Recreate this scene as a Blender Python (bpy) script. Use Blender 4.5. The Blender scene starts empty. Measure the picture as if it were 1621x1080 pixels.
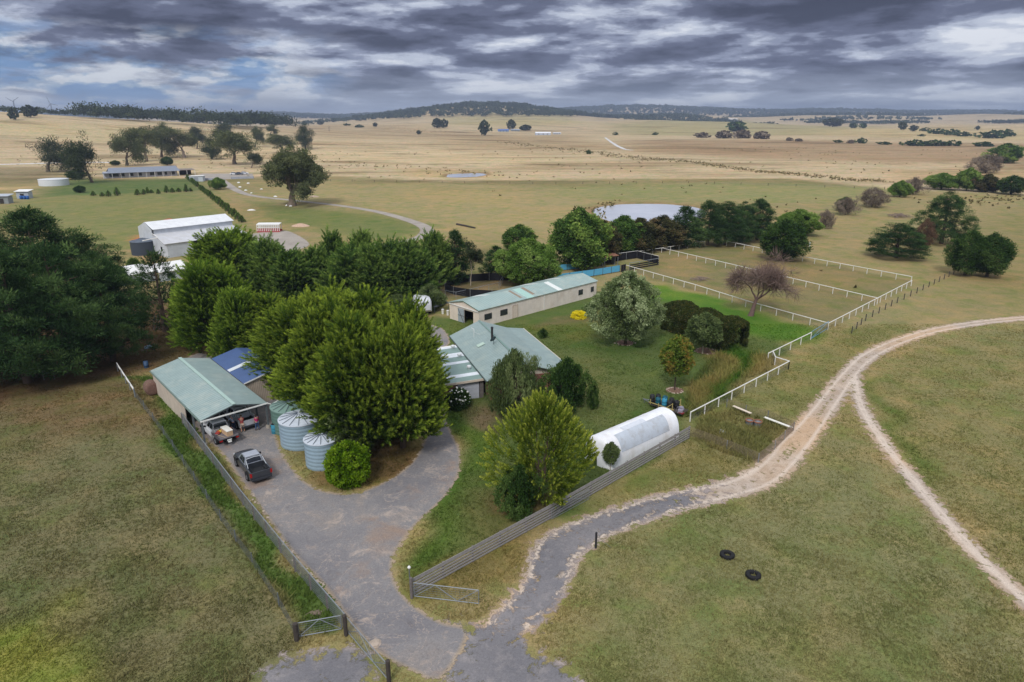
import bpy, math, random
import numpy as np
from mathutils import Vector, Matrix
random.seed(7)
SC = bpy.context.scene
COL = SC.collection
# ---------------------------------------------------------------- camera
CAM_H = 30.0
PITCH = math.atan(353 / 1080)
FPX = 1080.0
cam_d = bpy.data.cameras.new('camera')
cam_d.sensor_width = 36.0
cam_d.lens = 36.0 * FPX / 1621.0
cam_d.clip_start = 0.5
cam_d.clip_end = 60000
cam = bpy.data.objects.new('camera', cam_d)
COL.objects.link(cam)
cam.location = (0, 0, CAM_H)
cam.rotation_euler = (math.pi / 2 - PITCH, 0, 0)
SC.camera = cam
# ---------------------------------------------------------------- sky and sun
SUN_EL, SUN_AZ = math.radians(46), math.radians(-163)      # azimuth clockwise from +Y
EXPOSURE = 0.0
W = bpy.data.worlds.new('World')
SC.world = W
W.use_nodes = True
wn = W.node_tree.nodes
wl = W.node_tree.links
wn.clear()

def nd(tree_nodes, typ, **kw):
    n = tree_nodes.new(typ)
    for k, v in kw.items():
        setattr(n, k, v)
    return n

def wmath(op, a, b=None, c=None, clamp=False):
    n = nd(wn, 'ShaderNodeMath', operation=op, use_clamp=clamp)
    for i, s in enumerate((a, b, c)):
        if s is None:
            continue
        if isinstance(s, (int, float)):
            n.inputs[i].default_value = s
        else:
            wl.new(s, n.inputs[i])
    return n.outputs[0]

def wramp(fac, stops, interp='EASE'):
    n = nd(wn, 'ShaderNodeValToRGB')
    n.color_ramp.interpolation = interp
    el = n.color_ramp.elements
    while len(el) < len(stops):
        el.new(0.5)
    for e, (p, c) in zip(el, stops):
        e.position = p
        e.color = (*c, 1) if len(c) == 3 else c
    wl.new(fac, n.inputs[0])
    return n.outputs[0]

def wmix(fac, a, b):
    n = nd(wn, 'ShaderNodeMix', data_type='RGBA')
    for s, k in ((fac, 0), (a, 6), (b, 7)):
        if isinstance(s, (int, float)):
            n.inputs[k].default_value = s
        elif isinstance(s, tuple):
            n.inputs[k].default_value = (*s, 1)
        else:
            wl.new(s, n.inputs[k])
    return n.outputs[2]

def wnoise(vec, scale, detail=8, rough=0.55, dist=0.0):
    n = nd(wn, 'ShaderNodeTexNoise')
    n.inputs['Scale'].default_value = scale
    n.inputs['Detail'].default_value = detail
    n.inputs['Roughness'].default_value = rough
    n.inputs['Distortion'].default_value = dist
    wl.new(vec, n.inputs['Vector'])
    return n.outputs[0]

def S(r, g, b):
    f = lambda c: (c / 255 / 12.92) if c <= 10 else ((c / 255 + 0.055) / 1.055) ** 2.4
    return (f(r), f(g), f(b))

tc = nd(wn, 'ShaderNodeTexCoord')
sep = nd(wn, 'ShaderNodeSeparateXYZ')
wl.new(tc.outputs['Generated'], sep.inputs[0])
DX, DY, DZ = sep.outputs
zc_ = wmath('MAXIMUM', DZ, 0.0)
den = wmath('ADD', zc_, 0.11)
px_ = wmath('DIVIDE', DX, den)
py_ = wmath('DIVIDE', DY, den)
cmb = nd(wn, 'ShaderNodeCombineXYZ')
wl.new(px_, cmb.inputs[0]); wl.new(py_, cmb.inputs[1])
PV = cmb.outputs[0]
sky = nd(wn, 'ShaderNodeTexSky', sky_type='NISHITA')
sky.sun_disc = False
sky.sun_elevation = SUN_EL
sky.sun_rotation = SUN_AZ
sky.air_density = 1.0
sky.dust_density = 0.4
skyc = nd(wn, 'ShaderNodeVectorMath', operation='SCALE')
wl.new(sky.outputs[0], skyc.inputs[0])
skyc.inputs[3].default_value = 0.062
n1 = wnoise(PV, 0.85, 4, 0.52, 0.2)
mp = nd(wn, 'ShaderNodeMapping'); mp.inputs['Scale'].default_value = (8.0, 8.0, 34.0)
wl.new(tc.outputs['Generated'], mp.inputs['Vector'])
n2 = wnoise(mp.outputs[0], 1.0, 9, 0.62, 0.15)
cl = wmath('ADD', wmath('MULTIPLY', n1, 0.60), wmath('MULTIPLY', n2, 0.40))
deck = wramp(cl, [(0.385, S(236, 240, 248)), (0.435, S(196, 204, 221)), (0.475, S(142, 150, 174)), (0.515, S(96, 102, 126)), (0.60, S(58, 62, 82))])
# near the horizon the layer is seen edge-on: paler and flatter
low = wmath('SUBTRACT', 1.0, wmath('DIVIDE', zc_, 0.062, clamp=True), clamp=True)
farcol = wramp(cl, [(0.42, S(236, 241, 248)), (0.50, S(198, 208, 224)), (0.62, S(148, 159, 182))])
deck = wmix(wmath('MULTIPLY', low, 0.8), deck, farcol)
# the layer is broken towards the left: blue sky with white cumulus
az = wmath('ADD', wmath('MULTIPLY', DX, -1.0), -0.20)
gap = wmath('MULTIPLY', wmath('MULTIPLY', az, 4.0, clamp=True), wmath('SUBTRACT', 1.0, wmath('MULTIPLY', wmath('ABSOLUTE', wmath('SUBTRACT', zc_, 0.052)), 17.0, clamp=True), clamp=True))
n3 = wmath('ADD', wmath('MULTIPLY', wnoise(PV, 0.75, 4, 0.5, 0.2), 0.6), wmath('MULTIPLY', n2, 0.4))
hole = wmath('MULTIPLY', wmath('MULTIPLY', gap, 2.5, clamp=True), wmath('MULTIPLY', wmath('SUBTRACT', 0.56, n3), 14.0, clamp=True), clamp=True)
mp2 = nd(wn, 'ShaderNodeMapping'); mp2.inputs['Scale'].default_value = (13, 13, 38.0)
wl.new(tc.outputs['Generated'], mp2.inputs['Vector'])
cum = wramp(wnoise(mp2.outputs[0], 1.0, 8, 0.55), [(0.44, S(92, 146, 204)), (0.50, S(170, 194, 222)), (0.56, S(240, 244, 250))])
blue = nd(wn, 'ShaderNodeMix', data_type='RGBA')
blue.inputs[0].default_value = 0.12
wl.new(cum, blue.inputs[6]); wl.new(skyc.outputs[0], blue.inputs[7])
deck = wmix(wmath('MULTIPLY', hole, 0.8), deck, blue.outputs[2])
# overcast vault: thicker cloud is lit from above, brighter towards the zenith
hi = wmath('MULTIPLY', wmath('SUBTRACT', zc_, 0.20), 2.2, clamp=True)
vault = wmix(wmath('MULTIPLY', n1, 1.0), (0.92, 0.96, 1.05), (0.80, 0.83, 0.91))
deck = wmix(hi, deck, vault)
bg = nd(wn, 'ShaderNodeBackground')
bg.inputs['Strength'].default_value = 1.0
wl.new(deck, bg.inputs['Color'])
wo = nd(wn, 'ShaderNodeOutputWorld')
wl.new(bg.outputs[0], wo.inputs[0])
W.cycles.sampling_method = 'MANUAL'
W.cycles.sample_map_resolution = 512
sun_d = bpy.data.lights.new('sun', 'SUN')
sun_d.energy = 2.2
sun_d.angle = math.radians(12)
sun_d.color = (1.0, 0.965, 0.915)
sun = bpy.data.objects.new('sun', sun_d)
COL.objects.link(sun)
sd = Vector((math.sin(SUN_AZ) * math.cos(SUN_EL), math.cos(SUN_AZ) * math.cos(SUN_EL), math.sin(SUN_EL)))
sun.rotation_euler = sd.to_track_quat('Z', 'Y').to_euler()
sun.location = (0, -20, 90)
SC.view_settings.view_transform = 'Standard'
SC.view_settings.look = 'None'
SC.view_settings.gamma = 1.0
SC.view_settings.exposure = EXPOSURE
SC.view_settings.use_curve_mapping = False
SC.cycles.max_bounces = 6
SC.cycles.diffuse_bounces = 3
SC.cycles.glossy_bounces = 2
SC.cycles.transmission_bounces = 3
SC.cycles.transparent_max_bounces = 12
SC.cycles.volume_bounces = 0
SC.cycles.use_denoising = True

# ---------------------------------------------------------------- terrain height
def sstep(a, b, x):
    t = np.clip((x - a) / (b - a), 0, 1)
    return t * t * (3 - 2 * t)

def gau(x, y, cx, cy, sx, sy):
    return np.exp(-((x - cx) / sx) ** 2 - ((y - cy) / sy) ** 2)

def TH(x, y):
    x = np.asarray(x, float); y = np.asarray(y, float)
    k = sstep(430, 900, y)
    h = k * 46 * gau(x, y, -930, 1010, 500, 330)
    h = h + 7 * sstep(600, 2600, y) + 14 * sstep(2600, 5200, y)
    h = h + k * 27 * gau(x, y, 10, 1750, 290, 300)
    h = h + k * 13 * gau(x, y, 520, 2100, 420, 260)
    h = h + k * 10 * gau(x, y, 1500, 1700, 500, 300)
    h = h + 66 * gau(x, y, -170, 2900, 400, 480)
    h = h + 20 * gau(x, y, 500, 3100, 500, 350)
    h = h + 34 * gau(x, y, 1900, 3600, 1200, 420)
    rid = 30 + 20 * sstep(-2500, 2500, x) + 42 * np.exp(-((x - 1050) / 900) ** 2) + 5 * np.sin(x / 420 + 1) + 3.5 * np.sin(x / 170)
    h = h + rid * np.exp(-((y - 5700) / 900) ** 2)
    h = h + k * sstep(900, 1600, y) * (5.0 * np.sin(x / 260 + 1.3) * np.sin(y / 330) + 3.0 * np.sin(x / 140 + y / 400))
    h = h + k * (2.2 * np.sin(x / 130 + y / 210) * np.sin(y / 150) + 1.2 * np.sin(x / 71 - y / 97))
    return h

def ray(px, py):
    u = (px - 810.5) / FPX; v = (540 - py) / FPX
    c, s = math.cos(PITCH), math.sin(PITCH)
    return np.array((u, c + v * s, -s + v * c))

_T = np.geomspace(25, 11000, 1500)
def at(px, py, z=None):
    """point of the world seen at a pixel of the photograph, at height z or on the terrain"""
    d = ray(px, py)
    if z is None and d[2] < 0 and (0 - CAM_H) / d[2] * d[1] < 425:
        z = 0.0
    if z is not None:
        t = (z - CAM_H) / d[2]
        return np.array((d[0] * t, d[1] * t, z))
    P = d[None, :] * _T[:, None]
    f = CAM_H + P[:, 2] - TH(P[:, 0], P[:, 1])
    i = np.argmax(f < 0)
    if i == 0:
        i = len(_T) - 1
    a = f[i - 1] / (f[i - 1] - f[i])
    p = P[i - 1] * (1 - a) + P[i] * a
    return np.array((p[0], p[1], float(TH(p[0], p[1]))))

def hz(base, topy):
    """height of something standing at world point base whose top is seen at row topy"""
    x, y, z = base
    v0 = (540 - topy) / FPX
    c, s = math.cos(PITCH), math.sin(PITCH)
    k = (-s + v0 * c) / (c + v0 * s)
    return CAM_H + k * y - z

def depth(p):
    return p[1] * math.cos(PITCH) + (CAM_H - p[2]) * math.sin(PITCH)

# ---------------------------------------------------------------- objects
XF = {}
def thing(name, label, cat, loc=(0, 0, 0), rz=0.0, group=None):
    o = bpy.data.objects.new(name, None)
    COL.objects.link(o)
    o.empty_display_size = 0.3
    o.location = tuple(float(v) for v in loc); o.rotation_euler = (0, 0, rz)
    o['label'] = label; o['category'] = cat
    if group: o['group'] = group
    XF[o.name] = (np.array(loc, float), rz)
    return o

def tag(o, label=None, cat=None, group=None, kind=None):
    if label: o['label'] = label
    if cat: o['category'] = cat
    if group: o['group'] = group
    if kind: o['kind'] = kind
    return o

def raw_mesh(name, v, f, mats, mi=None, smooth=False, attrs=None):
    me = bpy.data.meshes.new(name)
    v = np.asarray(v, np.float32)
    me.vertices.add(len(v)); me.vertices.foreach_set('co', v.ravel())
    if isinstance(f, np.ndarray):
        n, k = f.shape
        me.loops.add(n * k); me.loops.foreach_set('vertex_index', f.ravel().astype(np.int32))
        me.polygons.add(n)
        me.polygons.foreach_set('loop_start', np.arange(0, n * k, k, dtype=np.int32))
        me.polygons.foreach_set('loop_total', np.full(n, k, np.int32))
    else:
        tot = [len(q) for q in f]; n = len(f)
        me.loops.add(sum(tot)); me.loops.foreach_set('vertex_index', np.concatenate([np.asarray(q) for q in f]).astype(np.int32))
        me.polygons.add(n)
        me.polygons.foreach_set('loop_start', np.concatenate([[0], np.cumsum(tot)[:-1]]).astype(np.int32))
        me.polygons.foreach_set('loop_total', np.array(tot, np.int32))
    if mi is not None and len(mats) > 1:
        me.polygons.foreach_set('material_index', np.asarray(mi, np.int32))
    me.polygons.foreach_set('use_smooth', np.full(n, bool(smooth)))
    for m in mats: me.materials.append(m)
    for nm, (dom, typ, arr) in (attrs or {}).items():
        at_ = me.attributes.new(nm, typ, dom)
        at_.data.foreach_set('color' if 'COLOR' in typ else 'value', np.asarray(arr, np.float32).ravel())
    me.update(calc_edges=True)
    return me

class MB:
    def __init__(s): s.v = []; s.f = []; s.m = []; s.n = 0
    def add(s, vs, fs, m=0):
        vs = np.asarray(vs, float)
        s.v.append(vs)
        for q in fs:
            s.f.append([i + s.n for i in q]); s.m.append(m)
        s.n += len(vs); return s
    BF = [(0, 3, 2, 1), (4, 5, 6, 7), (0, 1, 5, 4), (1, 2, 6, 5), (2, 3, 7, 6), (3, 0, 4, 7)]
    def box(s, x0, y0, z0, x1, y1, z1, m=0):
        return s.add([(x0, y0, z0), (x1, y0, z0), (x1, y1, z0), (x0, y1, z0), (x0, y0, z1), (x1, y0, z1), (x1, y1, z1), (x0, y1, z1)], MB.BF, m)
    def cbox(s, c, sx, sy, sz, rz=0, m=0, ry=0, rx=0):
        R = np.array((Matrix.Rotation(rz, 3, 'Z') @ Matrix.Rotation(ry, 3, 'Y') @ Matrix.Rotation(rx, 3, 'X')))
        p = np.array([(a * sx / 2, b * sy / 2, d * sz / 2) for d in (-1, 1) for a, b in ((-1, -1), (1, -1), (1, 1), (-1, 1))])
        return s.add(p @ R.T + np.array(c, float), MB.BF, m)
    def beam(s, p, q, w, h, m=0):
        p = np.array(p, float); q = np.array(q, float); d = q - p; L = np.linalg.norm(d); d = d / L
        up = np.array((0, 0, 1.0)) if abs(d[2]) < 0.98 else np.array((1.0, 0, 0))
        a = np.cross(d, up); a /= np.linalg.norm(a); b = np.cross(a, d)
        vs = [c + a * i * w / 2 + b * j * h / 2 for c in (p, q) for i, j in ((-1, -1), (1, -1), (1, 1), (-1, 1))]
        return s.add(vs, MB.BF, m)
    def tube(s, pts, r, n=8, m=0, cap=True):
        pts = [np.array(p, float) for p in pts]
        rs = r if isinstance(r, (list, tuple)) else [r] * len(pts)
        vs = []
        for i, p in enumerate(pts):
            d = pts[min(i + 1, len(pts) - 1)] - pts[max(i - 1, 0)]
            d = d / (np.linalg.norm(d) + 1e-9)
            up = np.array((0, 0, 1.0)) if abs(d[2]) < 0.95 else np.array((1.0, 0, 0))
            a = np.cross(d, up); a /= np.linalg.norm(a); b = np.cross(a, d)
            for k in range(n):
                t = 2 * math.pi * k / n
                vs.append(p + rs[i] * (a * math.cos(t) + b * math.sin(t)))
        fs = []
        for i in range(len(pts) - 1):
            for k in range(n):
                k2 = (k + 1) % n
                fs.append((i * n + k, i * n + k2, (i + 1) * n + k2, (i + 1) * n + k))
        if cap:
            fs.append(tuple(range(n - 1, -1, -1))); fs.append(tuple((len(pts) - 1) * n + k for k in range(n)))
        return s.add(vs, fs, m)
    def lathe(s, prof, c=(0, 0, 0), n=32, m=0, lump=0.0):
        vs = []
        for r, z in prof:
            for k in range(n):
                t = 2 * math.pi * k / n
                vs.append((c[0] + r * math.cos(t), c[1] + r * math.sin(t), c[2] + z))
        fs = []
        for i in range(len(prof) - 1):
            for k in range(n):
                k2 = (k + 1) % n
                fs.append((i * n + k, i * n + k2, (i + 1) * n + k2, (i + 1) * n + k))
        return s.add(vs, fs, m)
    def loft(s, rings, m=0, cap=True):
        n = len(rings[0]); vs = [p for r in rings for p in r]; fs = []
        for i in range(len(rings) - 1):
            for k in range(n):
                k2 = (k + 1) % n
                fs.append((i * n + k, i * n + k2, (i + 1) * n + k2, (i + 1) * n + k))
        if cap:
            fs.append(tuple(range(n - 1, -1, -1))); fs.append(tuple((len(rings) - 1) * n + k for k in range(n)))
        return s.add(vs, fs, m)
    def slab(s, pts, th=0.05, m=0):
        p = np.array(pts, float); n = len(p); q = p - np.array((0, 0, th))
        fs = [tuple(range(n)), tuple(range(2 * n - 1, n - 1, -1))]
        for k in range(n):
            k2 = (k + 1) % n
            fs.append((k, k + n, k2 + n, k2))
        return s.add(np.vstack([p, q]), fs, m)
    def wall(s, pts2, a, b, th=0.1, m=0):
        """vertical wall from a to b (xy) with outline pts2 given as (u along, z)"""
        a = np.array(a, float); b = np.array(b, float); d = (b - a) / np.linalg.norm(b - a); nn = np.array((-d[1], d[0])) * th
        f0 = [(a[0] + d[0] * u, a[1] + d[1] * u, z) for u, z in pts2]
        f1 = [(x + nn[0], y + nn[1], z) for x, y, z in f0]
        n = len(f0); fs = [tuple(range(n)), tuple(range(2 * n - 1, n - 1, -1))]
        for k in range(n):
            k2 = (k + 1) % n
            fs.append((k, k + n, k2 + n, k2))
        return s.add(f0 + f1, fs, m)
    def build(s, name, mats, parent=None, smooth=False, world=False):
        if not isinstance(mats, (list, tuple)): mats = [mats]
        v = np.vstack(s.v)
        if parent is not None:
            loc, rz = XF[parent.name]
            if world:
                v = v - loc
                c, si = math.cos(-rz), math.sin(-rz)
                v = np.stack([v[:, 0] * c - v[:, 1] * si, v[:, 0] * si + v[:, 1] * c, v[:, 2]], 1)
        me = raw_mesh(name, v, s.f, mats, s.m, smooth)
        o = bpy.data.objects.new(name, me)
        COL.objects.link(o)
        if parent is not None:
            o.parent = parent; XF[o.name] = XF[parent.name]
        return o

def kids(o): return [c for c in bpy.data.objects if c.parent == o]
def dup(o, loc=None, rz=None, label=None, scale=None, parent=None, tree=None):
    if tree is None:
        tree = {}
        for c in bpy.data.objects:
            if c.parent: tree.setdefault(c.parent.name, []).append(c)
    c = o.copy(); COL.objects.link(c)
    if parent is not None: c.parent = parent
    if loc is not None: c.location = tuple(float(v) for v in loc)
    if rz is not None: c.rotation_euler = (0, 0, rz)
    if label: c['label'] = label
    if scale: c.scale = scale
    for ch in tree.get(o.name, []): dup(ch, parent=c, tree=tree)
    return c

# ---------------------------------------------------------------- materials
class NT:
    def __init__(s, name):
        s.mat = bpy.data.materials.new(name); s.mat.use_nodes = True
        s.t = s.mat.node_tree; s.n = s.t.nodes; s.l = s.t.links; s.n.clear()
        s.out = s.n.new('ShaderNodeOutputMaterial')
    def node(s, typ, ins=None, **kw):
        n = s.n.new(typ)
        for k, v in kw.items(): setattr(n, k, v)
        for k, v in (ins or {}).items():
            if hasattr(v, 'is_linked') or hasattr(v, 'links'): s.l.new(v, n.inputs[k])
            elif isinstance(v, tuple) and len(v) == 3 and n.inputs[k].type == 'RGBA': n.inputs[k].default_value = (*v, 1)
            else: n.inputs[k].default_value = v
        return n
    def math(s, op, a, b=0.0, clamp=False):
        return s.node('ShaderNodeMath', {0: a, 1: b}, operation=op, use_clamp=clamp).outputs[0]
    def mix(s, f, a, b, blend='MIX'):
        return s.node('ShaderNodeMix', {0: f, 6: a, 7: b}, data_type='RGBA', blend_type=blend).outputs[2]
    def noise(s, scale, detail=4, rough=0.55, vec=None, dist=0.0):
        ins = {'Scale': scale, 'Detail': detail, 'Roughness': rough, 'Distortion': dist}
        if vec is not None: ins['Vector'] = vec
        return s.node('ShaderNodeTexNoise', ins).outputs[0]
    def ramp(s, fac, stops, interp='LINEAR'):
        n = s.node('ShaderNodeValToRGB', {0: fac}); n.color_ramp.interpolation = interp
        el = n.color_ramp.elements
        while len(el) < len(stops): el.new(0.5)
        for e, (p, c) in zip(el, stops):
            e.position = p; e.color = (*c, 1) if isinstance(c, tuple) else (c, c, c, 1)
        return n.outputs[0]
    def pos(s): return s.node('ShaderNodeNewGeometry').outputs['Position']
    def surf(s, sock): s.l.new(sock, s.out.inputs['Surface'])
    def pbsdf(s, col, rough=0.7, metal=0.0, normal=None, **ins):
        d = {'Base Color': col, 'Roughness': rough, 'Metallic': metal}
        if normal is not None: d['Normal'] = normal
        d.update(ins)
        return s.node('ShaderNodeBsdfPrincipled', d).outputs[0]

_mats = {}
def mat(name, col, rough=0.7, metal=0.0, var=0.12, scale=3.0, bump=0.0, stain=None, stain_amt=0.35, spec=0.3):
    if name in _mats: return _mats[name]
    t = NT(name); P = t.pos()
    n = t.noise(scale, 5, 0.6, P)
    v = t.ramp(n, [(0.25, 1 - var), (0.75, 1 + var * 0.6)])
    c = t.mix(1.0, col, v, 'MULTIPLY')
    if stain:
        m = t.ramp(t.noise(scale * 0.35, 6, 0.65, P), [(0.48, 0.0), (0.68, stain_amt)])
        c = t.mix(m, c, stain)
    nm = None
    if bump:
        nm = t.node('ShaderNodeBump', {'Strength': bump, 'Distance': 0.03, 'Height': n}).outputs[0]
    t.surf(t.pbsdf(c, rough, metal, nm, **{'Specular IOR Level': spec}))
    _mats[name] = t.mat
    return t.mat

def ribbed(name, col, ang, pitch=0.19, rough=0.45, depth=0.25, stain=None, stain_amt=0.3, vertical=False, sheet=0.76, metal=0.0):
    """corrugated or ribbed sheet; ribs run along heading ang (radians), or stand upright on a wall running along ang"""
    t = NT(name); P = t.pos()
    d = (math.cos(ang), math.sin(ang), 0) if vertical else (-math.sin(ang), math.cos(ang), 0)
    u = t.node('ShaderNodeVectorMath', {0: P, 1: d}, operation='DOT_PRODUCT').outputs['Value']
    w = t.math('SINE', t.math('MULTIPLY', u, 2 * math.pi / pitch))
    lap = t.math('PINGPONG', u, sheet / 2)
    lapm = t.ramp(t.math('DIVIDE', lap, sheet / 2), [(0.0, 0.86), (0.06, 1.0)])
    ww = t.math('ADD', t.math('MULTIPLY', w, 0.5), 0.5)
    v = t.ramp(ww, [(0.0, 1 - depth), (0.6, 1.0)])  # rib troughs darkened in the colour, as shade between ribs
    n = t.noise(0.9, 6, 0.65, P)
    c = t.mix(1.0, col, v, 'MULTIPLY')
    c = t.mix(1.0, c, lapm, 'MULTIPLY')
    c = t.mix(1.0, c, t.ramp(n, [(0.3, 0.86), (0.7, 1.06)]), 'MULTIPLY')
    if stain: c = t.mix(t.ramp(t.noise(0.5, 7, 0.7, P), [(0.5, 0.0), (0.7, stain_amt)]), c, stain)
    nm = t.node('ShaderNodeBump', {'Strength': 0.5, 'Distance': 0.02, 'Height': w}).outputs[0]
    t.surf(t.pbsdf(c, rough, metal, nm, **{'Specular IOR Level': 0.35}))
    return t.mat

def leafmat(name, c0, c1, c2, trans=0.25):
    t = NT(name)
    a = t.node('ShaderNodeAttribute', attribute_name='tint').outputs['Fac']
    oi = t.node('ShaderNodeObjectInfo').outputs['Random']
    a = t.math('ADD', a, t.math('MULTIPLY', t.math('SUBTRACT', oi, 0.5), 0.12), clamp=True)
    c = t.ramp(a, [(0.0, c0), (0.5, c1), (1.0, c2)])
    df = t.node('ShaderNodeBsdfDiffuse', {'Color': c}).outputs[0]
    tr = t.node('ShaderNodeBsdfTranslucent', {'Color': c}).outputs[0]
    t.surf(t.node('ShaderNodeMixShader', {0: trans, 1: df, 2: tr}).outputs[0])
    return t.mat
# ================================================================ GROUND
def gp(pxs):
    """ground outline from points of the photograph"""
    return np.array([at(*p)[:2] for p in pxs])

def sdf_poly(P, V):
    """signed distance (positive inside) of points P (n,2) to polygon V"""
    n = len(V); d2 = np.full(len(P), 1e18); ins = np.zeros(len(P), bool)
    for i in range(n):
        a = V[i]; b = V[(i + 1) % n]; e = b - a; w = P - a
        t = np.clip((w @ e) / (e @ e + 1e-12), 0, 1)
        q = w - t[:, None] * e
        d2 = np.minimum(d2, (q ** 2).sum(1))
        c = ((a[1] <= P[:, 1]) != (b[1] <= P[:, 1]))
        xi = a[0] + (P[:, 1] - a[1]) * (b[0] - a[0]) / (b[1] - a[1] + 1e-12)
        ins ^= c & (P[:, 0] < xi)
    d = np.sqrt(d2)
    return np.where(ins, d, -d)

def sdf_path(P, V, hw):
    """half width minus distance to a polyline with varying half width"""
    best = np.full(len(P), -1e9)
    for i in range(len(V) - 1):
        a = V[i]; b = V[i + 1]; e = b - a; w = P - a
        t = np.clip((w @ e) / (e @ e + 1e-12), 0, 1)
        q = w - t[:, None] * e
        best = np.maximum(best, hw[i] * (1 - t) + hw[i + 1] * t - np.sqrt((q ** 2).sum(1)))
    return best

def smooth_path(V, hw, k=6):
    V = np.array(V, float); hw = np.array(hw, float); o = []; h = []
    for i in range(len(V) - 1):
        p0 = V[max(i - 1, 0)]; p1 = V[i]; p2 = V[i + 1]; p3 = V[min(i + 2, len(V) - 1)]
        for j in range(k):
            t = j / k
            o.append(0.5 * (2 * p1 + (p2 - p0) * t + (2 * p0 - 5 * p1 + 4 * p2 - p3) * t * t + (3 * p1 - p0 - 3 * p2 + p3) * t ** 3))
            h.append(hw[i] * (1 - t) + hw[i + 1] * t)
    o.append(V[-1]); h.append(hw[-1])
    return np.array(o), np.array(h)

def smooth_poly(V, k=5):
    n = len(V); o = []
    for i in range(n):
        p0, p1, p2, p3 = V[i - 1], V[i], V[(i + 1) % n], V[(i + 2) % n]
        for j in range(k):
            t = j / k
            o.append(0.5 * (2 * p1 + (p2 - p0) * t + (2 * p0 - 5 * p1 + 4 * p2 - p3) * t * t + (3 * p1 - p0 - 3 * p2 + p3) * t ** 3))
    return np.array(o)

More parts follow.
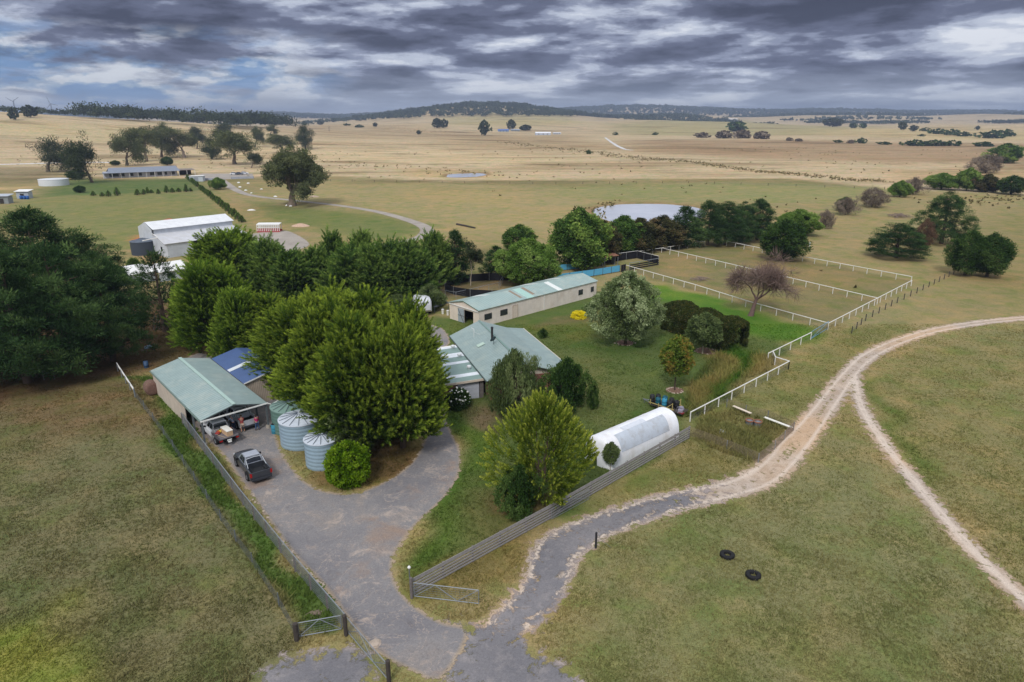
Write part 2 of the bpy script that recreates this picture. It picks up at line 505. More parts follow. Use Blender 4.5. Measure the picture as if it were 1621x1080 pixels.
# ---- colour of the grass by paddock (real cover: lawn, pasture, dry straw, bare soil)
ZONES = [
 # outline in the photograph, colour, feather in metres, strength
 ([(-900, 283), (-200, 283), (60, 281), (330, 283), (520, 279), (700, 287), (1000, 283), (1250, 283), (1420, 300), (1700, 312), (2400, 330), (2400, 2000), (-900, 2000)], S(140, 129, 92), 6, 1),
 ([(-600, 600), (0, 640), (190, 588), (300, 735), (400, 860), (470, 1010), (400, 1300), (-900, 1300)], S(109, 106, 76), 1.5, 1),
 ([(-60, 1000), (80, 960), (150, 1000), (120, 1080), (60, 1150), (-80, 1130)], S(128, 134, 56), 2.0, .7),
 ([(-60, 640), (190, 600), (250, 680), (60, 700)], S(112, 92, 66), 3, .7),
 ([(200, 588), (255, 600), (302, 665), (395, 800), (548, 985), (468, 990), (440, 930), (350, 820), (250, 680)], S(82, 102, 50), .5, 1),
 ([(690, 500), (800, 500), (940, 462), (1000, 455), (1060, 466), (1290, 520), (1220, 565), (1100, 662), (1090, 690), (870, 818), (652, 940), (628, 900), (640, 862), (700, 795), (728, 750), (716, 690), (700, 640), (690, 540)], S(84, 98, 54), 1.2, 1),
 ([(716, 645), (760, 648), (775, 700), (760, 760), (700, 840), (655, 940), (628, 905), (640, 862), (700, 800), (728, 750), (716, 690)], S(78, 100, 42), 1.5, .85),
 ([(770, 760), (850, 770), (820, 880), (720, 880), (740, 820)], S(104, 100, 62), 2, .6),
 ([(880, 560), (960, 570), (1000, 640), (960, 690), (900, 650)], S(106, 106, 68), 3, .5),
 ([(820, 520), (960, 485), (1000, 520), (900, 545)], S(92, 96, 44), 3, .6),
 ([(690, 500), (760, 520), (705, 545), (650, 520)], S(86, 100, 48), 1.5, .7),
 ([(990, 448), (1045, 452), (1120, 470), (1295, 520), (1270, 545), (1160, 520), (1085, 480), (1040, 470)], S(88, 116, 42), 2.2, 1),
 ([(1100, 470), (1160, 490), (1290, 522), (1250, 545), (1160, 520)], S(74, 108, 38), 2.0, .8),
 ([(1130, 580), (1160, 545), (1190, 575), (1165, 625), (1120, 650)], S(64, 98, 32), 1.2, .9),
 ([(1080, 660), (1100, 600), (1140, 560), (1160, 575), (1140, 620), (1110, 655)], S(140, 126, 82), 1.0, .8),
 ([(1175, 600), (1190, 560), (1225, 570), (1215, 590)], S(142, 128, 80), 1.0, .8),
 ([(985, 428), (1115, 386), (1150, 386), (1445, 446), (1312, 516)], S(120, 113, 78), 1, 1),
 ([(1040, 410), (1100, 400), (1110, 430), (1060, 440)], S(146, 126, 88), 5, .6),
 ([(1170, 392), (1300, 420), (1400, 445), (1330, 465), (1200, 425)], S(134, 118, 82), 5, .7),
 ([(1100, 664), (1215, 600), (1330, 520), (1450, 500), (1440, 530), (1370, 560), (1300, 640), (1240, 680), (1200, 730), (1100, 700)], S(114, 114, 72), 2, .8),
 ([(1370, 600), (1420, 560), (1560, 520), (1800, 510), (1800, 1000), (1621, 930), (1520, 820)], S(124, 120, 82), 3, .95),
 ([(1360, 600), (1385, 600), (1480, 760), (1450, 770)], S(84, 100, 46), 1.5, .8),
 ([(930, 850), (1060, 800), (1220, 760), (1340, 670), (1420, 780), (1640, 990), (1640, 1200), (930, 1200), (880, 1000)], S(118, 118, 82), 3, .9),
 ([(1500, 370), (1621, 330), (1800, 330), (1800, 490), (1500, 490)], S(124, 116, 78), 14, .7),
 ([(450, 285), (900, 292), (945, 320), (900, 370), (700, 370), (680, 350), (450, 310)], S(150, 138, 100), 14, .8),
 ([(850, 292), (1260, 289), (1400, 300), (1300, 320), (1000, 316), (900, 312)], S(134, 134, 90), 14, .7),
 ([(640, 300), (800, 300), (800, 330), (720, 322)], S(160, 142, 98), 14, .5),
 ([(480, 330), (600, 338), (680, 360), (600, 385), (480, 360), (390, 345), (400, 320)], S(98, 110, 60), 5, .8),
 ([(60, 312), (110, 280), (165, 285), (310, 283), (325, 302), (180, 308)], S(84, 104, 58), 5, .9),
 ([(0, 330), (60, 312), (325, 303), (380, 350), (400, 380), (160, 400), (0, 360), (-300, 340)], S(118, 120, 76), 6, .9),
 ([(340, 305), (400, 325), (450, 360), (400, 365), (330, 310)], S(150, 130, 92), 6, .7),
 ([(-60, 480), (240, 470), (330, 520), (345, 570), (260, 580), (190, 598), (-60, 655)], S(84, 66, 50), 2, .95),
 ([(240, 520), (320, 525), (345, 560), (300, 575), (250, 582)], S(98, 86, 60), 2, .8),
 ([(640, 450), (760, 440), (860, 440), (720, 470), (660, 480)], S(98, 84, 64), 3, .8),
 ([(690, 392), (800, 392), (800, 440), (700, 450)], S(104, 96, 66), 5, .6),
 ([(205, 395), (240, 380), (262, 405), (230, 412)], S(160, 132, 102), 2, .9),
 ([(222, 370), (236, 376), (224, 386), (214, 384)], S(176, 122, 78), 1.5, .9),
 ([(395, 375), (470, 366), (500, 385), (470, 395), (400, 400)], S(126, 118, 92), 4, .6),
 ([(437, 680), (490, 765), (580, 777), (650, 740), (668, 700), (600, 640), (440, 620)], S(106, 98, 58), .8, 1),
 ([(560, 700), (660, 690), (655, 735), (590, 760)], S(96, 78, 56), 1.2, .8),
 ([(440, 690), (520, 745), (500, 765), (455, 715)], S(132, 110, 78), 1, .6),
 ([(800, 770), (870, 790), (830, 830), (790, 820)], S(100, 82, 60), 1.2, .8),
 ([(745, 640), (800, 650), (800, 680), (755, 672)], S(112, 96, 78), 1, .8),
 ([(740, 930), (700, 975), (655, 950), (640, 925), (800, 850), (860, 840), (850, 870)], S(116, 106, 66), 1, .9),
 ([(880, 500), (960, 490), (950, 510), (850, 520)], S(112, 96, 72), 1.2, .5),
 ([(1090, 690), (1190, 735), (1250, 680), (1170, 645), (1110, 665)], S(116, 112, 74), .8, .9),
 ([(1100, 700), (1190, 742), (1110, 760), (1010, 790), (900, 815), (1080, 715)], S(108, 106, 64), 1.5, .8),
 ([(-200, 276), (-200, 262), (120, 265), (150, 278), (60, 290)], S(128, 116, 88), 10, .8),
 ([(-400, 300), (60, 296), (110, 275), (160, 258), (240, 264), (160, 262), (40, 300), (-400, 320)], S(186, 162, 122), 5, .7),
 ([(1000, 222), (1700, 226), (2200, 240), (1621, 262), (1200, 252), (1000, 240)], S(150, 124, 98), 40, .7),
 ([(1400, 270), (1700, 262), (2200, 290), (1621, 305), (1450, 290)], S(168, 142, 106), 20, .6),
 ([(640, 268), (780, 272), (800, 283), (640, 280)], S(186, 162, 116), 12, .5),
 ([(700, 186), (760, 180), (900, 182), (930, 196), (800, 200), (700, 198)], S(168, 158, 116), 40, .7),
 ([(1300, 205), (1500, 200), (1700, 208), (1700, 222), (1400, 218), (1250, 214)], S(186, 168, 128), 60, .8),
 ([(420, 196), (640, 200), (800, 214), (640, 222), (440, 214)], S(168, 148, 122), 50, .6),
 ([(300, 232), (700, 238), (960, 258), (700, 262), (300, 250)], S(200, 180, 148), 30, .6),
 ([(0, 190), (200, 200), (420, 212), (420, 232), (100, 222), (-100, 210)], S(182, 166, 128), 30, .6),
 ([(960, 196), (1160, 188), (1400, 200), (1280, 214), (1000, 214)], S(150, 146, 100), 60, .6),
 ([(700, 210), (900, 215), (1010, 235), (860, 240), (700, 232)], S(156, 134, 104), 50, .6),
]
FARC = S(186, 168, 141)
_zc = None
def zone_color(x, y):
    global _zc
    if _zc is None:
        _zc = [(gp(z[0]), np.array(z[1]), z[2], z[3]) for z in ZONES]
    P = np.stack([x, y], 1)
    # uneven zone borders
    w = 1.1
    Pj = P + np.stack([w * np.sin(y / 2.3 + np.sin(x / 3.1) * 2), w * np.sin(x / 2.9 + np.sin(y / 1.9) * 2)], 1)
    C = np.tile(np.array(FARC), (len(P), 1))
    for V, c, fe, st in _zc:
        lo = V.min(0) - fe * 2; hi = V.max(0) + fe * 2
        k = np.where((Pj[:, 0] > lo[0]) & (Pj[:, 0] < hi[0]) & (Pj[:, 1] > lo[1]) & (Pj[:, 1] < hi[1]))[0]
        if len(k) == 0: continue
        a = sstep(-fe, fe, sdf_poly(Pj[k], V))[:, None] * st
        C[k] = C[k] * (1 - a) + c * a
    return C

def grid_axis(lo, hi, step, far_lo, far_hi, g=1.045, smax=110):
    a = list(np.arange(lo, hi + 1e-6, step)); s = step; p = lo; L = []
    while p > far_lo:
        s = min(s * g, smax); p -= s; L.append(p)
    s = step; p = hi; R = []
    while p < far_hi:
        s = min(s * g, smax); p += s; R.append(p)
    return np.array(L[::-1] + a + R)

def grid_mesh(xs, ys):
    X, Y = np.meshgrid(xs, ys)
    nx, ny = len(xs), len(ys)
    i = np.arange(nx * ny).reshape(ny, nx)
    F = np.stack([i[:-1, :-1], i[:-1, 1:], i[1:, 1:], i[1:, :-1]], -1).reshape(-1, 4)
    return X.ravel(), Y.ravel(), F

# dam water lies in hollows
DAM = smooth_poly(gp([(938, 332), (960, 325), (1010, 322), (1060, 323), (1105, 328), (1120, 338), (1095, 350), (1040, 356), (980, 352), (950, 344)]))
DAM2 = smooth_poly(gp([(704, 277), (730, 274), (770, 274), (765, 278), (735, 280), (712, 280)]))

def ground_mat():
    t = NT('ground_cover'); P = t.pos()
    z = t.node('ShaderNodeAttribute', attribute_name='zc').outputs['Color']
    far = t.node('ShaderNodeAttribute', attribute_name='far').outputs['Fac']
    big = t.noise(0.035, 5, 0.6, P, 0.6)
    mid = t.noise(0.22, 6, 0.62, P, 0.5)
    mid2 = t.noise(0.31, 6, 0.62, t.node('ShaderNodeVectorMath', {0: P, 1: (31.0, 77.0, 5.0)}, operation='ADD').outputs[0], 0.4)
    fine = t.noise(2.6, 5, 0.7, P, 0.3)
    vfine = t.noise(11.0, 3, 0.7, P)
    c = z
    c = t.mix(t.ramp(mid, [(0.47, 0.0), (0.64, 0.75)]), c, t.mix(1.0, c, (1.26, 1.12, 1.06), 'MULTIPLY'))
    c = t.mix(t.ramp(mid2, [(0.47, 0.0), (0.64, 0.8)]), c, t.mix(1.0, c, (0.66, 0.88, 0.58), 'MULTIPLY'))
    c = t.mix(t.ramp(big, [(0.42, 0.0), (0.62, 0.6)]), c, t.mix(1.0, c, (1.14, 1.03, 0.97), 'MULTIPLY'))
    graze = t.noise(0.085, 6, 0.66, t.node('ShaderNodeVectorMath', {0: P, 1: (71.0, 13.0, 5.0)}, operation='ADD').outputs[0], 1.0)
    c = t.mix(t.ramp(graze, [(0.50, 0.0), (0.62, 0.6)]), c, t.mix(1.0, c, (1.16, 1.06, 1.02), 'MULTIPLY'))
    c = t.mix(t.ramp(graze, [(0.38, 0.5), (0.47, 0.0)]), c, t.mix(1.0, c, (0.84, 0.98, 0.72), 'MULTIPLY'))
    c = t.mix(t.ramp(fine, [(0.5, 0.0), (0.72, 0.8)]), c, t.mix(1.0, c, (1.40, 1.32, 1.25), 'MULTIPLY'))
    c = t.mix(t.ramp(fine, [(0.30, 0.4), (0.46, 0.0)]), c, t.mix(1.0, c, (0.52, 0.62, 0.5), 'MULTIPLY'))
    c = t.mix(1.0, c, t.ramp(vfine, [(0.3, 0.68), (0.7, 1.32)]), 'MULTIPLY')
    # far pasture: long streaks of taller dry tussock and drained lines
    sc = t.node('ShaderNodeMapping', {'Vector': P, 'Scale': (0.0045, 0.017, 0.01)}).outputs[0]
    st = t.noise(1.0, 8, 0.68, sc, 0.8)
    stc = t.ramp(st, [(0.34, S(178, 172, 158)), (0.46, S(255, 255, 255)), (0.54, S(240, 236, 230)), (0.66, S(170, 162, 146))])
    c = t.mix(far, c, t.mix(1.0, c, stc, 'MULTIPLY'))
    bmp = t.node('ShaderNodeBump', {'Strength': 0.5, 'Distance': 0.12, 'Height': fine}).outputs[0]
    t.surf(t.pbsdf(c, 0.95, 0, bmp, **{'Specular IOR Level': 0.1}))
    return t.mat

xs = grid_axis(-62, 72, 0.6, -9500, 9500)
ys = grid_axis(20, 140, 0.6, -60, 14000)
X, Y, F = grid_mesh(xs, ys)
Z = TH(X, Y)
dd = sdf_poly(np.stack([X, Y], 1), DAM); Z = Z - 1.2 * sstep(-3, 8, dd)
dd2 = sdf_poly(np.stack([X, Y], 1), DAM2); Z = Z - 0.8 * sstep(-3, 6, dd2)
ZCOL = zone_color(X, Y)
for d_, w_ in ((dd, 5.0), (dd2, 4.0)):
    a_ = (sstep(-w_, -0.5, d_))[:, None] * 0.85
    ZCOL = ZCOL * (1 - a_) + np.array(S(134, 112, 84)) * a_
farA = sstep(260, 420, Y)
me = raw_mesh('ground', np.stack([X, Y, Z], 1), F, [ground_mat()], smooth=True,
              attrs={'zc': ('POINT', 'FLOAT_COLOR', np.hstack([ZCOL, np.ones((len(ZCOL), 1))])), 'far': ('POINT', 'FLOAT', farA)})
g = bpy.data.objects.new('ground', me); COL.objects.link(g); tag(g, kind='structure')

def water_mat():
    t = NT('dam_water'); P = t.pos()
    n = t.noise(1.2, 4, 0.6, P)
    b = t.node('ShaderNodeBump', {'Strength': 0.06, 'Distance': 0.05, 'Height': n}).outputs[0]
    c = t.ramp(t.noise(0.06, 4, 0.6, P), [(0.35, S(196, 200, 210)), (0.65, S(214, 216, 224))])  # pale base colour paints in sky reflection over the murky water
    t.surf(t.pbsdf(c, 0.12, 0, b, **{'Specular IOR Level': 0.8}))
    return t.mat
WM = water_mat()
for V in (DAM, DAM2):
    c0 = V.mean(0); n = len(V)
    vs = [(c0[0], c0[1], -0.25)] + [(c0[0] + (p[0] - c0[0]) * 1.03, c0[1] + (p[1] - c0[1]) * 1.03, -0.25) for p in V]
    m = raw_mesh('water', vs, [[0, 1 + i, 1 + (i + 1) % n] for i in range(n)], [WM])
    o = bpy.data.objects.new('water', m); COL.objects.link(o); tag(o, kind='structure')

# ---- gravel and dirt sheets with ragged edges
def sheet_mat(name, kind):
    t = NT(name); P = t.pos()
    e = t.node('ShaderNodeAttribute', attribute_name='edge').outputs['Fac']
    n = t.noise(0.9, 6, 0.68, P, 0.3); f = t.noise(7.0, 4, 0.7, P); vf = t.noise(26.0, 3, 0.75, P)
    big = t.noise(0.13, 5, 0.6, P, 0.5)
    if kind == 'drive':
        c = t.ramp(big, [(0.35, S(118, 116, 119)), (0.55, S(132, 129, 129)), (0.7, S(143, 133, 125))])
        c = t.mix(t.ramp(n, [(0.55, 0.0), (0.72, 0.55)]), c, S(172, 156, 142))
        c = t.mix(t.ramp(n, [(0.28, 0.5), (0.42, 0.0)]), c, S(104, 98, 98))
        # pale worn seams
        seam = t.noise(0.28, 5, 0.6, P, 1.6)
        c = t.mix(t.ramp(seam, [(0.492, 0.0), (0.5, 0.45), (0.508, 0.0)]), c, S(190, 172, 156))
        # wheel scuffs, dusty patches and damp stains
        pch = t.noise(0.42, 6, 0.7, P, 0.9)
        c = t.mix(t.ramp(pch, [(0.56, 0.0), (0.66, 0.6)]), c, S(184, 168, 154))
        c = t.mix(t.ramp(pch, [(0.30, 0.5), (0.40, 0.0)]), c, S(98, 94, 96))
        red = t.noise(0.2, 5, 0.6, t.node('ShaderNodeVectorMath', {0: P, 1: (12.0, 40.0, 2.0)}, operation='ADD').outputs[0], 0.5)
        c = t.mix(t.ramp(red, [(0.56, 0.0), (0.68, 0.55)]), c, S(150, 124, 104))
        edgec = S(164, 146, 122); ew = 0.7; amp = 1.7; am = 0.25
    elif kind == 'gravel':
        c = t.ramp(big, [(0.35, S(110, 109, 113)), (0.65, S(130, 127, 129))])
        c = t.mix(t.ramp(n, [(0.5, 0.0), (0.7, 0.5)]), c, S(160, 153, 150))
        edgec = S(160, 148, 142); ew = 1.0; amp = 6.0; am = 0.6
    elif kind == 'dirt':
        c = t.ramp(big, [(0.35, S(174, 160, 148)), (0.65, S(192, 176, 160))])
        c = t.mix(t.ramp(n, [(0.42, 0.6), (0.56, 0.0)]), c, S(158, 140, 122))
        c = t.mix(t.ramp(t.noise(0.05, 3, 0.5, P), [(0.5, 0.0), (0.62, 0.5)]), c, S(204, 166, 124))
        # compacted wheel lines
        wl_ = t.math('SUBTRACT', 1.0, t.math('MULTIPLY', t.math('ABSOLUTE', t.math('SUBTRACT', e, 0.72)), 3.6), clamp=True)
        c = t.mix(t.math('MULTIPLY', wl_, 0.6), c, S(218, 204, 190))
        edgec = S(168, 146, 122); ew = 0.5; amp = 4.2; am = 1.0
    else:
        c = t.ramp(big, [(0.35, S(150, 142, 134)), (0.65, S(170, 162, 152))]); edgec = S(168, 154, 130); ew = 0.4; amp = 1.2; am = 0.3
    c = t.mix(t.ramp(e, [(0.0, 1.0), (min(ew, 1) * 0.5, 0.0)]), c, edgec) if True else c
    c = t.mix(1.0, c, t.ramp(f, [(0.3, 0.84), (0.7, 1.14)]), 'MULTIPLY')
    c = t.mix(1.0, c, t.ramp(vf, [(0.3, 0.78), (0.7, 1.22)]), 'MULTIPLY')
    b = t.node('ShaderNodeBump', {'Strength': 0.5, 'Distance': 0.03, 'Height': vf}).outputs[0]
    sh = t.pbsdf(c, 0.92, 0, b, **{'Specular IOR Level': 0.15})
    # alpha: ragged border, tufts breaking through
    a = t.math('ADD', e, t.math('MULTIPLY', t.math('SUBTRACT', t.noise(1.3, 6, 0.7, P, 0.3), 0.5), amp))
    a = t.math('ADD', a, t.math('MULTIPLY', t.math('SUBTRACT', f, 0.5), 0.5))
    if kind == 'dirt':
        # a strip of grass survives between the wheel ruts
        rut = t.ramp(t.math('ADD', e, t.math('MULTIPLY', t.math('SUBTRACT', n, 0.5), 1.2)), [(0.0, 0.0), (0.5, 0.0)])
        rr = t.math('MULTIPLY', t.math('SUBTRACT', e, 1.05), 2.5, clamp=True)
        pn = t.ramp(t.noise(0.16, 3, 0.5, P), [(0.44, 0.0), (0.56, 1.0)])
        tn = t.ramp(t.noise(2.2, 5, 0.7, P, 0.5), [(0.47, 0.0), (0.53, 1.0)])
        a = t.math('SUBTRACT', a, t.math('MULTIPLY', t.math('MULTIPLY', rr, pn), t.math('MULTIPLY', tn, 2.0)))
    a = t.math('MULTIPLY', a, 9.0 if kind in ('drive', 'far') else (4.5 if kind == 'dirt' else 1.5), clamp=True)
    if kind in ('dirt', 'gravel'):
        hl = t.noise(1.7 if kind == 'dirt' else 0.8, 5, 0.7, t.node('ShaderNodeVectorMath', {0: P, 1: (9.0, 3.0, 1.0)}, operation='ADD').outputs[0], 0.6)
        hole = t.ramp(hl, [(0.60, 0.0), (0.66, am)])
        a = t.math('SUBTRACT', a, hole, clamp=True)
    tr = t.node('ShaderNodeBsdfTransparent').outputs[0]
    t.surf(t.node('ShaderNodeMixShader', {0: a, 1: tr, 2: sh}).outputs[0])
    return t.mat

def sheet(name, fn, box, step, z, m, pad=1.2):
    x0, y0, x1, y1 = box
    X, Y, F = grid_mesh(np.arange(x0, x1, step), np.arange(y0, y1, step))
    e = fn(np.stack([X, Y], 1))
    keep = (e[F] > -pad).any(1); F = F[keep]
    used = np.unique(F); idx = -np.ones(len(X), int); idx[used] = np.arange(len(used))
    v = np.stack([X[used], Y[used], TH(X[used], Y[used]) + z], 1)
    me = raw_mesh(name, v, idx[F], [m], smooth=True, attrs={'edge': ('POINT', 'FLOAT', e[used])})
    o = bpy.data.objects.new(name, me); COL.objects.link(o); tag(o, kind='structure')
    return o

def bbox(V, p=3):
    a = V.min(0) - p; b = V.max(0) + p
    return (a[0], a[1], b[0], b[1])

OUTER = smooth_poly(gp([(322, 692), (350, 718), (385, 767), (432, 835), (470, 885), (512, 928), (560, 995), (600, 1035), (655, 1065), (700, 1075), (742, 1000), (700, 985), (655, 958), (628, 925), (622, 890), (635, 862), (662, 828), (702, 790), (726, 755), (729, 715), (715, 685), (704, 650), (700, 610), (702, 560), (712, 540), (700, 520), (665, 512), (635, 515), (600, 540), (560, 560), (440, 600), (350, 570), (310, 560), (262, 600), (290, 650)]))
ISLAND = smooth_poly(gp([(437, 684), (450, 722), (485, 764), (530, 781), (580, 776), (640, 743), (664, 713), (676, 685), (692, 655), (690, 600), (660, 560), (600, 560), (500, 600), (445, 650)]))
fd = lambda P: np.minimum(sdf_poly(P, OUTER), -sdf_poly(P, ISLAND))
APR = smooth_poly(gp([(715, 1110), (690, 1062), (690, 1010), (712, 986), (785, 985), (840, 940), (862, 905), (905, 905), (890, 950), (862, 985), (832, 1003), (850, 1030), (895, 1055), (930, 1100), (930, 1250), (620, 1250)]))
GR2 = smooth_poly(gp([(395, 1100), (425, 1050), (490, 1030), (545, 1022), (592, 1040), (596, 1100), (600, 1200), (380, 1200)]))
TA, TAh = smooth_path(gp([(780, 995), (815, 980), (862, 925), (885, 870), (950, 832), (1060, 797), (1150, 776), (1212, 752), (1262, 700), (1305, 645), (1345, 592), (1378, 562), (1430, 538), (1500, 519), (1621, 504), (1800, 497)]), [1.0, 1.7, 1.8, 2.1, 1.8, 1.6, 1.6, 1.7, 1.7, 1.5, 1.35, 1.35, 1.3, 1.3, 1.3, 1.3])
TB, TBh = smooth_path(gp([(1352, 590), (1362, 640), (1398, 700), (1450, 765), (1530, 860), (1621, 948), (1760, 1060)]), [0.85, 0.9, 0.9, 0.9, 0.9, 0.9, 0.9])
SPOT = smooth_poly(gp([(1205, 730), (1235, 690), (1270, 680), (1285, 700), (1250, 735), (1215, 760)]))
PALEP = smooth_poly(gp([(738, 990), (785, 968), (838, 932), (852, 896), (872, 858), (905, 838), (915, 860), (890, 905), (860, 945), (800, 985), (760, 1000)]))
PALE2 = smooth_poly(gp([(975, 806), (1000, 792), (1080, 772), (1150, 757), (1200, 730), (1225, 735), (1150, 790), (1060, 806)]))
ft = lambda P: np.maximum(np.maximum(np.maximum(sdf_path(P, TA, TAh), sdf_path(P, TB, TBh)), sdf_poly(P, SPOT)), np.maximum(sdf_poly(P, PALEP), sdf_poly(P, PALE2)))
allT = np.vstack([TA, TB])
sheet('dirt_track', ft, (allT[:, 0].min() - 3, allT[:, 1].min() - 3, min(allT[:, 0].max(), 95), allT[:, 1].max() + 3), 0.4, 0.012, sheet_mat('dirt_track', 'dirt'), 2.0)
fa = lambda P: np.maximum(sdf_poly(P, APR), np.minimum(sdf_path(P, TA, TAh * .92 - .25), (17.0 - P[:, 0]) * .20))
sheet('gravel_apron', fa, (-12, 20, 26, 57), 0.4, 0.018, sheet_mat('blue_gravel', 'gravel'), 1.9)
sheet('gravel_road', lambda P: sdf_poly(P, GR2), bbox(GR2), 0.4, 0.014, bpy.data.materials['blue_gravel'], 1.6)
sheet('driveway', fd, bbox(OUTER), 0.4, 0.024, sheet_mat('grey_driveway', 'drive'), 1.0)
FD, FDh = smooth_path(gp([(300, 279), (335, 281), (352, 288), (372, 300), (400, 310), (470, 318), (540, 326), (600, 336), (650, 350), (674, 361), (672, 372), (650, 381), (600, 388)]), [3.5, 4, 2.6, 1.9, 1.6, 1.6, 1.6, 1.7, 1.8, 2.0, 2.0, 1.8, 1.6])
PARK = gp([(310, 283), (318, 275), (400, 275), (402, 281), (360, 284)])
fm = sheet_mat('far_gravel', 'far')
sheet('far_driveway', lambda P: np.maximum(sdf_path(P, FD, FDh), sdf_poly(P, PARK)), bbox(np.vstack([FD, PARK])), 1.0, 0.03, fm, 2.0)
YARD = smooth_poly(gp([(395, 372), (440, 366), (462, 368), (490, 388), (440, 400), (380, 395)]))
sheet('gravel_yard', lambda P: sdf_poly(P, YARD), bbox(YARD), 1.0, 0.03, fm, 2.0)
WR, WRh = smooth_path(gp([(-60, 262), (40, 259.5), (110, 257.5), (150, 257), (172, 257.5)]), [3.6, 3.6, 3.4, 3.0, 2.5])
t_ = NT('pale_road'); t_.surf(t_.pbsdf(t_.ramp(t_.noise(0.4, 4, 0.6, t_.pos()), [(0.3, S(196, 194, 192)), (0.7, S(222, 220, 216))]), 0.9))
sheet('road', lambda P: sdf_path(P, WR, WRh), bbox(WR), 1.5, 0.05, t_.mat, 0.0)
FT, FTh = smooth_path(np.array([at(*p)[:2] for p in [(958, 218), (966, 224), (975, 230), (988, 236), (1000, 238)]]), [1.0, 1.2, 1.2, 1.2, .8])
sheet('far_track', lambda P: sdf_path(P, FT, FTh), bbox(FT, 8), 1.2, 0.12, t_.mat, 0.0)
STO = gp([(704, 470), (745, 480), (700, 500), (690, 490)])
# ================================================================ PLANTS
def unit(v): return v / (np.linalg.norm(v, axis=-1, keepdims=True) + 1e-9)
def rdir(rg, n): return unit(rg.normal(size=(n, 3)))

def leaves(rg, C, D, L, R, T, n, s, asp, kind, flat=1.0):
    """leaf-sized faces around clump centres C with directions D, length L, radius R, tone T"""
    m = len(C); N = m * n
    C = np.repeat(C, n, 0); D = np.repeat(D, n, 0); L = np.repeat(L, n)[:, None]; R = np.repeat(R, n)[:, None]; T = np.repeat(T, n)
    rad = rdir(rg, N)
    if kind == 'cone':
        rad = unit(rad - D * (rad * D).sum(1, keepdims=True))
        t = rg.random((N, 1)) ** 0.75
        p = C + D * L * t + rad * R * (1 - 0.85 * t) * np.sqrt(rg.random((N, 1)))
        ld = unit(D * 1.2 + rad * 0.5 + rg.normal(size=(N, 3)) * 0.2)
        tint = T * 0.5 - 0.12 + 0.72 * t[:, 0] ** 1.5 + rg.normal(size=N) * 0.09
    elif kind == 'ball':
        p = rad * R * (rg.random((N, 1)) ** 0.4); p[:, 2] *= flat; p = C + p
        ld = unit(rad * 0.5 + D * 0.35 + rg.normal(size=(N, 3)) * 0.6)
        tint = T + rg.normal(size=N) * 0.13
    elif kind == 'tuft':
        p = C + rad * R * (0.25 + 0.75 * rg.random((N, 1))) * np.array((1, 1, flat))
        ld = unit(rad + D * 0.6 + rg.normal(size=(N, 3)) * 0.2)
        tint = T + rg.normal(size=N) * 0.1 + 0.1 * rad[:, 2]
    else:  # droop
        t = rg.random((N, 1))
        p = C + rad * R * np.array((1, 1, .4)) * rg.random((N, 1)); p[:, 2] -= (L * t)[:, 0]
        ld = unit(np.array((0, 0, -1.0)) + rg.normal(size=(N, 3)) * 0.3)
        tint = T + rg.normal(size=N) * 0.12
    sz = s * (0.65 + 0.7 * rg.random((N, 1)))
    side = unit(np.cross(ld, rdir(rg, N))) * sz * asp * 0.5
    a = p - ld * sz * 0.4; b = p + ld * sz * 0.6
    v = np.stack([a, p + side, b, p - side], 1).reshape(-1, 3)
    return v, np.clip(tint, 0, 1)

class Crown:
    def __init__(s): s.v = []; s.t = []
    def add(s, vt): s.v.append(vt[0]); s.t.append(vt[1]); return s
    def mesh(s, name, m):
        v = np.vstack(s.v); t = np.concatenate(s.t)
        f = np.arange(len(v)).reshape(-1, 4)
        return raw_mesh(name, v, f, [m], attrs={'tint': ('FACE', 'FLOAT', t)})

def branches(rg, H, r0, levels=3, spread=0.55, nkids=3, first=0.3, lean=(0, 0), gravity=0.0, up=0.25, shrink=0.68):
    """branching skeleton; returns tubes and tip points"""
    segs = []; tips = []
    def grow(p, d, L, r, lv):
        q = p; dd = d; n = 3
        pts = [p]; rs = [r]
        for i in range(n):
            dd = dd + rg.normal(size=3) * 0.16; dd[2] += up * 0.12 - gravity * (levels - lv) * 0.05
            dd = dd / np.linalg.norm(dd)
            q = q + dd * L / n; pts.append(q); rs.append(r * (1 - 0.45 * (i + 1) / n))
        segs.append((pts, rs))
        if lv == 0:
            tips.append((q, dd)); return
        k = nkids + (1 if rg.random() < 0.4 else 0)
        ph = rg.random() * 6.28
        for j in range(k):
            a = ph + j * 6.28 / k + rg.normal() * 0.3
            sp = spread * (0.7 + 0.6 * rg.random())
            o = np.array((math.cos(a), math.sin(a), 0.0))
            o = o - dd * (o @ dd)
            nd_ = dd * math.cos(sp) + o * math.sin(sp) / (np.linalg.norm(o) + 1e-6)
            grow(q if j < k - 1 else pts[2], nd_, L * shrink * (0.8 + 0.4 * rg.random()), rs[-1] * 0.75, lv - 1)
    d0 = np.array((lean[0], lean[1], 1.0)); d0 /= np.linalg.norm(d0)
    grow(np.array((0, 0, -0.15)), d0, H * first, r0, levels)
    return segs, tips

def wood_mesh(name, segs, m, nmin=4, flare=1.25):
    b = MB()
    for i, (pts, rs) in enumerate(segs):
        n = 8 if rs[0] > 0.12 else (5 if rs[0] > 0.04 else 3)
        rs = list(rs)
        if i == 0: rs[0] *= flare
        b.tube(pts, rs, n, cap=False)
    v = np.vstack(b.v)
    return raw_mesh(name, v, b.f, [m], smooth=True)

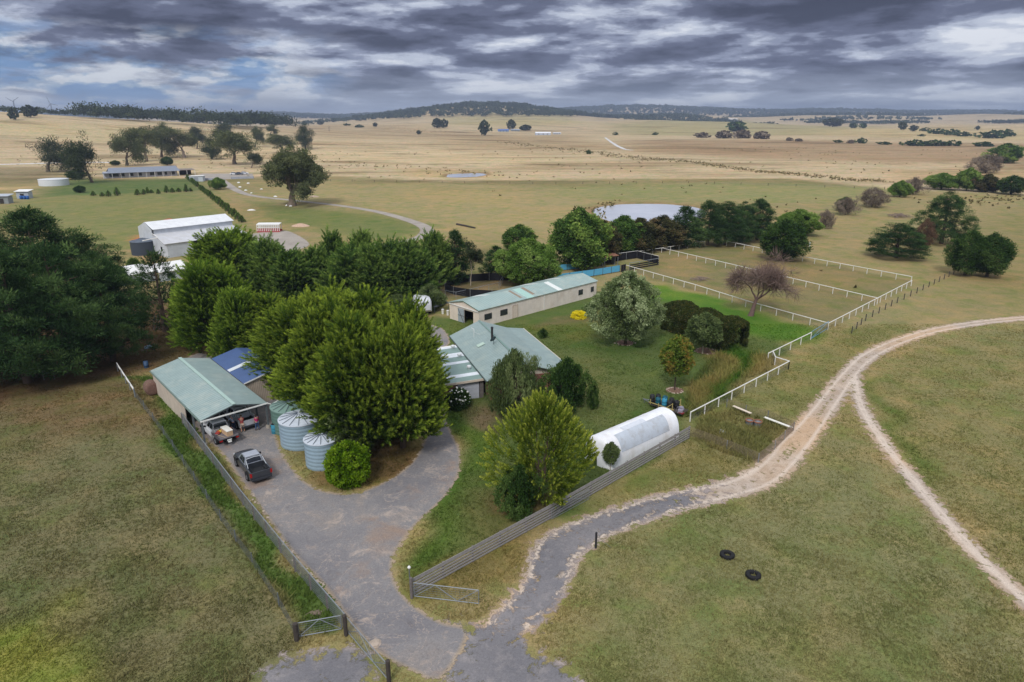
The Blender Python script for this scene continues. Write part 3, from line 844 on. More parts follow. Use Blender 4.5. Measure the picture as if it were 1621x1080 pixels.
# crown outlines -> clump centres
def hull(rg, n, H, Wd, prof, z0=0.0, lump=0.18, inner=0.35, seed=0):
    t = rg.random(n); th = rg.random(n) * 2 * np.pi
    r = prof(t)
    # weight by radius so clumps are even over the surface
    k = rg.random(n) < (0.25 + 0.75 * r / (r.max() + 1e-6))
    t = t[k]; th = th[k]; r = r[k]; n = len(t)
    ls = 0
    for j in range(5):
        f = rg.integers(2, 6); g_ = rg.uniform(2, 9); ls = ls + np.sin(f * th + g_ * t + rg.random() * 6.28)
    r = r * (1 + lump * ls / 2.2) * Wd / 2
    fac = np.where(rg.random(n) < inner, rg.uniform(0.45, 0.9, n), rg.uniform(0.9, 1.02, n)); fac = fac + np.where(rg.random(n) < .12, rg.uniform(0, .09, n), 0)
    x = r * fac * np.cos(th); y = r * fac * np.sin(th); z = z0 + (H - z0) * t
    slope = 0.6
    N = unit(np.stack([np.cos(th), np.sin(th), (t - 0.35) * 1.6], 1))
    return np.stack([x, y, z], 1), N, np.clip(0.45 + 0.13 * ls + rg.normal(size=n) * 0.1, 0, 1)

SEED = [100]
def RG():
    SEED[0] += 1
    return np.random.default_rng(SEED[0])

BARK = mat('bark', S(84, 70, 58), 0.9, var=0.3, scale=4)
BARKL = mat('pale_bark', S(168, 156, 140), 0.85, var=0.25, scale=3)
BARKG = mat('gum_bark', S(118, 104, 90), 0.85, var=0.3, scale=2.5)
TWIG = mat('twig_bark', S(104, 84, 78), 0.9, var=0.2)
LM = {
 'gold': leafmat('golden_cypress_leaf', S(36, 56, 20), S(78, 104, 34), S(160, 178, 64)),
 'lime': leafmat('bright_cypress_leaf', S(42, 66, 22), S(88, 118, 36), S(160, 184, 70)),
 'cyp': leafmat('dark_cypress_leaf', S(40, 62, 30), S(80, 112, 50), S(148, 172, 84)),
 'pine': leafmat('pine_needle', S(34, 54, 32), S(56, 82, 46), S(96, 120, 68), 0.15),
 'gum': leafmat('gum_leaf', S(66, 76, 46), S(96, 104, 68), S(136, 140, 100)),
 'gumd': leafmat('dark_gum_leaf', S(44, 54, 38), S(68, 80, 54), S(98, 106, 74)),
 'elm': leafmat('elm_leaf', S(70, 98, 36), S(104, 134, 58), S(148, 170, 90)),
 'silver': leafmat('silver_leaf', S(74, 92, 52), S(116, 132, 84), S(180, 192, 146)),
 'ylw': leafmat('yellow_green_leaf', S(66, 86, 26), S(112, 130, 40), S(176, 182, 78)),
 'wil': leafmat('willow_leaf', S(64, 80, 46), S(96, 112, 66), S(134, 146, 96)),
 'dkb': leafmat('dark_shrub_leaf', S(36, 58, 26), S(60, 86, 40), S(98, 120, 62)),
 'rusty': leafmat('rusty_leaf', S(48, 56, 34), S(82, 84, 52), S(124, 106, 74)),
 'greybare': leafmat('grey_twig', S(92, 82, 72), S(122, 110, 98), S(150, 138, 122), 0.0),
 'bright': leafmat('bright_shrub_leaf', S(62, 92, 14), S(98, 130, 24), S(140, 166, 46)),
 'hedge': leafmat('hedge_leaf', S(40, 54, 24), S(68, 78, 38), S(110, 98, 60)),
 'maple': leafmat('maple_leaf', S(72, 98, 38), S(108, 130, 52), S(158, 120, 62)),
 'bare': leafmat('bare_twig', S(98, 80, 74), S(126, 106, 98), S(150, 132, 122), 0.0),
 'flower': leafmat('yellow_flower', S(170, 164, 20), S(232, 214, 30), S(250, 236, 70)),
 'dead': leafmat('dead_leaf', S(84, 66, 50), S(112, 88, 70), S(142, 116, 94)),
}
PROTO = {}
def proto(kind, var, build):
    k = (kind, var)
    if k not in PROTO:
        cm, wm, h_, w_ = build(RG())
        v = np.empty(len(cm.vertices) * 3, np.float32); cm.vertices.foreach_get('co', v); v = v.reshape(-1, 3)
        r_ = np.hypot(v[:, 0], v[:, 1])
        PROTO[k] = (cm, wm, float(np.percentile(v[:, 2], 99.85)), 2 * float(np.percentile(r_, 98.5)))
    return PROTO[k]

def b_cypress(leaf, n=1500, per=34, s=0.34, H=13.0, Wd=10.0, sharp=0.8, z0=0.5, L=1.5, R=0.42, up=0.85, lump=0.2, multi=0):
    def f(rg):
        prof = lambda t: np.minimum(1, 0.72 + 1.4 * t) * np.clip(1 - t, 0, 1) ** sharp / ((1 - 0.2) ** sharp) * 0.98 + 0.05
        c = Crown()
        C, N, T = hull(rg, n, H - L * .7, Wd - 0.6 * L, prof, z0, lump, 0.3)
        if multi:
            for j in range(multi):
                a = rg.random() * 6.28; rr = Wd * rg.uniform(0.1, 0.26); hh = H * rg.uniform(0.72, 1.0)
                C2, N2, T2 = hull(rg, n // 4, hh - H * .45, Wd * 0.36, lambda t: (1 - t) ** 0.9 + .06, 0, 0.1, 0.3)
                C2 = C2 + np.array((rr * math.cos(a), rr * math.sin(a), H * .45))
                C = np.vstack([C, C2]); N = np.vstack([N, N2]); T = np.concatenate([T, T2])
        D = unit(N * np.array((1, 1, 0.4)) * 0.75 + np.array((0, 0, up)) + rg.normal(size=N.shape) * 0.18)
        m = len(C)
        c.add(leaves(rg, C, D, L * rg.uniform(0.6, 1.35, m), R * rg.uniform(0.8, 1.3, m), T, per, s, 0.17, 'cone'))
        segs = [([(0, 0, -0.2), (0.05, 0, H * .4), (0, 0.05, H * .85)], [0.38, 0.26, 0.06])]
        for j in range(14):
            a = rg.random() * 6.28; z = H * rg.uniform(0.08, 0.7); l = Wd * .4 * (1 - z / H)
            segs.append(([(0, 0, z), (l * .6 * math.cos(a), l * .6 * math.sin(a), z + l * .25), (l * math.cos(a), l * math.sin(a), z + l * .7)], [0.12, 0.07, 0.03]))
        return c.mesh('crown', LM[leaf]), wood_mesh('trunk', segs, BARK), H, Wd
    return f

def b_pine(leaf='pine', n=620, per=80, s=0.42, H=15.0, Wd=12.0, z0=1.6, kindr=1.05):
    def f(rg):
        prof = lambda t: np.minimum(1, 0.8 + t) * np.clip(1 - t ** 2.2, 0, 1) ** 0.8 + 0.08
        C, N, T = hull(rg, n, H - 0.8, Wd - 1.4, prof, z0, 0.30, 0.35)
        # layered boughs
        C[:, 2] += 0.35 * np.sin(C[:, 2] * 2.6 + np.arctan2(C[:, 1], C[:, 0]) * 3)
        m = len(C); c = Crown()
        D = unit(N * 0.5 + np.array((0, 0, 0.7)))
        c.add(leaves(rg, C, D, np.ones(m), kindr * rg.uniform(0.7, 1.25, m), T, per, s, 0.20, 'tuft', 0.6))
        segs = [([(0, 0, -0.2), (0.1, 0, H * .4), (0, 0.05, H * .88)], [0.42, 0.3, 0.06])]
        for j in range(26):
            a = rg.random() * 6.28; z = H * rg.uniform(0.1, 0.85); l = Wd * .43 * (1 - (z / H) ** 2)
            segs.append(([(0, 0, z), (l * .6 * math.cos(a), l * .6 * math.sin(a), z + l * .1), (l * math.cos(a), l * math.sin(a), z + l * .2)], [0.12, 0.08, 0.03]))
        return c.mesh('crown', LM[leaf]), wood_mesh('trunk', segs, BARK), H, Wd
    return f

def norm_hw(C):
    return C[:, 2].max(), 2 * np.percentile(np.abs(C[:, :2]), 97)

def b_gum(leaf='gum', bark=None, H=18.0, levels=3, spread=0.6, per=90, s=0.55, R=1.9, first=0.26, kidsn=3, lean=(0, 0), r0=0.55, flat=0.62, asp=0.34, kind='ball', shrink=0.7):
    def f(rg):
        segs, tips = branches(rg, H, r0, levels, spread, kidsn, first, lean, up=0.2, shrink=shrink)
        P = np.array([t[0] for t in tips]); m0 = len(P)
        C = np.vstack([P, P + rg.normal(size=P.shape) * R * 0.6, P * (0.88, 0.88, 0.96) + rg.normal(size=P.shape) * R * 0.5])
        m = len(C); c = Crown(); T = np.clip(rg.normal(0.45, 0.16, m), 0, 1)
        c.add(leaves(rg, C, np.tile((0, 0, 0.4), (m, 1)), np.ones(m) * R, R * rg.uniform(0.55, 1.15, m), T, per, s, asp, kind, flat))
        h, w = norm_hw(C)
        return c.mesh('crown', LM[leaf]), wood_mesh('trunk', segs, bark or BARKG), h + R * flat, w + R
    return f

def b_round(leaf, n=420, per=60, s=0.36, H=8.5, Wd=9.0, z0=0.8, R=0.75, asp=0.5, trunk=0.22, p=2.0, lump=0.16, bark=None, kind='ball', flat=0.85, L=1.0, stems=1):
    def f(rg):
        prof = lambda t: np.sqrt(np.clip(1 - np.abs(2 * t - 0.85) ** p, 0.02, 1))
        C, N, T = hull(rg, n, H - R * 0.6, Wd - 1.3 * R, prof, z0 + R * .5, lump, 0.35)
        m = len(C); c = Crown()
        c.add(leaves(rg, C, unit(N + np.array((0, 0, .5))), np.ones(m) * L, R * rg.uniform(0.6, 1.3, m), T, per, s, asp, kind, flat))
        segs = []
        for k in range(stems):
            a0 = rg.random() * 6.28; ox = 0 if stems == 1 else 0.25
            bx, by = ox * math.cos(a0), ox * math.sin(a0)
            segs.append(([(bx, by, -0.15), (bx * 2 + .05, by * 2, H * .3), (bx * 4, by * 4, H * .7)], [trunk, trunk * .7, trunk * .25]))
        for j in range(12):
            a = rg.random() * 6.28; z = z0 + (H - z0) * rg.uniform(0.0, 0.4); l = Wd * .36
            segs.append(([(0, 0, z), (l * .5 * math.cos(a), l * .5 * math.sin(a), z + l * .35), (l * math.cos(a), l * math.sin(a), min(z + l * .9, H * .9))], [trunk * .5, trunk * .3, trunk * .1]))
        return c.mesh('crown', LM[leaf]), wood_mesh('trunk', segs, bark or BARK), H, Wd
    return f

def b_bare(H=9.5, levels=5, leaf='bare', r0=0.3, lean=(0.25, 0), first=0.22, spread=0.5, kidsn=3, tw=14, s=0.9, R=0.8, shrink=0.74, thin=0.06):
    def f(rg):
        segs, tips = branches(rg, H, r0, levels, spread, kidsn, first, lean, up=0.15, shrink=shrink)
        P = np.array([t[0] for t in tips]); D = np.array([t[1] for t in tips]); m = len(P)
        c = Crown()
        c.add(leaves(rg, P - D * .2, D, np.ones(m) * R, np.ones(m) * R * .75, np.clip(rg.normal(0.5, 0.2, m), 0, 1), tw, s, thin, 'tuft', 0.9))
        h, w = norm_hw(P)
        return c.mesh('crown', LM[leaf]), wood_mesh('trunk', segs, TWIG), h + R * .6, w + R * .8
    return f

def far_mesh(leaf, n, s, H, Wd, z0):
    def f(rg):
        prof = lambda t: np.sqrt(np.clip(1 - np.abs(2 * t - 0.9) ** 2.2, 0.03, 1))
        C, N, T = hull(rg, n * 2, H - .8, Wd - 1, prof, z0, 0.3, 0.4)
        m = len(C); c = Crown()
        c.add(leaves(rg, C, unit(N + np.array((0, 0, .6))), np.ones(m), np.full(m, H * .08), T, 12, s, 0.7, 'ball', .8))
        return c.mesh('crown', LM[leaf]), wood_mesh('trunk', [([(0, 0, -.3), (0.1, 0, H * .5)], [H * .03, H * .015])], BARKG), H, Wd
    return f

KIND = {
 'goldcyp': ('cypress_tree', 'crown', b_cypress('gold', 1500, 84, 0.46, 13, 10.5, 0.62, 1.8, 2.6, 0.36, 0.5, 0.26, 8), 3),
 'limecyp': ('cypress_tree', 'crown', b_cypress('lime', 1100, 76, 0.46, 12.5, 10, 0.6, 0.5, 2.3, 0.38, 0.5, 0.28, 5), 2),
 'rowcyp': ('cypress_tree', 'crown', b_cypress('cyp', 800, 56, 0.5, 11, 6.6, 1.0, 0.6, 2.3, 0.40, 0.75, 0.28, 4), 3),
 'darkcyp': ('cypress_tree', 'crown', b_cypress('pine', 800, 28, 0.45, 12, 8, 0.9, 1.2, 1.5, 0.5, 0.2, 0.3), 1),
 'pine': ('pine_tree', 'crown', b_pine(), 3),
 'pinefar': ('pine_tree', 'crown', b_pine('pine', 330, 44, 0.62, 12, 8.0, 0.8, 1.1), 2),
 'gum': ('gum_tree', 'crown', b_gum('gum', per=150, R=2.2, flat=.7, s=.5), 3),
 'gumdark': ('gum_tree', 'crown', b_gum('gumd', H=17, R=2.4, per=110, flat=.7), 3),
 'gumbig': ('gum_tree', 'crown', b_gum('gum', H=19, levels=4, spread=0.52, per=110, s=0.42, R=1.25, first=0.13, kidsn=3, r0=0.85, shrink=0.86), 1),
 'gumpale': ('gum_tree', 'crown', b_gum('gumd', BARKL, H=10, levels=3, spread=0.38, per=80, s=0.34, R=0.85, first=0.36, kidsn=3, r0=0.16), 1),
 'elm': ('elm_tree', 'crown', b_round('elm', 760, 56, 0.34, 9, 9.5, 0.7, 0.65, 0.5, lump=.3), 2),
 'silver': ('poplar_tree', 'crown', b_round('silver', 1000, 44, 0.28, 9.5, 9.5, 1.2, 0.5, 0.5, 0.2, 2.0, 0.34), 1),
 'ylw': ('ash_tree', 'crown', b_round('ylw', 1250, 34, 0.27, 9.3, 9.5, 0.5, 0.34, 0.42, 0.16, 2.0, 0.30, None, 'cone', 1.0, 1.5, 3), 1),
 'maple': ('maple_tree', 'crown', b_round('maple', 300, 46, 0.24, 6.6, 3.8, 1.9, 0.42, 0.6, 0.09, 1.6, 0.3), 1),
 'birch': ('birch_tree', 'crown', b_round('wil', 330, 46, 0.26, 5, 4.2, 1.3, 0.45, 0.5, 0.1, 2.0, 0.2, BARKL), 1),
 'willow': ('willow_tree', 'crown', b_round('wil', 700, 40, 0.30, 6.8, 6.2, 0.2, 0.4, 0.22, 0.14, 2.0, 0.36, None, 'droop', 1.0, 1.0, 3), 1),
 'shrub': ('shrub', 'foliage', b_round('dkb', 460, 46, 0.25, 5.0, 5.6, 0.1, 0.45, 0.5, 0.1, 2.0, 0.42, stems=3), 2),
 'bright': ('shrub', 'foliage', b_round('bright', 420, 60, 0.16, 3.0, 3.4, 0.0, 0.3, 0.6, 0.06, 2.6, 0.16, stems=3), 1),
 'greyshrub': ('shrub', 'foliage', b_round('wil', 420, 46, 0.26, 4.5, 5, 0.1, 0.45, 0.4, 0.1, 2.4, 0.3, stems=3), 1),
 'smallconifer': ('conifer', 'foliage', b_cypress('cyp', 260, 22, 0.3, 3.4, 2.6, 0.8, 0.1, 0.6, 0.25, 0.9, 0.2), 1),
 'rusty': ('tree', 'crown', b_round('rusty', 600, 50, 0.42, 11, 8, 0.5, 0.8, 0.5, 0.2, 2.2, 0.28), 2),
 'mixed': ('tree', 'crown', b_round('cyp', 600, 50, 0.42, 12, 9, 0.5, 0.85, 0.5, 0.2, 2.2, 0.28), 2),
 'bare': ('bare_tree', 'crown', b_bare(spread=0.62, shrink=0.78, tw=16, s=1.1, R=1.1, thin=0.028), 1),
 'barefar': ('bare_tree', 'crown', b_round('greybare', 300, 34, 0.8, 7, 10, 0.3, 0.9, 0.10, 0.2, 2.0, 0.45), 2),
 'deadpine': ('dead_tree', 'crown', b_round('dead', 260, 40, 0.6, 10, 7, 0.6, 0.8, 0.14, 0.2, 2.0, 0.3), 1),
 'casu': ('casuarina_tree', 'crown', b_round('dkb', 560, 44, 0.4, 9, 7, 0.8, 0.7, 0.3, 0.25, 2.2, 0.24), 2),
 'fartree': ('tree', 'crown', far_mesh('gumd', 60, 2.2, 14, 14, 2.0), 3),
 'farpine': ('pine_tree', 'crown', far_mesh('pine', 80, 1.6, 12, 12, 0.5), 2),
 'farshrub': ('shrub', 'foliage', far_mesh('dkb', 50, 1.1, 5, 9, 0.0), 2),
 'farbare': ('shrub', 'foliage', far_mesh('greybare', 60, 1.2, 5, 9, 0.0), 2),
}
_n = {}
def plant(kind, base, h, w, label, cat=None, group=None, rz=None, var=None):
    nm, part, bld, nv = KIND[kind]
    i = _n.get(kind, 0); _n[kind] = i + 1
    if var is None: var = i % nv
    cm, wm, H0, W0 = proto(kind, var, bld)
    o = thing(nm, label, cat or {'cypress_tree': 'cypress', 'pine_tree': 'pine', 'gum_tree': 'gum tree'}.get(nm, nm.replace('_', ' ').replace('bare tree', 'tree')), base, 0, group)
    rr = random.Random(i * 7 + len(kind))
    o.rotation_euler = (0, 0, rr.uniform(0, 6.28) if rz is None else rz)
    o.scale = (w / W0, w / W0, h / H0)
    for n_, m_ in ((part, cm), ('trunk', wm)):
        c = bpy.data.objects.new(n_, m_); COL.objects.link(c); c.parent = o
    return o
WIDE = {'goldcyp': 1.08, 'limecyp': 1.12, 'rowcyp': 1.3, 'mixed': 1.3, 'rusty': 1.3, 'pinefar': 1.25, 'ylw': .95, 'silver': 1.08, 'gum': 1.3, 'gumdark': 1.3, 'gumbig': 1.12, 'bare': 1.15, 'bright': 1.0, 'shrub': 1.1, 'fartree': 1.2, 'farshrub': 1.2, 'farbare': 1.2, 'maple': 1.1, 'willow': 1.25, 'casu': 1.15}
def P(kind, bx, by, top, w, label, group=None, **kw):
    """a plant whose foot is seen at (bx, by), top at row top, crown w pixels wide in the photograph"""
    b = at(bx, by)
    w = w * WIDE.get(kind, 1.12)
    return plant(kind, b, max(hz(b, top), 0.5), w * depth(b) / FPX, label, group=group, **kw)

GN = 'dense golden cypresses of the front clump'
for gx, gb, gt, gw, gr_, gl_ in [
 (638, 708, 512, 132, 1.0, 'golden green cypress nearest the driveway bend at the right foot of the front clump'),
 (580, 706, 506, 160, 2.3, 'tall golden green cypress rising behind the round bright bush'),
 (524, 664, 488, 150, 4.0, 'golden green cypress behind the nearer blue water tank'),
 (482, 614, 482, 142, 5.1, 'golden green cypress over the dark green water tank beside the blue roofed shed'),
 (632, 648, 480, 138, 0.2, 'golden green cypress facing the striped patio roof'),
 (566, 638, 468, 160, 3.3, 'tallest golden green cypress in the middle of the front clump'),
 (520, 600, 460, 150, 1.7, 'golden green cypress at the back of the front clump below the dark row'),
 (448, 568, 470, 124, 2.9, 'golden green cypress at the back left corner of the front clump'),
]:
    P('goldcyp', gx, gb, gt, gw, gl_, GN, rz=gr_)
P('greyshrub', 560, 712, 622, 104, 'loose grey green shrub leaning over the right water tank')
P('bright', 552, 764, 700, 74, 'round clipped bright green bush beside the right water tank')
P('limecyp', 384, 572, 456, 76, 'lower bright green cypress touching the blue roofed shed', 'bright cypresses behind the sheds')
P('limecyp', 316, 540, 446, 74, 'smaller bright green cypress beside the timber stack', 'bright cypresses behind the sheds')
P('limecyp', 350, 552, 414, 122, 'bright green cypress behind the blue roofed shed', 'bright cypresses behind the sheds')
P('limecyp', 372, 470, 362, 128, 'rounded lime green cypress hiding the corner of the white shed', 'bright cypresses behind the sheds')
P('darkcyp', 262, 525, 396, 100, 'dark open cypress over the timber stack')
GP = 'tall dark pines along the left edge'
P('pine', -40, 600, 415, 170, 'dark pine cut by the left edge of the picture', GP)
P('pine', 45, 605, 400, 170, 'dark pine over the two fence posts near the left edge', GP)
P('pine', 110, 590, 385, 160, 'dark pine in the middle of the left row', GP)
P('pine', 180, 572, 402, 130, 'dark pine at the right end of the left row, nearest the green shed', GP)
P('pine', 75, 500, 330, 170, 'tallest dark pine rising behind the left row', GP)
P('pine', 145, 490, 372, 130, 'dark pine behind the left row beside the grey tank', GP)
P('pine', -10, 505, 345, 130, 'dark pine at the back, cut by the left edge', GP)
GR_ = 'row of dark cypresses behind the front clump'
for (x, b_, tp, w_, lb) in [
 (408, 474, 384, 66, 'dark cypress at the left end of the middle row, touching the lime green crown'),
 (436, 478, 376, 70, 'second dark cypress from the left of the middle row, below the gravel yard'),
 (470, 482, 392, 76, 'low dark cypress of the middle row left of the two tall tips'),
 (503, 476, 392, 66, 'dark cypress of the middle row between two taller neighbours'),
 (531, 462, 364, 50, 'slender dark cypress with a tall tip, left of centre in the middle row'),
 (552, 482, 388, 74, 'broad dark cypress of the middle row right of the slender tall tip'),
 (576, 466, 366, 56, 'slender dark cypress of the middle row with the twin of the tall tips'),
 (598, 484, 386, 78, 'broad dark cypress in the right half of the middle row'),
 (624, 480, 376, 76, 'dark cypress second from the right of the broad ones in the middle row'),
 (650, 478, 380, 74, 'dark cypress at the right end of the broad ones, above the horse float'),
 (690, 452, 364, 52, 'upright dark cypress standing clear right of the middle row'),
]:
    P('rowcyp', x, b_, tp, w_, lb, GR_)
P('pinefar', 722, 448, 364, 46, 'blue green conifer left of the slim gum behind the round yard')
P('gumpale', 745, 452, 374, 52, 'slim gum with a pale forked trunk behind the stable end')
P('pinefar', 786, 440, 390, 42, 'small dark conifer left of the round elm')
P('elm', 836, 452, 378, 92, 'round mid green elm behind the long stable roof')
P('mixed', 822, 398, 356, 44, 'dark tree behind the round elm')
P('greyshrub', 682, 492, 450, 42, 'pale green weeping bush right of the horse float')
P('greyshrub', 632, 494, 466, 46, 'grey green shrub left of the horse float')
P('elm', 636, 552, 494, 44, 'soft green shrubby tree at the right edge of the front cypress clump')
GD = 'trees between the dam and the paddock'
for (k, x, b_, tp, w_, lb) in [
 ('mixed', 915, 425, 330, 86, 'tall dark tree with rusty tips left of the tin shelter'),
 ('rusty', 950, 412, 350, 60, 'rust brown tinged tree behind the tin shelter'),
 ('mixed', 985, 402, 342, 52, 'dark tree in front of the left end of the dam'),
 ('rusty', 1012, 400, 346, 56, 'brown tinged tree in front of the dam'),
 ('rusty', 1046, 394, 342, 60, 'brownish tree at the right of the dam'),
 ('pinefar', 1082, 392, 326, 48, 'dark green conifer covering the right tip of the dam'),
 ('rusty', 1062, 392, 350, 40, 'rusty small tree between the brownish tree and the dark conifer'),
]:
    P(k, x, b_, tp, w_, lb, GD)
GE = 'dark pines at the back of the paddock'
for (x, b_, tp, w_, lb) in [(1120, 388, 318, 64, 'dark pine at the left of the four by the paddock'), (1148, 388, 320, 66, 'second dark pine from the left by the paddock'), (1174, 384, 320, 64, 'third dark pine from the left by the paddock'), (1198, 380, 315, 56, 'rightmost dark pine by the paddock')]:
    P('pine', x, b_, tp, w_, lb, GE)
P('casu', 1238, 412, 348, 68, 'olive green spreading tree on the paddock back rail')
P('elm', 1262, 372, 332, 64, 'bright green broad shrub behind the olive green tree')
P('barefar', 1306, 362, 332, 30, 'small bare purple brown tree right of the bright green shrub')
P('barefar', 1338, 340, 312, 42, 'bare brown thicket tree, leftmost of the thicket line')
P('barefar', 1380, 328, 296, 52, 'wide bare brown tree in the middle of the thicket line')
P('casu', 1336, 334, 312, 24, 'small dark green tree among bare brown ones')
P('elm', 1424, 312, 286, 34, 'green shrub below the bare tree in the creek line', )
P('barefar', 1445, 308, 280, 42, 'bare greyish tree right of the green creek shrub')
P('elm', 1490, 300, 274, 50, 'green willow like tree in the creek line')
P('elm', 1530, 302, 266, 46, 'taller green willow like tree in the creek line')
P('barefar', 1560, 274, 244, 60, 'purple brown tree before the dark round one at the far right')
P('mixed', 1590, 258, 227, 44, 'dark green round tree at the far right of the creek line')
P('rusty', 1560, 304, 276, 36, 'sprawling half bare tree near the right edge')
P('casu', 1600, 308, 278, 40, 'dark spreading tree near the right edge')
P('pine', 1418, 408, 354, 84, 'low wide dark pine left of the brown dead tree')
P('pine', 1490, 386, 304, 84, 'big dark pine with brownish top behind the dead tree')
P('deadpine', 1460, 396, 346, 30, 'dead brown tree between two dark pines')
P('casu', 1527, 436, 366, 56, 'grey green casuarina left of its twin by the right fence')
P('casu', 1562, 438, 370, 58, 'grey green casuarina at the right of the pair')
P('silver', 990, 545, 430, 112, 'silver leaved poplar on the lawn with a ring of stones at its foot')
P('bare', 1188, 500, 402, 116, 'leaning bare tree with purple brown twigs outside the paddock rail', rz=0.1)
P('maple', 1068, 618, 532, 50, 'small maple turning orange on the lawn, mulch ring at its foot')
P('birch', 1112, 560, 496, 52, 'small tree with a white trunk in front of the clipped hedge')
P('willow', 815, 655, 554, 88, 'feathery willow against the house roof')
P('shrub', 896, 648, 568, 84, 'dense dark green bush right of the willow')
P('shrub', 938, 648, 606, 22, 'small dark bush at the right foot of the dense bush')
P('ylw', 858, 792, 622, 178, 'large yellow green tree inside the slatted fence')
P('shrub', 822, 812, 738, 84, 'dark glossy shrub under the yellow green tree')
P('birch', 966, 744, 700, 24, 'spindly sapling at the near end of the plastic tunnel')
P('shrub', 934, 497, 480, 22, 'small green bush behind the yellow flowers')
P('shrub', 860, 535, 520, 16, 'tiny bush at the far edge of the house roof')
P('rowcyp', 212, 425, 408, 18, 'young conifer beside the grey tank')

# gums around the far house
GG = 'gum trees around the far house'
for (k, x, b_, tp, w_, lb) in [
 ('gumdark', 76, 272, 216, 70, 'leaning flat topped gum left of the white tank'),
 ('gumdark', 146, 289, 209, 62, 'dark gum with a thick trunk on the green lawn of the far house'),
 ('gum', 201, 262, 203, 56, 'tall gum behind the left half of the far house'),
 ('gum', 232, 256, 200, 40, 'pale gum behind the far house roof'),
 ('gum', 256, 249, 194, 50, 'highest gum of the group behind the far house'),
 ('gum', 292, 250, 202, 60, 'spreading gum right of the far house roof'),
 ('gumdark', 312, 236, 200, 26, 'small dark gum behind the spreading one'),
 ('gumdark', 336, 252, 214, 40, 'thin gum left of the car park'),
 ('gum', 372, 260, 206, 64, 'forked gum behind the parked cars'),
 ('gumdark', 398, 266, 238, 32, 'round dark blue green tree beside the parked cars'),
 ('gumdark', 358, 232, 194, 34, 'gum on the rise above the forked gum'),
 ('gum', 404, 232, 200, 26, 'narrow gum on the rise left of the big gum'),
 ('gum', 428, 214, 197, 20, 'small gum above the big spreading gum'),
 ('gum', 446, 242, 212, 46, 'gum partly behind the big spreading gum'),
 ('gumdark', 484, 236, 194, 34, 'dark gum right of the big spreading gum on the dry slope'),
 ('gumbig', 462, 326, 234, 106, 'big spreading gum standing beside the curved gravel drive'),
 ('elm', 346, 300, 281, 24, 'small round green tree at the top of the gravel drive'),
 ('casu', 183, 262, 254, 15, 'yellow green bush behind the left end of the far house'),
 ('casu', 265, 262, 248, 18, 'yellow green bush behind the right half of the far house'),
 ('casu', 122, 284, 269, 28, 'low dark tree left of the thick trunked gum'),
 ('casu', 127, 305, 294, 17, 'round dark shrub at the lower edge of the far lawn'),
]:
    P(k, x, b_, tp, w_, lb, GG if k.startswith('gum') else None)
for i, (x, b_, tp, w_) in enumerate([(148, 310, 302, 8), (162, 311, 304, 8), (172, 311, 301, 9), (186, 310, 296, 9), (218, 309, 299, 9), (228, 308, 299, 8), (234, 306, 296, 7), (240, 306, 300, 7), (251, 307, 299, 7), (264, 305, 293, 8), (273, 305, 297, 8), (283, 304, 297, 8), (295, 304, 291, 8), (302, 303, 297, 6)]):
    P('smallconifer', x, b_, tp, w_, 'young conifer in the row along the lower fence of the far lawn', 'young conifers below the far lawn')
GH = 'clipped shrubs running down from the far house'
A_, B_ = at(297, 283), at(383, 352)
for i in range(26):
    t = i / 25
    if 0.30 < t < 0.36: continue
    q = A_ * (1 - t) + B_ * t
    plant('smallconifer', (q[0], q[1], 0), random.uniform(2.0, 2.9), 2.5, 'green shrub in the hedge line running down from the far house to the white shed', 'shrub', GH)

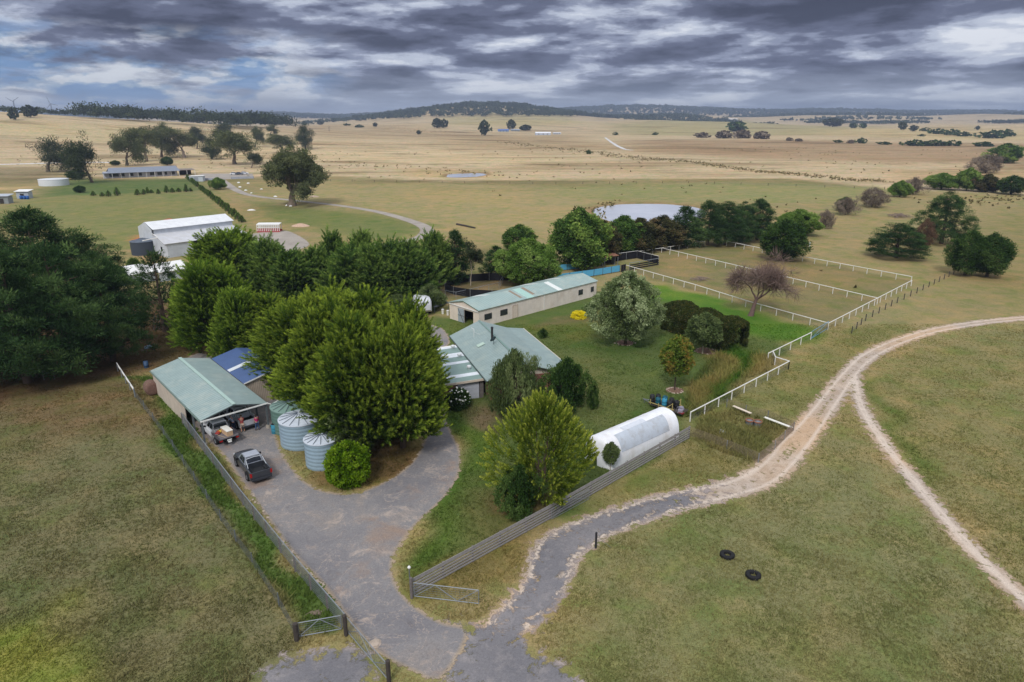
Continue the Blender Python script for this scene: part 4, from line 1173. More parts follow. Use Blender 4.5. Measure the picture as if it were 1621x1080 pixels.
# ---- scattered far trees
FTREES = [
 ('fartree', 22, 190, 170, 14, 'lone tree on the bare crest at the left edge'),
 ('fartree', 48, 186, 166, 22, 'dark tree on the crest above the first turbine gap'), 
 ('fartree', 482, 199, 191, 10, 'lone tree left of the dead stick on the dry plain'),
 ('fartree', 507, 198, 191, 10, 'lone tree far out on the dry plain'),
 ('farshrub', 549, 199, 195, 12, 'pale green shrub far out on the plain'),
 ('farshrub', 569, 202, 197, 14, 'dark bush patch far out on the plain'),
 ('fartree', 594, 201, 194, 7, 'tiny dark tree right of the bush patches'),
 ('fartree', 663, 213, 206, 8, 'single small tree in the middle of the dry plain'),
 ('fartree', 692, 203, 187, 16, 'grey gum at the foot of the golden hill, left one'),
 ('fartree', 703, 203, 188, 12, 'grey gum at the foot of the golden hill, right one'),
 ('fartree', 767, 215, 190, 19, 'tall dark tree standing alone before the golden hill'),
 ('fartree', 809, 205, 189, 13, 'dark tree beside the blue roofed farm buildings'),
 ('fartree', 832, 207, 197, 18, 'low dark tree left of the white farm house'),
 ('farshrub', 974, 214, 209, 9, 'single green bush on the pale slope'),
 ('farshrub', 1037, 214, 209, 9, 'single brownish bush right of the green one'),
 ('farshrub', 932, 244, 237, 9, 'green bush on the creek in the dry plain'),
 ('farpine', 1166, 208, 192, 34, 'dark domed pine grove on the plain'),
 ('farbare', 1112, 218, 209, 24, 'low grey thicket left of the dark domed pines'),
 ('farbare', 1146, 219, 206, 26, 'grey thicket below the dark domed pines'),
 ('farbare', 1176, 219, 205, 30, 'right part of the grey thicket below the domed pines'),
 ('farbare', 1206, 220, 207, 26, 'grey thicket right of the domed pines'),
 ('farbare', 1249, 223, 217, 10, 'small brown bush, first of two on the brown plain'),
 ('farbare', 1264, 224, 219, 12, 'small brown bush, second of two on the brown plain'),
 ('farshrub', 1327, 226, 221, 13, 'low bush on the line of the brown plain'),
 ('farbare', 1347, 227, 221, 11, 'brownish low bush beside a grey round one'),
 ('farshrub', 1363, 227, 218, 16, 'grey round bush on the brown plain'),
 ('farshrub', 1400, 229, 224, 20, 'low pale hedge start on the right plain'),
 ('farshrub', 1448, 231, 221, 36, 'left part of the low dark hedge on the right plain'),
 ('farshrub', 1478, 231, 221, 36, 'middle of the low dark hedge on the right plain'),
 ('farshrub', 1506, 231, 222, 30, 'right part of the low dark hedge on the right plain'),
 ('farshrub', 1557, 232, 224, 32, 'separate low bush right of the long hedge'),
 ('fartree', 1428, 206, 192, 14, 'grey tree left of the creek bushes on the right'),
 ('fartree', 1445, 208, 198, 12, 'small grey tree right of the taller one'),
 ('farshrub', 1465, 208, 202, 16, 'bush at the left end of the far right creek line'),
 ('farshrub', 1485, 212, 203, 26, 'second bush of the far right creek line'),
 ('farshrub', 1505, 214, 204, 24, 'third bush of the far right creek line'),
 ('farshrub', 1525, 216, 208, 22, 'last bush of the far right creek line'),
 ('farshrub', 1570, 219, 206, 40, 'broad grey bush near the right edge of the plain'),
 ('farshrub', 1592, 216, 204, 26, 'taller grey bush near the right edge of the plain'),
 ('farshrub', 1459, 216, 212, 10, 'single bush below the creek line on the right'),
 ('farpine', 1350, 203, 194, 14, 'dark green pair of pines far right of centre, left one'),
 ('farpine', 1366, 203, 195, 12, 'dark green pair of pines far right of centre, right one'),
 ('fartree', 1318, 201, 186, 28, 'grey far grove tree left of the dark pines'),
 ('fartree', 1547, 206, 199, 7, 'lone dot of a tree on the right slope'),
]
for k, x, b_, tp, w_, lb in FTREES:
    P(k, x, b_, tp, w_, lb)

# ---- woods on the ridges, too many trees to count
def wood(name, label, pts, h, seed, leaf='gumd', per=22, s=3.2):
    rg = np.random.default_rng(seed); c = Crown()
    pts = np.array(pts); n = len(pts)
    z = TH(pts[:, 0], pts[:, 1]); hh = h * rg.uniform(0.6, 1.15, n) * (1 + .18 * np.sin(pts[:, 0] / 23) * np.sin(pts[:, 0] / 61 + 1))
    k = 5
    C = np.repeat(np.stack([pts[:, 0], pts[:, 1], z + hh * .62], 1), k, 0)
    H_ = np.repeat(hh, k)
    C = C + np.clip(rg.normal(size=C.shape), -1.4, 1.4) * np.stack([H_ * .28, H_ * .28, H_ * .13], 1)
    c.add(leaves(rg, C, np.tile((0, 0, 1.0), (len(C), 1)), np.ones(len(C)), H_ * .26, np.clip(np.repeat(rg.normal(0.4, .2, n), k), 0, 1), per // 4 + 3, s, 0.8, 'ball', .8))
    # short dark stems under the crowns
    m = c.mesh(name, LM[leaf])
    o = bpy.data.objects.new(name, m); COL.objects.link(o); tag(o, label, 'woodland', kind='stuff')
    return o
rgw = np.random.default_rng(5)
def scatter(n, cx, cy, sx, sy, cond=None):
    p = np.stack([rgw.uniform(cx - sx, cx + sx, n), rgw.uniform(cy - sy, cy + sy, n)], 1)
    return p if cond is None else p[cond(p)]
def inpoly_px(px, n):
    V = np.array([at(*q)[:2] for q in px]); b = bbox(V, 0)
    p = np.stack([rgw.uniform(b[0], b[2], n), rgw.uniform(b[1], b[3], n)], 1)
    return p[sdf_poly(p, V) > 0]
nz = lambda p, a, b_: np.sin(p[:, 0] / a) + np.sin(p[:, 1] / b_ + p[:, 0] / (a * 2.3))
# left crest wood, behind the slope
wood('wood', 'grey green wood along the crest of the left slope', (lambda p: p[(np.sin(p[:, 0] / 11) + np.sin(p[:, 0] / 29 + 2) + np.sin(p[:, 1] / 17)) > -.2])(np.stack([rgw.uniform(-600, -370, 1100), rgw.uniform(985, 1240, 1100)], 1)), 20, 1, s=2.6)
wood('wood', 'thin line of trees behind the crest at the far left', np.stack([rgw.uniform(-900, -580, 200), rgw.uniform(1060, 1180, 200)], 1), 10, 11, s=1.9)
hillp = scatter(3200, -150, 2950, 520, 520, lambda p: (gau(p[:, 0], p[:, 1], -170, 2900, 420, 480) > 0.30))
wood('wood', 'dense dark wood over the central hill', hillp, 17, 2, s=4.5)
wood('wood', 'wood strip right of the golden hill', scatter(900, 520, 3000, 360, 260, lambda p: nz(p, 90, 120) > -0.6), 15, 3, s=4.5)
rp = scatter(15000, 0, 5250, 5200, 850, lambda p: (nz(p, 300, 160) > -1.0 - (p[:, 1] - 4400) / 700))
wood('wood', 'blue grey wood along the far horizon ridge', rp, 20, 4, s=9)
wood('wood', 'scattered far woods on the right plain', scatter(5200, 1650, 3750, 1700, 620, lambda p: nz(p, 210, 130) > 0.35), 15, 6, s=5)
wood('wood', 'grey tree line across the middle of the right plain', scatter(2600, 1350, 2650, 900, 150, lambda p: nz(p, 95, 60) > 0.35), 14, 8, s=4)
wood('wood', 'tree clumps left of the central hill', scatter(700, -800, 2700, 380, 400, lambda p: nz(p, 60, 70) > 0.3), 13, 9, s=4)

# ---- hedge, hydrangea, yellow flowers
def leafy(name, label, cat, C, N, R, n, s, asp, leaf, loc, T=None, part='foliage', kind='ball', seed=0):
    rg = np.random.default_rng(seed + 50); m = len(C); c = Crown()
    c.add(leaves(rg, C, N, np.ones(m) * .4, np.full(m, R), np.clip(rg.normal(.45, .18, m), 0, 1) if T is None else T, n, s, asp, kind, .9))
    o = thing(name, label, cat, loc)
    ch = bpy.data.objects.new(part, c.mesh(part, LM[leaf])); COL.objects.link(ch); ch.parent = o
    XF[ch.name] = XF[o.name]
    return o
ha, hb = at(1046, 520), at(1142, 556)
hd = (hb - ha); HL = np.linalg.norm(hd) + 1.5; hu = hd / np.linalg.norm(hd); hn_ = np.array((-hu[1], hu[0], 0))
rg = np.random.default_rng(3); n = 1500
u = rg.uniform(-0.2, HL - .6, n); q = rg.uniform(-1, 1, n); zz = rg.uniform(0, 1, n)
face = rg.integers(0, 4, n)
wd = 2.4; hh_ = 3.6 + 0.25 * np.sin(u * 1.3)
yy = np.where(face == 0, -wd, np.where(face == 1, wd, q * wd)); zt = np.where(face >= 2, hh_, zz * hh_)
endr = np.clip((u - (HL - 3.0)) / 2.4, 0, 1); yy = yy * np.sqrt(1 - 0.8 * endr ** 2)
cut = np.clip(np.abs(yy) / wd, 0, 1) ** 4; zt = zt - 0.7 * cut * (zt > hh_ - .7)
Ch = u[:, None] * hu + yy[:, None] * hn_ + np.stack([np.zeros(n), np.zeros(n), zt], 1)
bx = (hn_ * 2.4)
leafy('hedge', 'thick clipped dark green hedge curving behind the small white trunked tree', 'hedge', Ch, np.tile((0, 0, 1.0), (n, 1)), 0.42, 60, 0.17, 0.6, 'hedge', tuple(ha + bx))
hy = at(726, 643)
C0, N0, T0 = hull(np.random.default_rng(9), 320, 1.9, 2.5, lambda t: np.sqrt(np.clip(1 - (1.0 * t) ** 2.5, .03, 1)), 0.1, 0.08, 0.3)
hyd = leafy('hydrangea_bush', 'round dark bush covered in white flower heads by the garage door', 'bush', C0, N0, .28, 46, .16, .7, 'dkb', hy, seed=4)
FLW = mat('white_petal', (0.78, 0.78, 0.74), 0.7)
sel = np.random.default_rng(2).choice(np.where((C0[:, 2] > 0.4))[0], 85, replace=False)
for j in sel:
    b = MB(); r = random.uniform(.09, .15); p = C0[j] * 1.07 + np.array((0, 0, .08))
    b.lathe([(0.01, r), (r * .7, r * .7), (r, 0), (r * .7, -r * .6), (0.01, -r * .7)], p, 7)
    b.build('flower_head', FLW, hyd, smooth=True)
yb = at(916, 503)
C1, N1, T1 = hull(np.random.default_rng(12), 160, .95, 2.3, lambda t: np.sqrt(np.clip(1 - t ** 3, .03, 1)), 0.05, 0.12, 0.3)
leafy('flowering_shrub', 'low shrub in bright yellow flower by the stable wall', 'shrub', C1, N1, .26, 40, .14, .6, 'flower', yb, T1 * .7 + .3, 'flowers', seed=6)
# ================================================================ BUILDINGS
GREEN = S(150, 170, 168)
def frame(p0, p1):
    p0 = np.array(p0, float); p1 = np.array(p1, float); d = p1[:2] - p0[:2]
    return (float(p0[0]), float(p0[1]), 0.0), math.atan2(d[1], d[0]), float(np.linalg.norm(d))
def tolocal(loc, rz, p):
    x, y = p[0] - loc[0], p[1] - loc[1]; c, s = math.cos(rz), math.sin(rz)
    return np.array((x * c + y * s, -x * s + y * c))
WHITE = mat('white_trim', (0.80, 0.80, 0.78), 0.5, var=0.05)
CREAM = (0.68, 0.59, 0.50)
GLASS = mat('dark_glass', (0.03, 0.035, 0.045), 0.12, var=0.1, spec=0.6)
DARKIN = mat('dark_interior', (0.045, 0.04, 0.036), 0.9)  # near-black colour paints in the shade of open interiors; eyes share it
STEEL = mat('galvanised_steel', S(150, 156, 162), 0.45, 0.5, var=0.15, scale=6)
STEELD = mat('dull_steel', S(112, 118, 122), 0.6, 0.3, var=0.2, scale=5)
TIMBER = mat('grey_timber', S(112, 106, 104), 0.85, var=0.3, scale=4, bump=.3)
DTIMB = mat('dark_timber', S(70, 64, 60), 0.9, var=0.3, scale=4)
CONC = mat('concrete', S(170, 162, 150), 0.9, var=0.2, scale=3, bump=.3)
BRICKM = None
def brick():
    t = NT('red_brick'); P_ = t.pos()
    s = t.node('ShaderNodeSeparateXYZ', {0: P_}).outputs
    u = t.math('ADD', s[0], s[1]); cv = t.node('ShaderNodeCombineXYZ', {0: u, 1: s[2]}).outputs[0]
    b = t.node('ShaderNodeTexBrick', {'Vector': cv, 'Color1': S(150, 82, 62), 'Color2': S(120, 66, 52), 'Mortar': S(168, 156, 144), 'Scale': 4.2, 'Mortar Size': 0.02})
    t.surf(t.pbsdf(b.outputs[0], .85)); return t.mat
BRICKM = brick()

# ---- car shed: green gable roof, cream side wall, open front
loc, rz, _ = frame((-29.45, 59.2, 0), (-24.7, 63.25, 0))
Wd, Ln, EH, RH = 6.25, 17.8, 2.72, 3.5
sh = thing('car_shed', 'open fronted car shed with pale green gable roof and cream wall beside the fence', 'shed', loc, rz)
rgm = ribbed('green_roof_sheet', GREEN, rz, 0.42, stain=S(186, 190, 178), stain_amt=.45, depth=.22)
m = MB(); m.slab([(-.12, 0, EH), (Wd / 2, 0, RH), (Wd / 2, Ln, RH), (-.12, Ln, EH)], .06); m.slab([(Wd / 2, 0, RH), (Wd + .12, 0, EH), (Wd + .12, Ln, EH), (Wd / 2, Ln, RH)], .06)
roof = m.build('roof', rgm, sh)
m = MB(); m.beam((Wd / 2, -.02, RH + .035), (Wd / 2, Ln + .02, RH + .035), .34, .05); m.build('ridge_cap', mat('ridge_green', S(168, 192, 184), .4), roof)
wc = ribbed('cream_wall_sheet', CREAM, rz + math.pi / 2, .2, vertical=True, depth=.16, stain=S(150, 128, 106))
m = MB(); m.box(0, 5.8, 0, .08, Ln - .1, EH - .08); m.build('side_wall', wc, sh)
wc2 = ribbed('cream_wall_sheet_end', CREAM, rz, .2, vertical=True, depth=.16)
m = MB(); m.wall([(0, 0), (Wd, 0), (Wd, EH - .1), (Wd / 2, RH - .12), (0, EH - .1)], (0, Ln - .1), (Wd, Ln - .1), .08); m.build('back_wall', wc2, sh)
m = MB(); m.box(Wd - .08, 6.5, 0, Wd, Ln - .1, EH - .1); m.build('side_wall', wc, sh)
for px in (0.02, Wd - .02):
    for py in (0.15, 3.1):
        m = MB(); m.box(px - .08, py - .08, 0, px + .08, py + .08, EH - .06); m.build('post', STEELD, sh)
    m = MB(); m.lathe([(0.02, .32), (.2, .32), (.24, 0)], (px, .15, 0), 12); m.build('footing', CONC, sh)
m = MB()
m.beam((0, .15, EH - .12), (Wd / 2, .15, RH - .14), .08, .14); m.beam((Wd / 2, .15, RH - .14), (Wd, .15, EH - .12), .08, .14); m.beam((0, .15, EH - .18), (Wd, .15, EH - .16), .07, .12)
for k in (1.7, 3.12, 4.5): m.beam((k, .15, EH - .16), (k, .15, EH + (RH - EH) * (1 - abs(k - Wd / 2) / (Wd / 2)) - .14), .05, .05)
for k in range(1, 6): m.beam((0, k * 3, EH - .14), (Wd / 2, k * 3, RH - .16), .06, .12); m.beam((Wd / 2, k * 3, RH - .16), (Wd, k * 3, EH - .14), .06, .12)
m.build('truss', STEELD, sh)
m = MB(); m.beam((-.15, -.05, EH - .12), (Wd + .15, -.05, EH + .02), .1, .12); m.tube([(Wd + .1, -.05, EH), (Wd + .35, -.1, EH - .1), (Wd + .4, -.1, EH - .25), (Wd + 1.9, .35, EH + .02)], .055, 8); m.build('downpipe', WHITE, sh)
m = MB(); m.beam((-.2, 0, EH - .08), (-.2, Ln, EH - .08), .09, .1); m.build('gutter', mat('gutter_green', S(110, 130, 122), .5), sh)

# ---- blue roofed shed behind: ridge parallel, joined to the right flank
l2 = tuple(np.array(loc) + np.array((math.cos(rz) * (Wd + .35) - math.sin(rz) * 6.9, math.sin(rz) * (Wd + .35) + math.cos(rz) * 6.9, 0)))
bs = thing('blue_roof_shed', 'cream tool shed with a blue roof and clear strips behind the car shed', 'shed', l2, rz)
bw, bl, be, br = 5.8, 10.5, 2.75, 3.45
blue = ribbed('blue_roof_sheet', S(80, 104, 150), rz, 0.24, depth=.25, rough=.4)
m = MB(); m.slab([(-.15, -.15, be), (bw / 2, -.15, br), (bw / 2, bl, br), (-.15, bl, be)], .06); m.slab([(bw / 2, -.15, br), (bw + .15, -.15, be), (bw + .15, bl, be), (bw / 2, bl, br)], .06)
rf = m.build('roof', blue, bs)
for s_ in (0, 1):
    m = MB()
    if s_ == 0: m.slab([(-.1, 4.4, be + .06), (bw / 2 - .05, 4.4, br + .055), (bw / 2 - .05, 5.2, br + .055), (-.1, 5.2, be + .06)], .02)
    else: m.slab([(bw / 2 + .05, 4.8, br + .055), (bw + .1, 4.8, be + .06), (bw + .1, 5.6, be + .06), (bw / 2 + .05, 5.6, br + .055)], .02)
    m.build('clear_sheet', mat('clear_roof_sheet', S(214, 220, 226), .4), rf)
m = MB(); m.beam((-.15, -.18, be - .02), (bw / 2, -.18, br - .02), .04, .14); m.beam((bw / 2, -.18, br - .02), (bw + .15, -.18, be - .02), .04, .14); m.build('barge_board', WHITE, bs)
cr = ribbed('beige_wall_sheet', (0.50, 0.42, 0.34), rz, .2, vertical=True, depth=.2)
cr2 = ribbed('beige_wall_sheet_side', (0.50, 0.42, 0.34), rz + math.pi / 2, .2, vertical=True, depth=.2)
m = MB(); m.wall([(0, 0), (bw, 0), (bw, be - .08), (bw / 2, br - .1), (0, be - .08)], (0, 0), (bw, 0), .08); m.build('front_wall', cr, bs)
m = MB(); m.box(0, .09, 0, .08, bl - .2, be - .08); m.box(bw - .08, .09, 0, bw, bl - .2, be - .08); m.build('side_wall', cr2, bs)
m = MB(); m.wall([(0, 0), (bw, 0), (bw, be - .08), (bw / 2, br - .1), (0, be - .08)], (0, bl - .2), (bw, bl - .2), .08); m.build('back_wall', cr, bs)
m = MB(); m.tube([(2.8, -.1, 0), (2.8, -.1, 2.5)], .045, 8); m.build('downpipe', DTIMB, bs)

# ---- house
o0 = at(711.7, 531.7, 2.5); dn = math.radians(-71.4)
hl = (o0[0], o0[1], 0.0)
# local x runs along the eave towards the camera, local y away to the right
hs = thing('house', 'low farmhouse with broad pale green metal roof, flue and satellite dish', 'house', hl, dn)
hr = ribbed('house_roof_sheet', S(148, 167, 165), dn + math.pi / 2, 0.42, depth=.20, stain=S(176, 184, 170), stain_amt=.45)
T1_, Yr, Zr = 17.4, 4.25, 4.05
m = MB()
m.slab([(0, 0, 2.5), (T1_, 0, 2.5), (T1_, Yr, Zr), (-.6, Yr, Zr)], .06)
m.slab([(-.6, Yr, Zr), (T1_, Yr, Zr), (T1_, 8.1, 2.82), (-.1, 8.1, 2.82)], .06)
m.slab([(-.1, 8.1, 2.82), (T1_, 8.1, 2.82), (T1_ - .4, 10.45, 2.45), (-.25, 10.45, 2.45)], .06)
hroof = m.build('roof', hr, hs)
m = MB(); m.beam((-.62, Yr, Zr + .03), (T1_, Yr, Zr + .03), .26, .05); m.build('ridge_cap', mat('ridge_grey_green', S(120, 146, 138), .4), hroof)
m = MB(); m.beam((0, -.06, 2.44), (T1_, -.06, 2.44), .11, .12); m.build('gutter', mat('dark_gutter', S(70, 84, 80), .5), hroof)
m = MB(); m.beam((-.25, 10.5, 2.4), (T1_ - .4, 10.5, 2.4), .1, .12); m.build('gutter', mat('cream_gutter', S(206, 198, 182), .5), hroof)
m = MB(); m.box(.5, .5, 0, T1_ - .5, 8.0, 2.42); m.build('wall', BRICKM, hs)
m = MB(); m.wall([(.0, 2.42), (3.8, 3.7), (7.5, 2.7), (7.5, 2.42)], (.55, .5), (.55, 8.0), .1); m.build('gable', mat('cream_gable', CREAM, .7), hs)
m = MB(); m.wall([(.0, 2.42), (3.8, 3.7), (7.5, 2.7), (7.5, 2.42)], (T1_ - .55, .5), (T1_ - .55, 8.0), .1); m.build('gable', _mats['cream_gable'], hs)
for k in range(5):
    m = MB(); m.box(1 + k * 3.7, 10.15, 0, 1.12 + k * 3.7, 10.27, 2.4); m.build('verandah_post', WHITE, hs)
c0 = tolocal(hl, dn, at(797, 546, 3.8)); y_ = 4.0
m = MB(); m.lathe([(.14, -.1), (.14, 1.35), (.17, 1.35), (.17, 1.55), (.02, 1.62)], (7.1, 3.75, 3.85), 14); m.build('flue', mat('dark_flue', S(58, 56, 58), .5, .3), hroof)
m = MB(); m.lathe([(.01, 0), (.25, .03), (.42, .12), (.44, .13), (.25, .05), (.01, .02)], (0, 0, 0), 18)
vv = m.v[0]; R_ = np.array(Matrix.Rotation(math.radians(-55), 3, 'Y') @ Matrix.Rotation(math.radians(20), 3, 'X')); m.v[0] = vv @ R_.T + np.array((8.9, 3.4, 4.35)); m.tube([(8.9, 3.4, 3.7), (8.9, 3.4, 4.35)], .03, 6)
m.build('satellite_dish', mat('dish_grey', S(56, 72, 76), .5), hroof)
m = MB(); m.tube([(4.2, 2.2, 3.25), (4.2, 2.2, 4.5)], .025, 6); m.tube([(4.2, 2.2, 4.45), (4.0, 1.9, 4.6)], .02, 5); m.tube([(4.2, 2.2, 4.1), (4.2, 3.0, 3.6)], .015, 5); m.tube([(3.9, 2.2, 4.3), (4.5, 2.2, 4.35)], .015, 5); m.build('antenna', WHITE, hroof)
m = MB(); m.slab([(7.0, 1.7, 3.22), (7.8, 1.7, 3.22), (7.8, 2.6, 3.55), (7.0, 2.6, 3.55)], .04); m.build('skylight', mat('pale_sheet', S(178, 200, 186), .4), hroof)
# flat patio roof with clear strips, garage under its near end
pt = thing('patio_cover', 'flat green and white striped patio roof over garage joined to the house eave', 'carport', tuple(np.array(hl) + np.array((math.cos(dn) * 3.7, math.sin(dn) * 3.7, 0))), dn)
PL, PW, PZ = 12.5, 4.75, 2.3
sc_ = ribbed('patio_roof_sheet', S(132, 156, 150), dn + math.pi / 2, 0.3, depth=.14)
clr = ribbed('clear_patio_sheet', S(228, 234, 240), dn + math.pi / 2, 0.2, depth=.10)
edges = [0, .35, 1.15, 3.05, 4.75, 6.2, 7.1, 10.35, 11.35, PL]; kinds = 'wcgcgcgcg'
edges = [0, .3, .95, 2.9, 4.35, 5.95, 6.75, 10.1, 11.05, PL]
for i, k in enumerate(kinds):
    m = MB(); z_ = PZ - i * .001
    m.slab([(edges[i], -PW, z_ - .1), (edges[i + 1] - .004, -PW, z_ - .1), (edges[i + 1] - .004, -.08, z_ + .08), (edges[i], -.08, z_ + .08)], .05)
    m.build('roof_strip' if k == 'g' else 'clear_sheet', {'w': WHITE, 'c': clr, 'g': sc_}[k], pt)
m = MB(); m.beam((PL + .04, -PW, PZ - .16), (PL + .04, 0, PZ), .05, .26); m.beam((-.04, -PW, PZ - .14), (-.04, 0, PZ), .05, .2); m.beam((0, -PW - .04, PZ - .16), (PL, -PW - .04, PZ - .16), .05, .14); m.build('fascia', mat('cream_fascia', S(214, 200, 184), .6), pt)
m = MB(); m.box(8.6, -PW + .15, 0, PL - .3, -PW + .4, 2.1); m.box(PL - .5, -PW + .45, 0, PL - .25, -3.0, 2.1); m.build('brick_wall', BRICKM, pt)
m = MB(); m.box(PL - .38, -2.95, 0, PL - .3, -.5, 1.95)
for k in range(5): m.box(PL - .3, -2.9, .1 + k * .37, PL - .285, -.55, .40 + k * .37)
m.build('garage_door', mat('pale_door', S(186, 190, 200), .5), pt)
m = MB(); m.box(PL - .4, -2.95, 1.97, PL - .3, -.4, 2.18); m.build('lintel', mat('beige_lintel', S(178, 164, 150), .7), pt)
m = MB(); m.box(PL - .5, -.42, 0, PL - .25, 0, 2.18); m.box(.2, -PW + .15, 0, .4, -PW + .35, 2.15); m.box(4.5, -PW + .15, 0, 4.7, -PW + .35, 2.15); m.build('post', TIMBER, pt)
for tx in (1.1, 4.5, 8.9):
    m = MB()
    m.lathe([(.12, 0), (.12, .18), (.24, .2), (.27, .3), (.24, .42), (.12, .48), (.02, .5)], (tx, -.75, PZ + .03), 14)
    for q in range(7): a = q * 6.28 / 7; m.box(tx + .25 * math.cos(a) - .02, -.75 + .25 * math.sin(a) - .02, PZ + .24, tx + .25 * math.cos(a) + .02, -.75 + .25 * math.sin(a) + .02, PZ + .42)
    m.build('roof_vent', mat('vent_white', S(220, 222, 224), .4, .2), pt)

# ---- long stable
a0 = at(758, 491.5, 2.7); a1 = at(946, 444.5, 2.7)
sl, srz, SL = frame(a0, a1)
st = thing('stable_block', 'long cream stable with pale green roof patched with rusty and clear strips', 'stable', sl, srz)
SWd, SE, SR = 6.9, 2.7, 3.55
sr = ribbed('stable_roof_sheet', S(158, 180, 176), srz + math.pi / 2, 0.5, depth=.18, stain=S(192, 192, 176), stain_amt=.55)
m = MB(); m.slab([(-.15, -.15, SE), (SL, -.15, SE), (SL, SWd / 2, SR), (-.15, SWd / 2, SR)], .06); m.slab([(-.15, SWd / 2, SR), (SL, SWd / 2, SR), (SL, SWd + .15, SE), (-.15, SWd + .15, SE)], .06)
srf = m.build('roof', sr, st)
def strip(x0, x1, y0, y1, mt, nm, lift=.012):
    zz = lambda y: (SE + (SR - SE) * min(y + .15, SWd - y + .15) / (SWd / 2 + .15)) + lift
    mm = MB(); mm.slab([(x0, y0, zz(y0)), (x1, y0, zz(y0)), (x1, y1, zz(y1)), (x0, y1, zz(y1))], .01); mm.build(nm, mt, srf)
RUST = mat('rust_strip', S(150, 134, 116), .8, var=.45, scale=9)
CLEAR = mat('clear_strip', S(226, 230, 226), .4)
strip(9.2, 9.7, 0.5, 3.3, RUST, 'rusty_strip'); strip(12.1, 12.75, 0.6, 3.3, RUST, 'rusty_strip'); strip(17.6, 18.7, -.1, 3.3, CLEAR, 'clear_sheet')
strip(10.3, 11.9, -.1, 3.35, mat('newer_green_sheet', S(164, 200, 190), .4), 'newer_sheet', .008)
for x0 in (4.5, 15.5, 21.5): strip(x0, x0 + 1.3, 3.6, SWd, CLEAR, 'clear_sheet')
sw = ribbed('stable_wall_sheet', (0.84, 0.75, 0.68), srz, .25, vertical=True, depth=.1, stain=S(176, 150, 128), sheet=1.4)
sw2 = ribbed('stable_end_sheet', (0.80, 0.69, 0.59), srz + math.pi / 2, .25, vertical=True, depth=.1)
m = MB(); m.box(.1, 0, 0, SL - .2, .09, SE - .1); m.build('front_wall', sw, st)
m = MB(); m.box(.1, SWd - .1, 0, SL - .2, SWd, SE - .1); m.build('back_wall', sw, st)
ga = [(0, 0), (1.3, 0), (1.3, 2.15), (3.4, 2.15), (3.4, 0), (SWd, 0), (SWd, SE - .12), (SWd / 2, SR - .12), (0, SE - .12)]
m = MB(); m.wall(ga, (0.08, 0), (0.08, SWd), .08); m.build('end_wall', sw2, st)
m = MB(); m.wall([(0, 0), (SWd, 0), (SWd, SE - .12), (SWd / 2, SR - .12), (0, SE - .12)], (SL - .2, 0), (SL - .2, SWd), .08); m.build('end_wall', sw2, st)
m = MB(); m.box(2.5, .2, 0.01, 2.6, SWd - .2, 2.4); m.build('dark_backing', DARKIN, st)  # dark sheet added behind the doorway as painted interior shade
m = MB(); m.beam((-.16, -.1, SE - .05), (-.16, SWd / 2, SR - .05), .03, .1); m.beam((-.16, SWd / 2, SR - .05), (-.16, SWd + .1, SE - .05), .03, .1); m.build('barge_board', mat('green_barge', S(110, 130, 116), .5), st)
m = MB(); m.beam((-.1, .0, SE - .28), (-.1, SWd, SE - .16), .1, .1); m.build('gutter', WHITE, st)
# open double doors swung flat
d_ = MB(); d_.box(-.12, 3.35, .05, -.06, 4.75, 2.2); dd_ = d_.build('door', mat('door_steel', S(168, 178, 186), .5, .2), st)
m = MB(); m.beam((-.15, 3.4, .1), (-.15, 4.7, 2.15), .03, .06); m.beam((-.15, 3.35, 1.1), (-.15, 4.75, 1.1), .03, .06); m.build('brace', DTIMB, dd_)
for x0, w_ in ((1.1, 1.5), (4.4, 1.5), (22.9, 1.15), (26.2, .8)):
    m = MB(); m.box(x0, -.05, .95, x0 + w_, -.005, 1.85)
    wnd = m.build('window', mat('window_frame_dark', S(60, 60, 58), .5), st)
    m = MB(); m.box(x0 + .06, -.07, 1.02, x0 + w_ / 2 - .03, -.052, 1.78); m.box(x0 + w_ / 2 + .03, -.07, 1.02, x0 + w_ - .06, -.052, 1.78); m.build('pane', GLASS, wnd)
m = MB(); m.box(7.1, -.04, .02, 8.15, -.002, 2.05); dd2_ = m.build('door', mat('cream_door', S(218, 202, 188), .6), st)
m = MB(); m.box(7.05, -.055, 0, 7.1, -.0, 2.1); m.box(8.15, -.055, 0, 8.2, 0, 2.1); m.box(7.1, -.055, 2.05, 8.15, 0, 2.1); m.build('frame', mat('door_frame', S(160, 140, 124), .7), dd2_)
m = MB(); m.tube([(14.2, -.06, 0), (14.2, -.06, 2.5)], .05, 8); m.build('downpipe', WHITE, st)

# ---- white machinery shed
w0 = at(259.2, 386.8, 3.2); w1 = at(392.5, 369.5, 3.2)
wl_, wrz, WL = frame(w0, w1)
ws = thing('machinery_shed', 'large white farm shed with a lower lean-to front and dark opening', 'shed', wl_, wrz)
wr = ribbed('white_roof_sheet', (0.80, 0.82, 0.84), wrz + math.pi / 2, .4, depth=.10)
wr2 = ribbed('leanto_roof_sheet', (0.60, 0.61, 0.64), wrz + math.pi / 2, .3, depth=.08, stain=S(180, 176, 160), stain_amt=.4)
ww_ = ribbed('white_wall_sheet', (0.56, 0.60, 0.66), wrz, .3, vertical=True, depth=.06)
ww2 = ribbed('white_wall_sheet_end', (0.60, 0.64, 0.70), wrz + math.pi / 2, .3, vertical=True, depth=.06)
ly = tolocal(wl_, wrz, at(243.2, 369.2, 4.1)); ry = tolocal(wl_, wrz, at(230.2, 351, 6.0)); ey = tolocal(wl_, wrz, at(237.6, 363.3, 5.2))
LY, RY, X0 = 7.2, 10.9, 1.0
BY = RY * 2 - LY
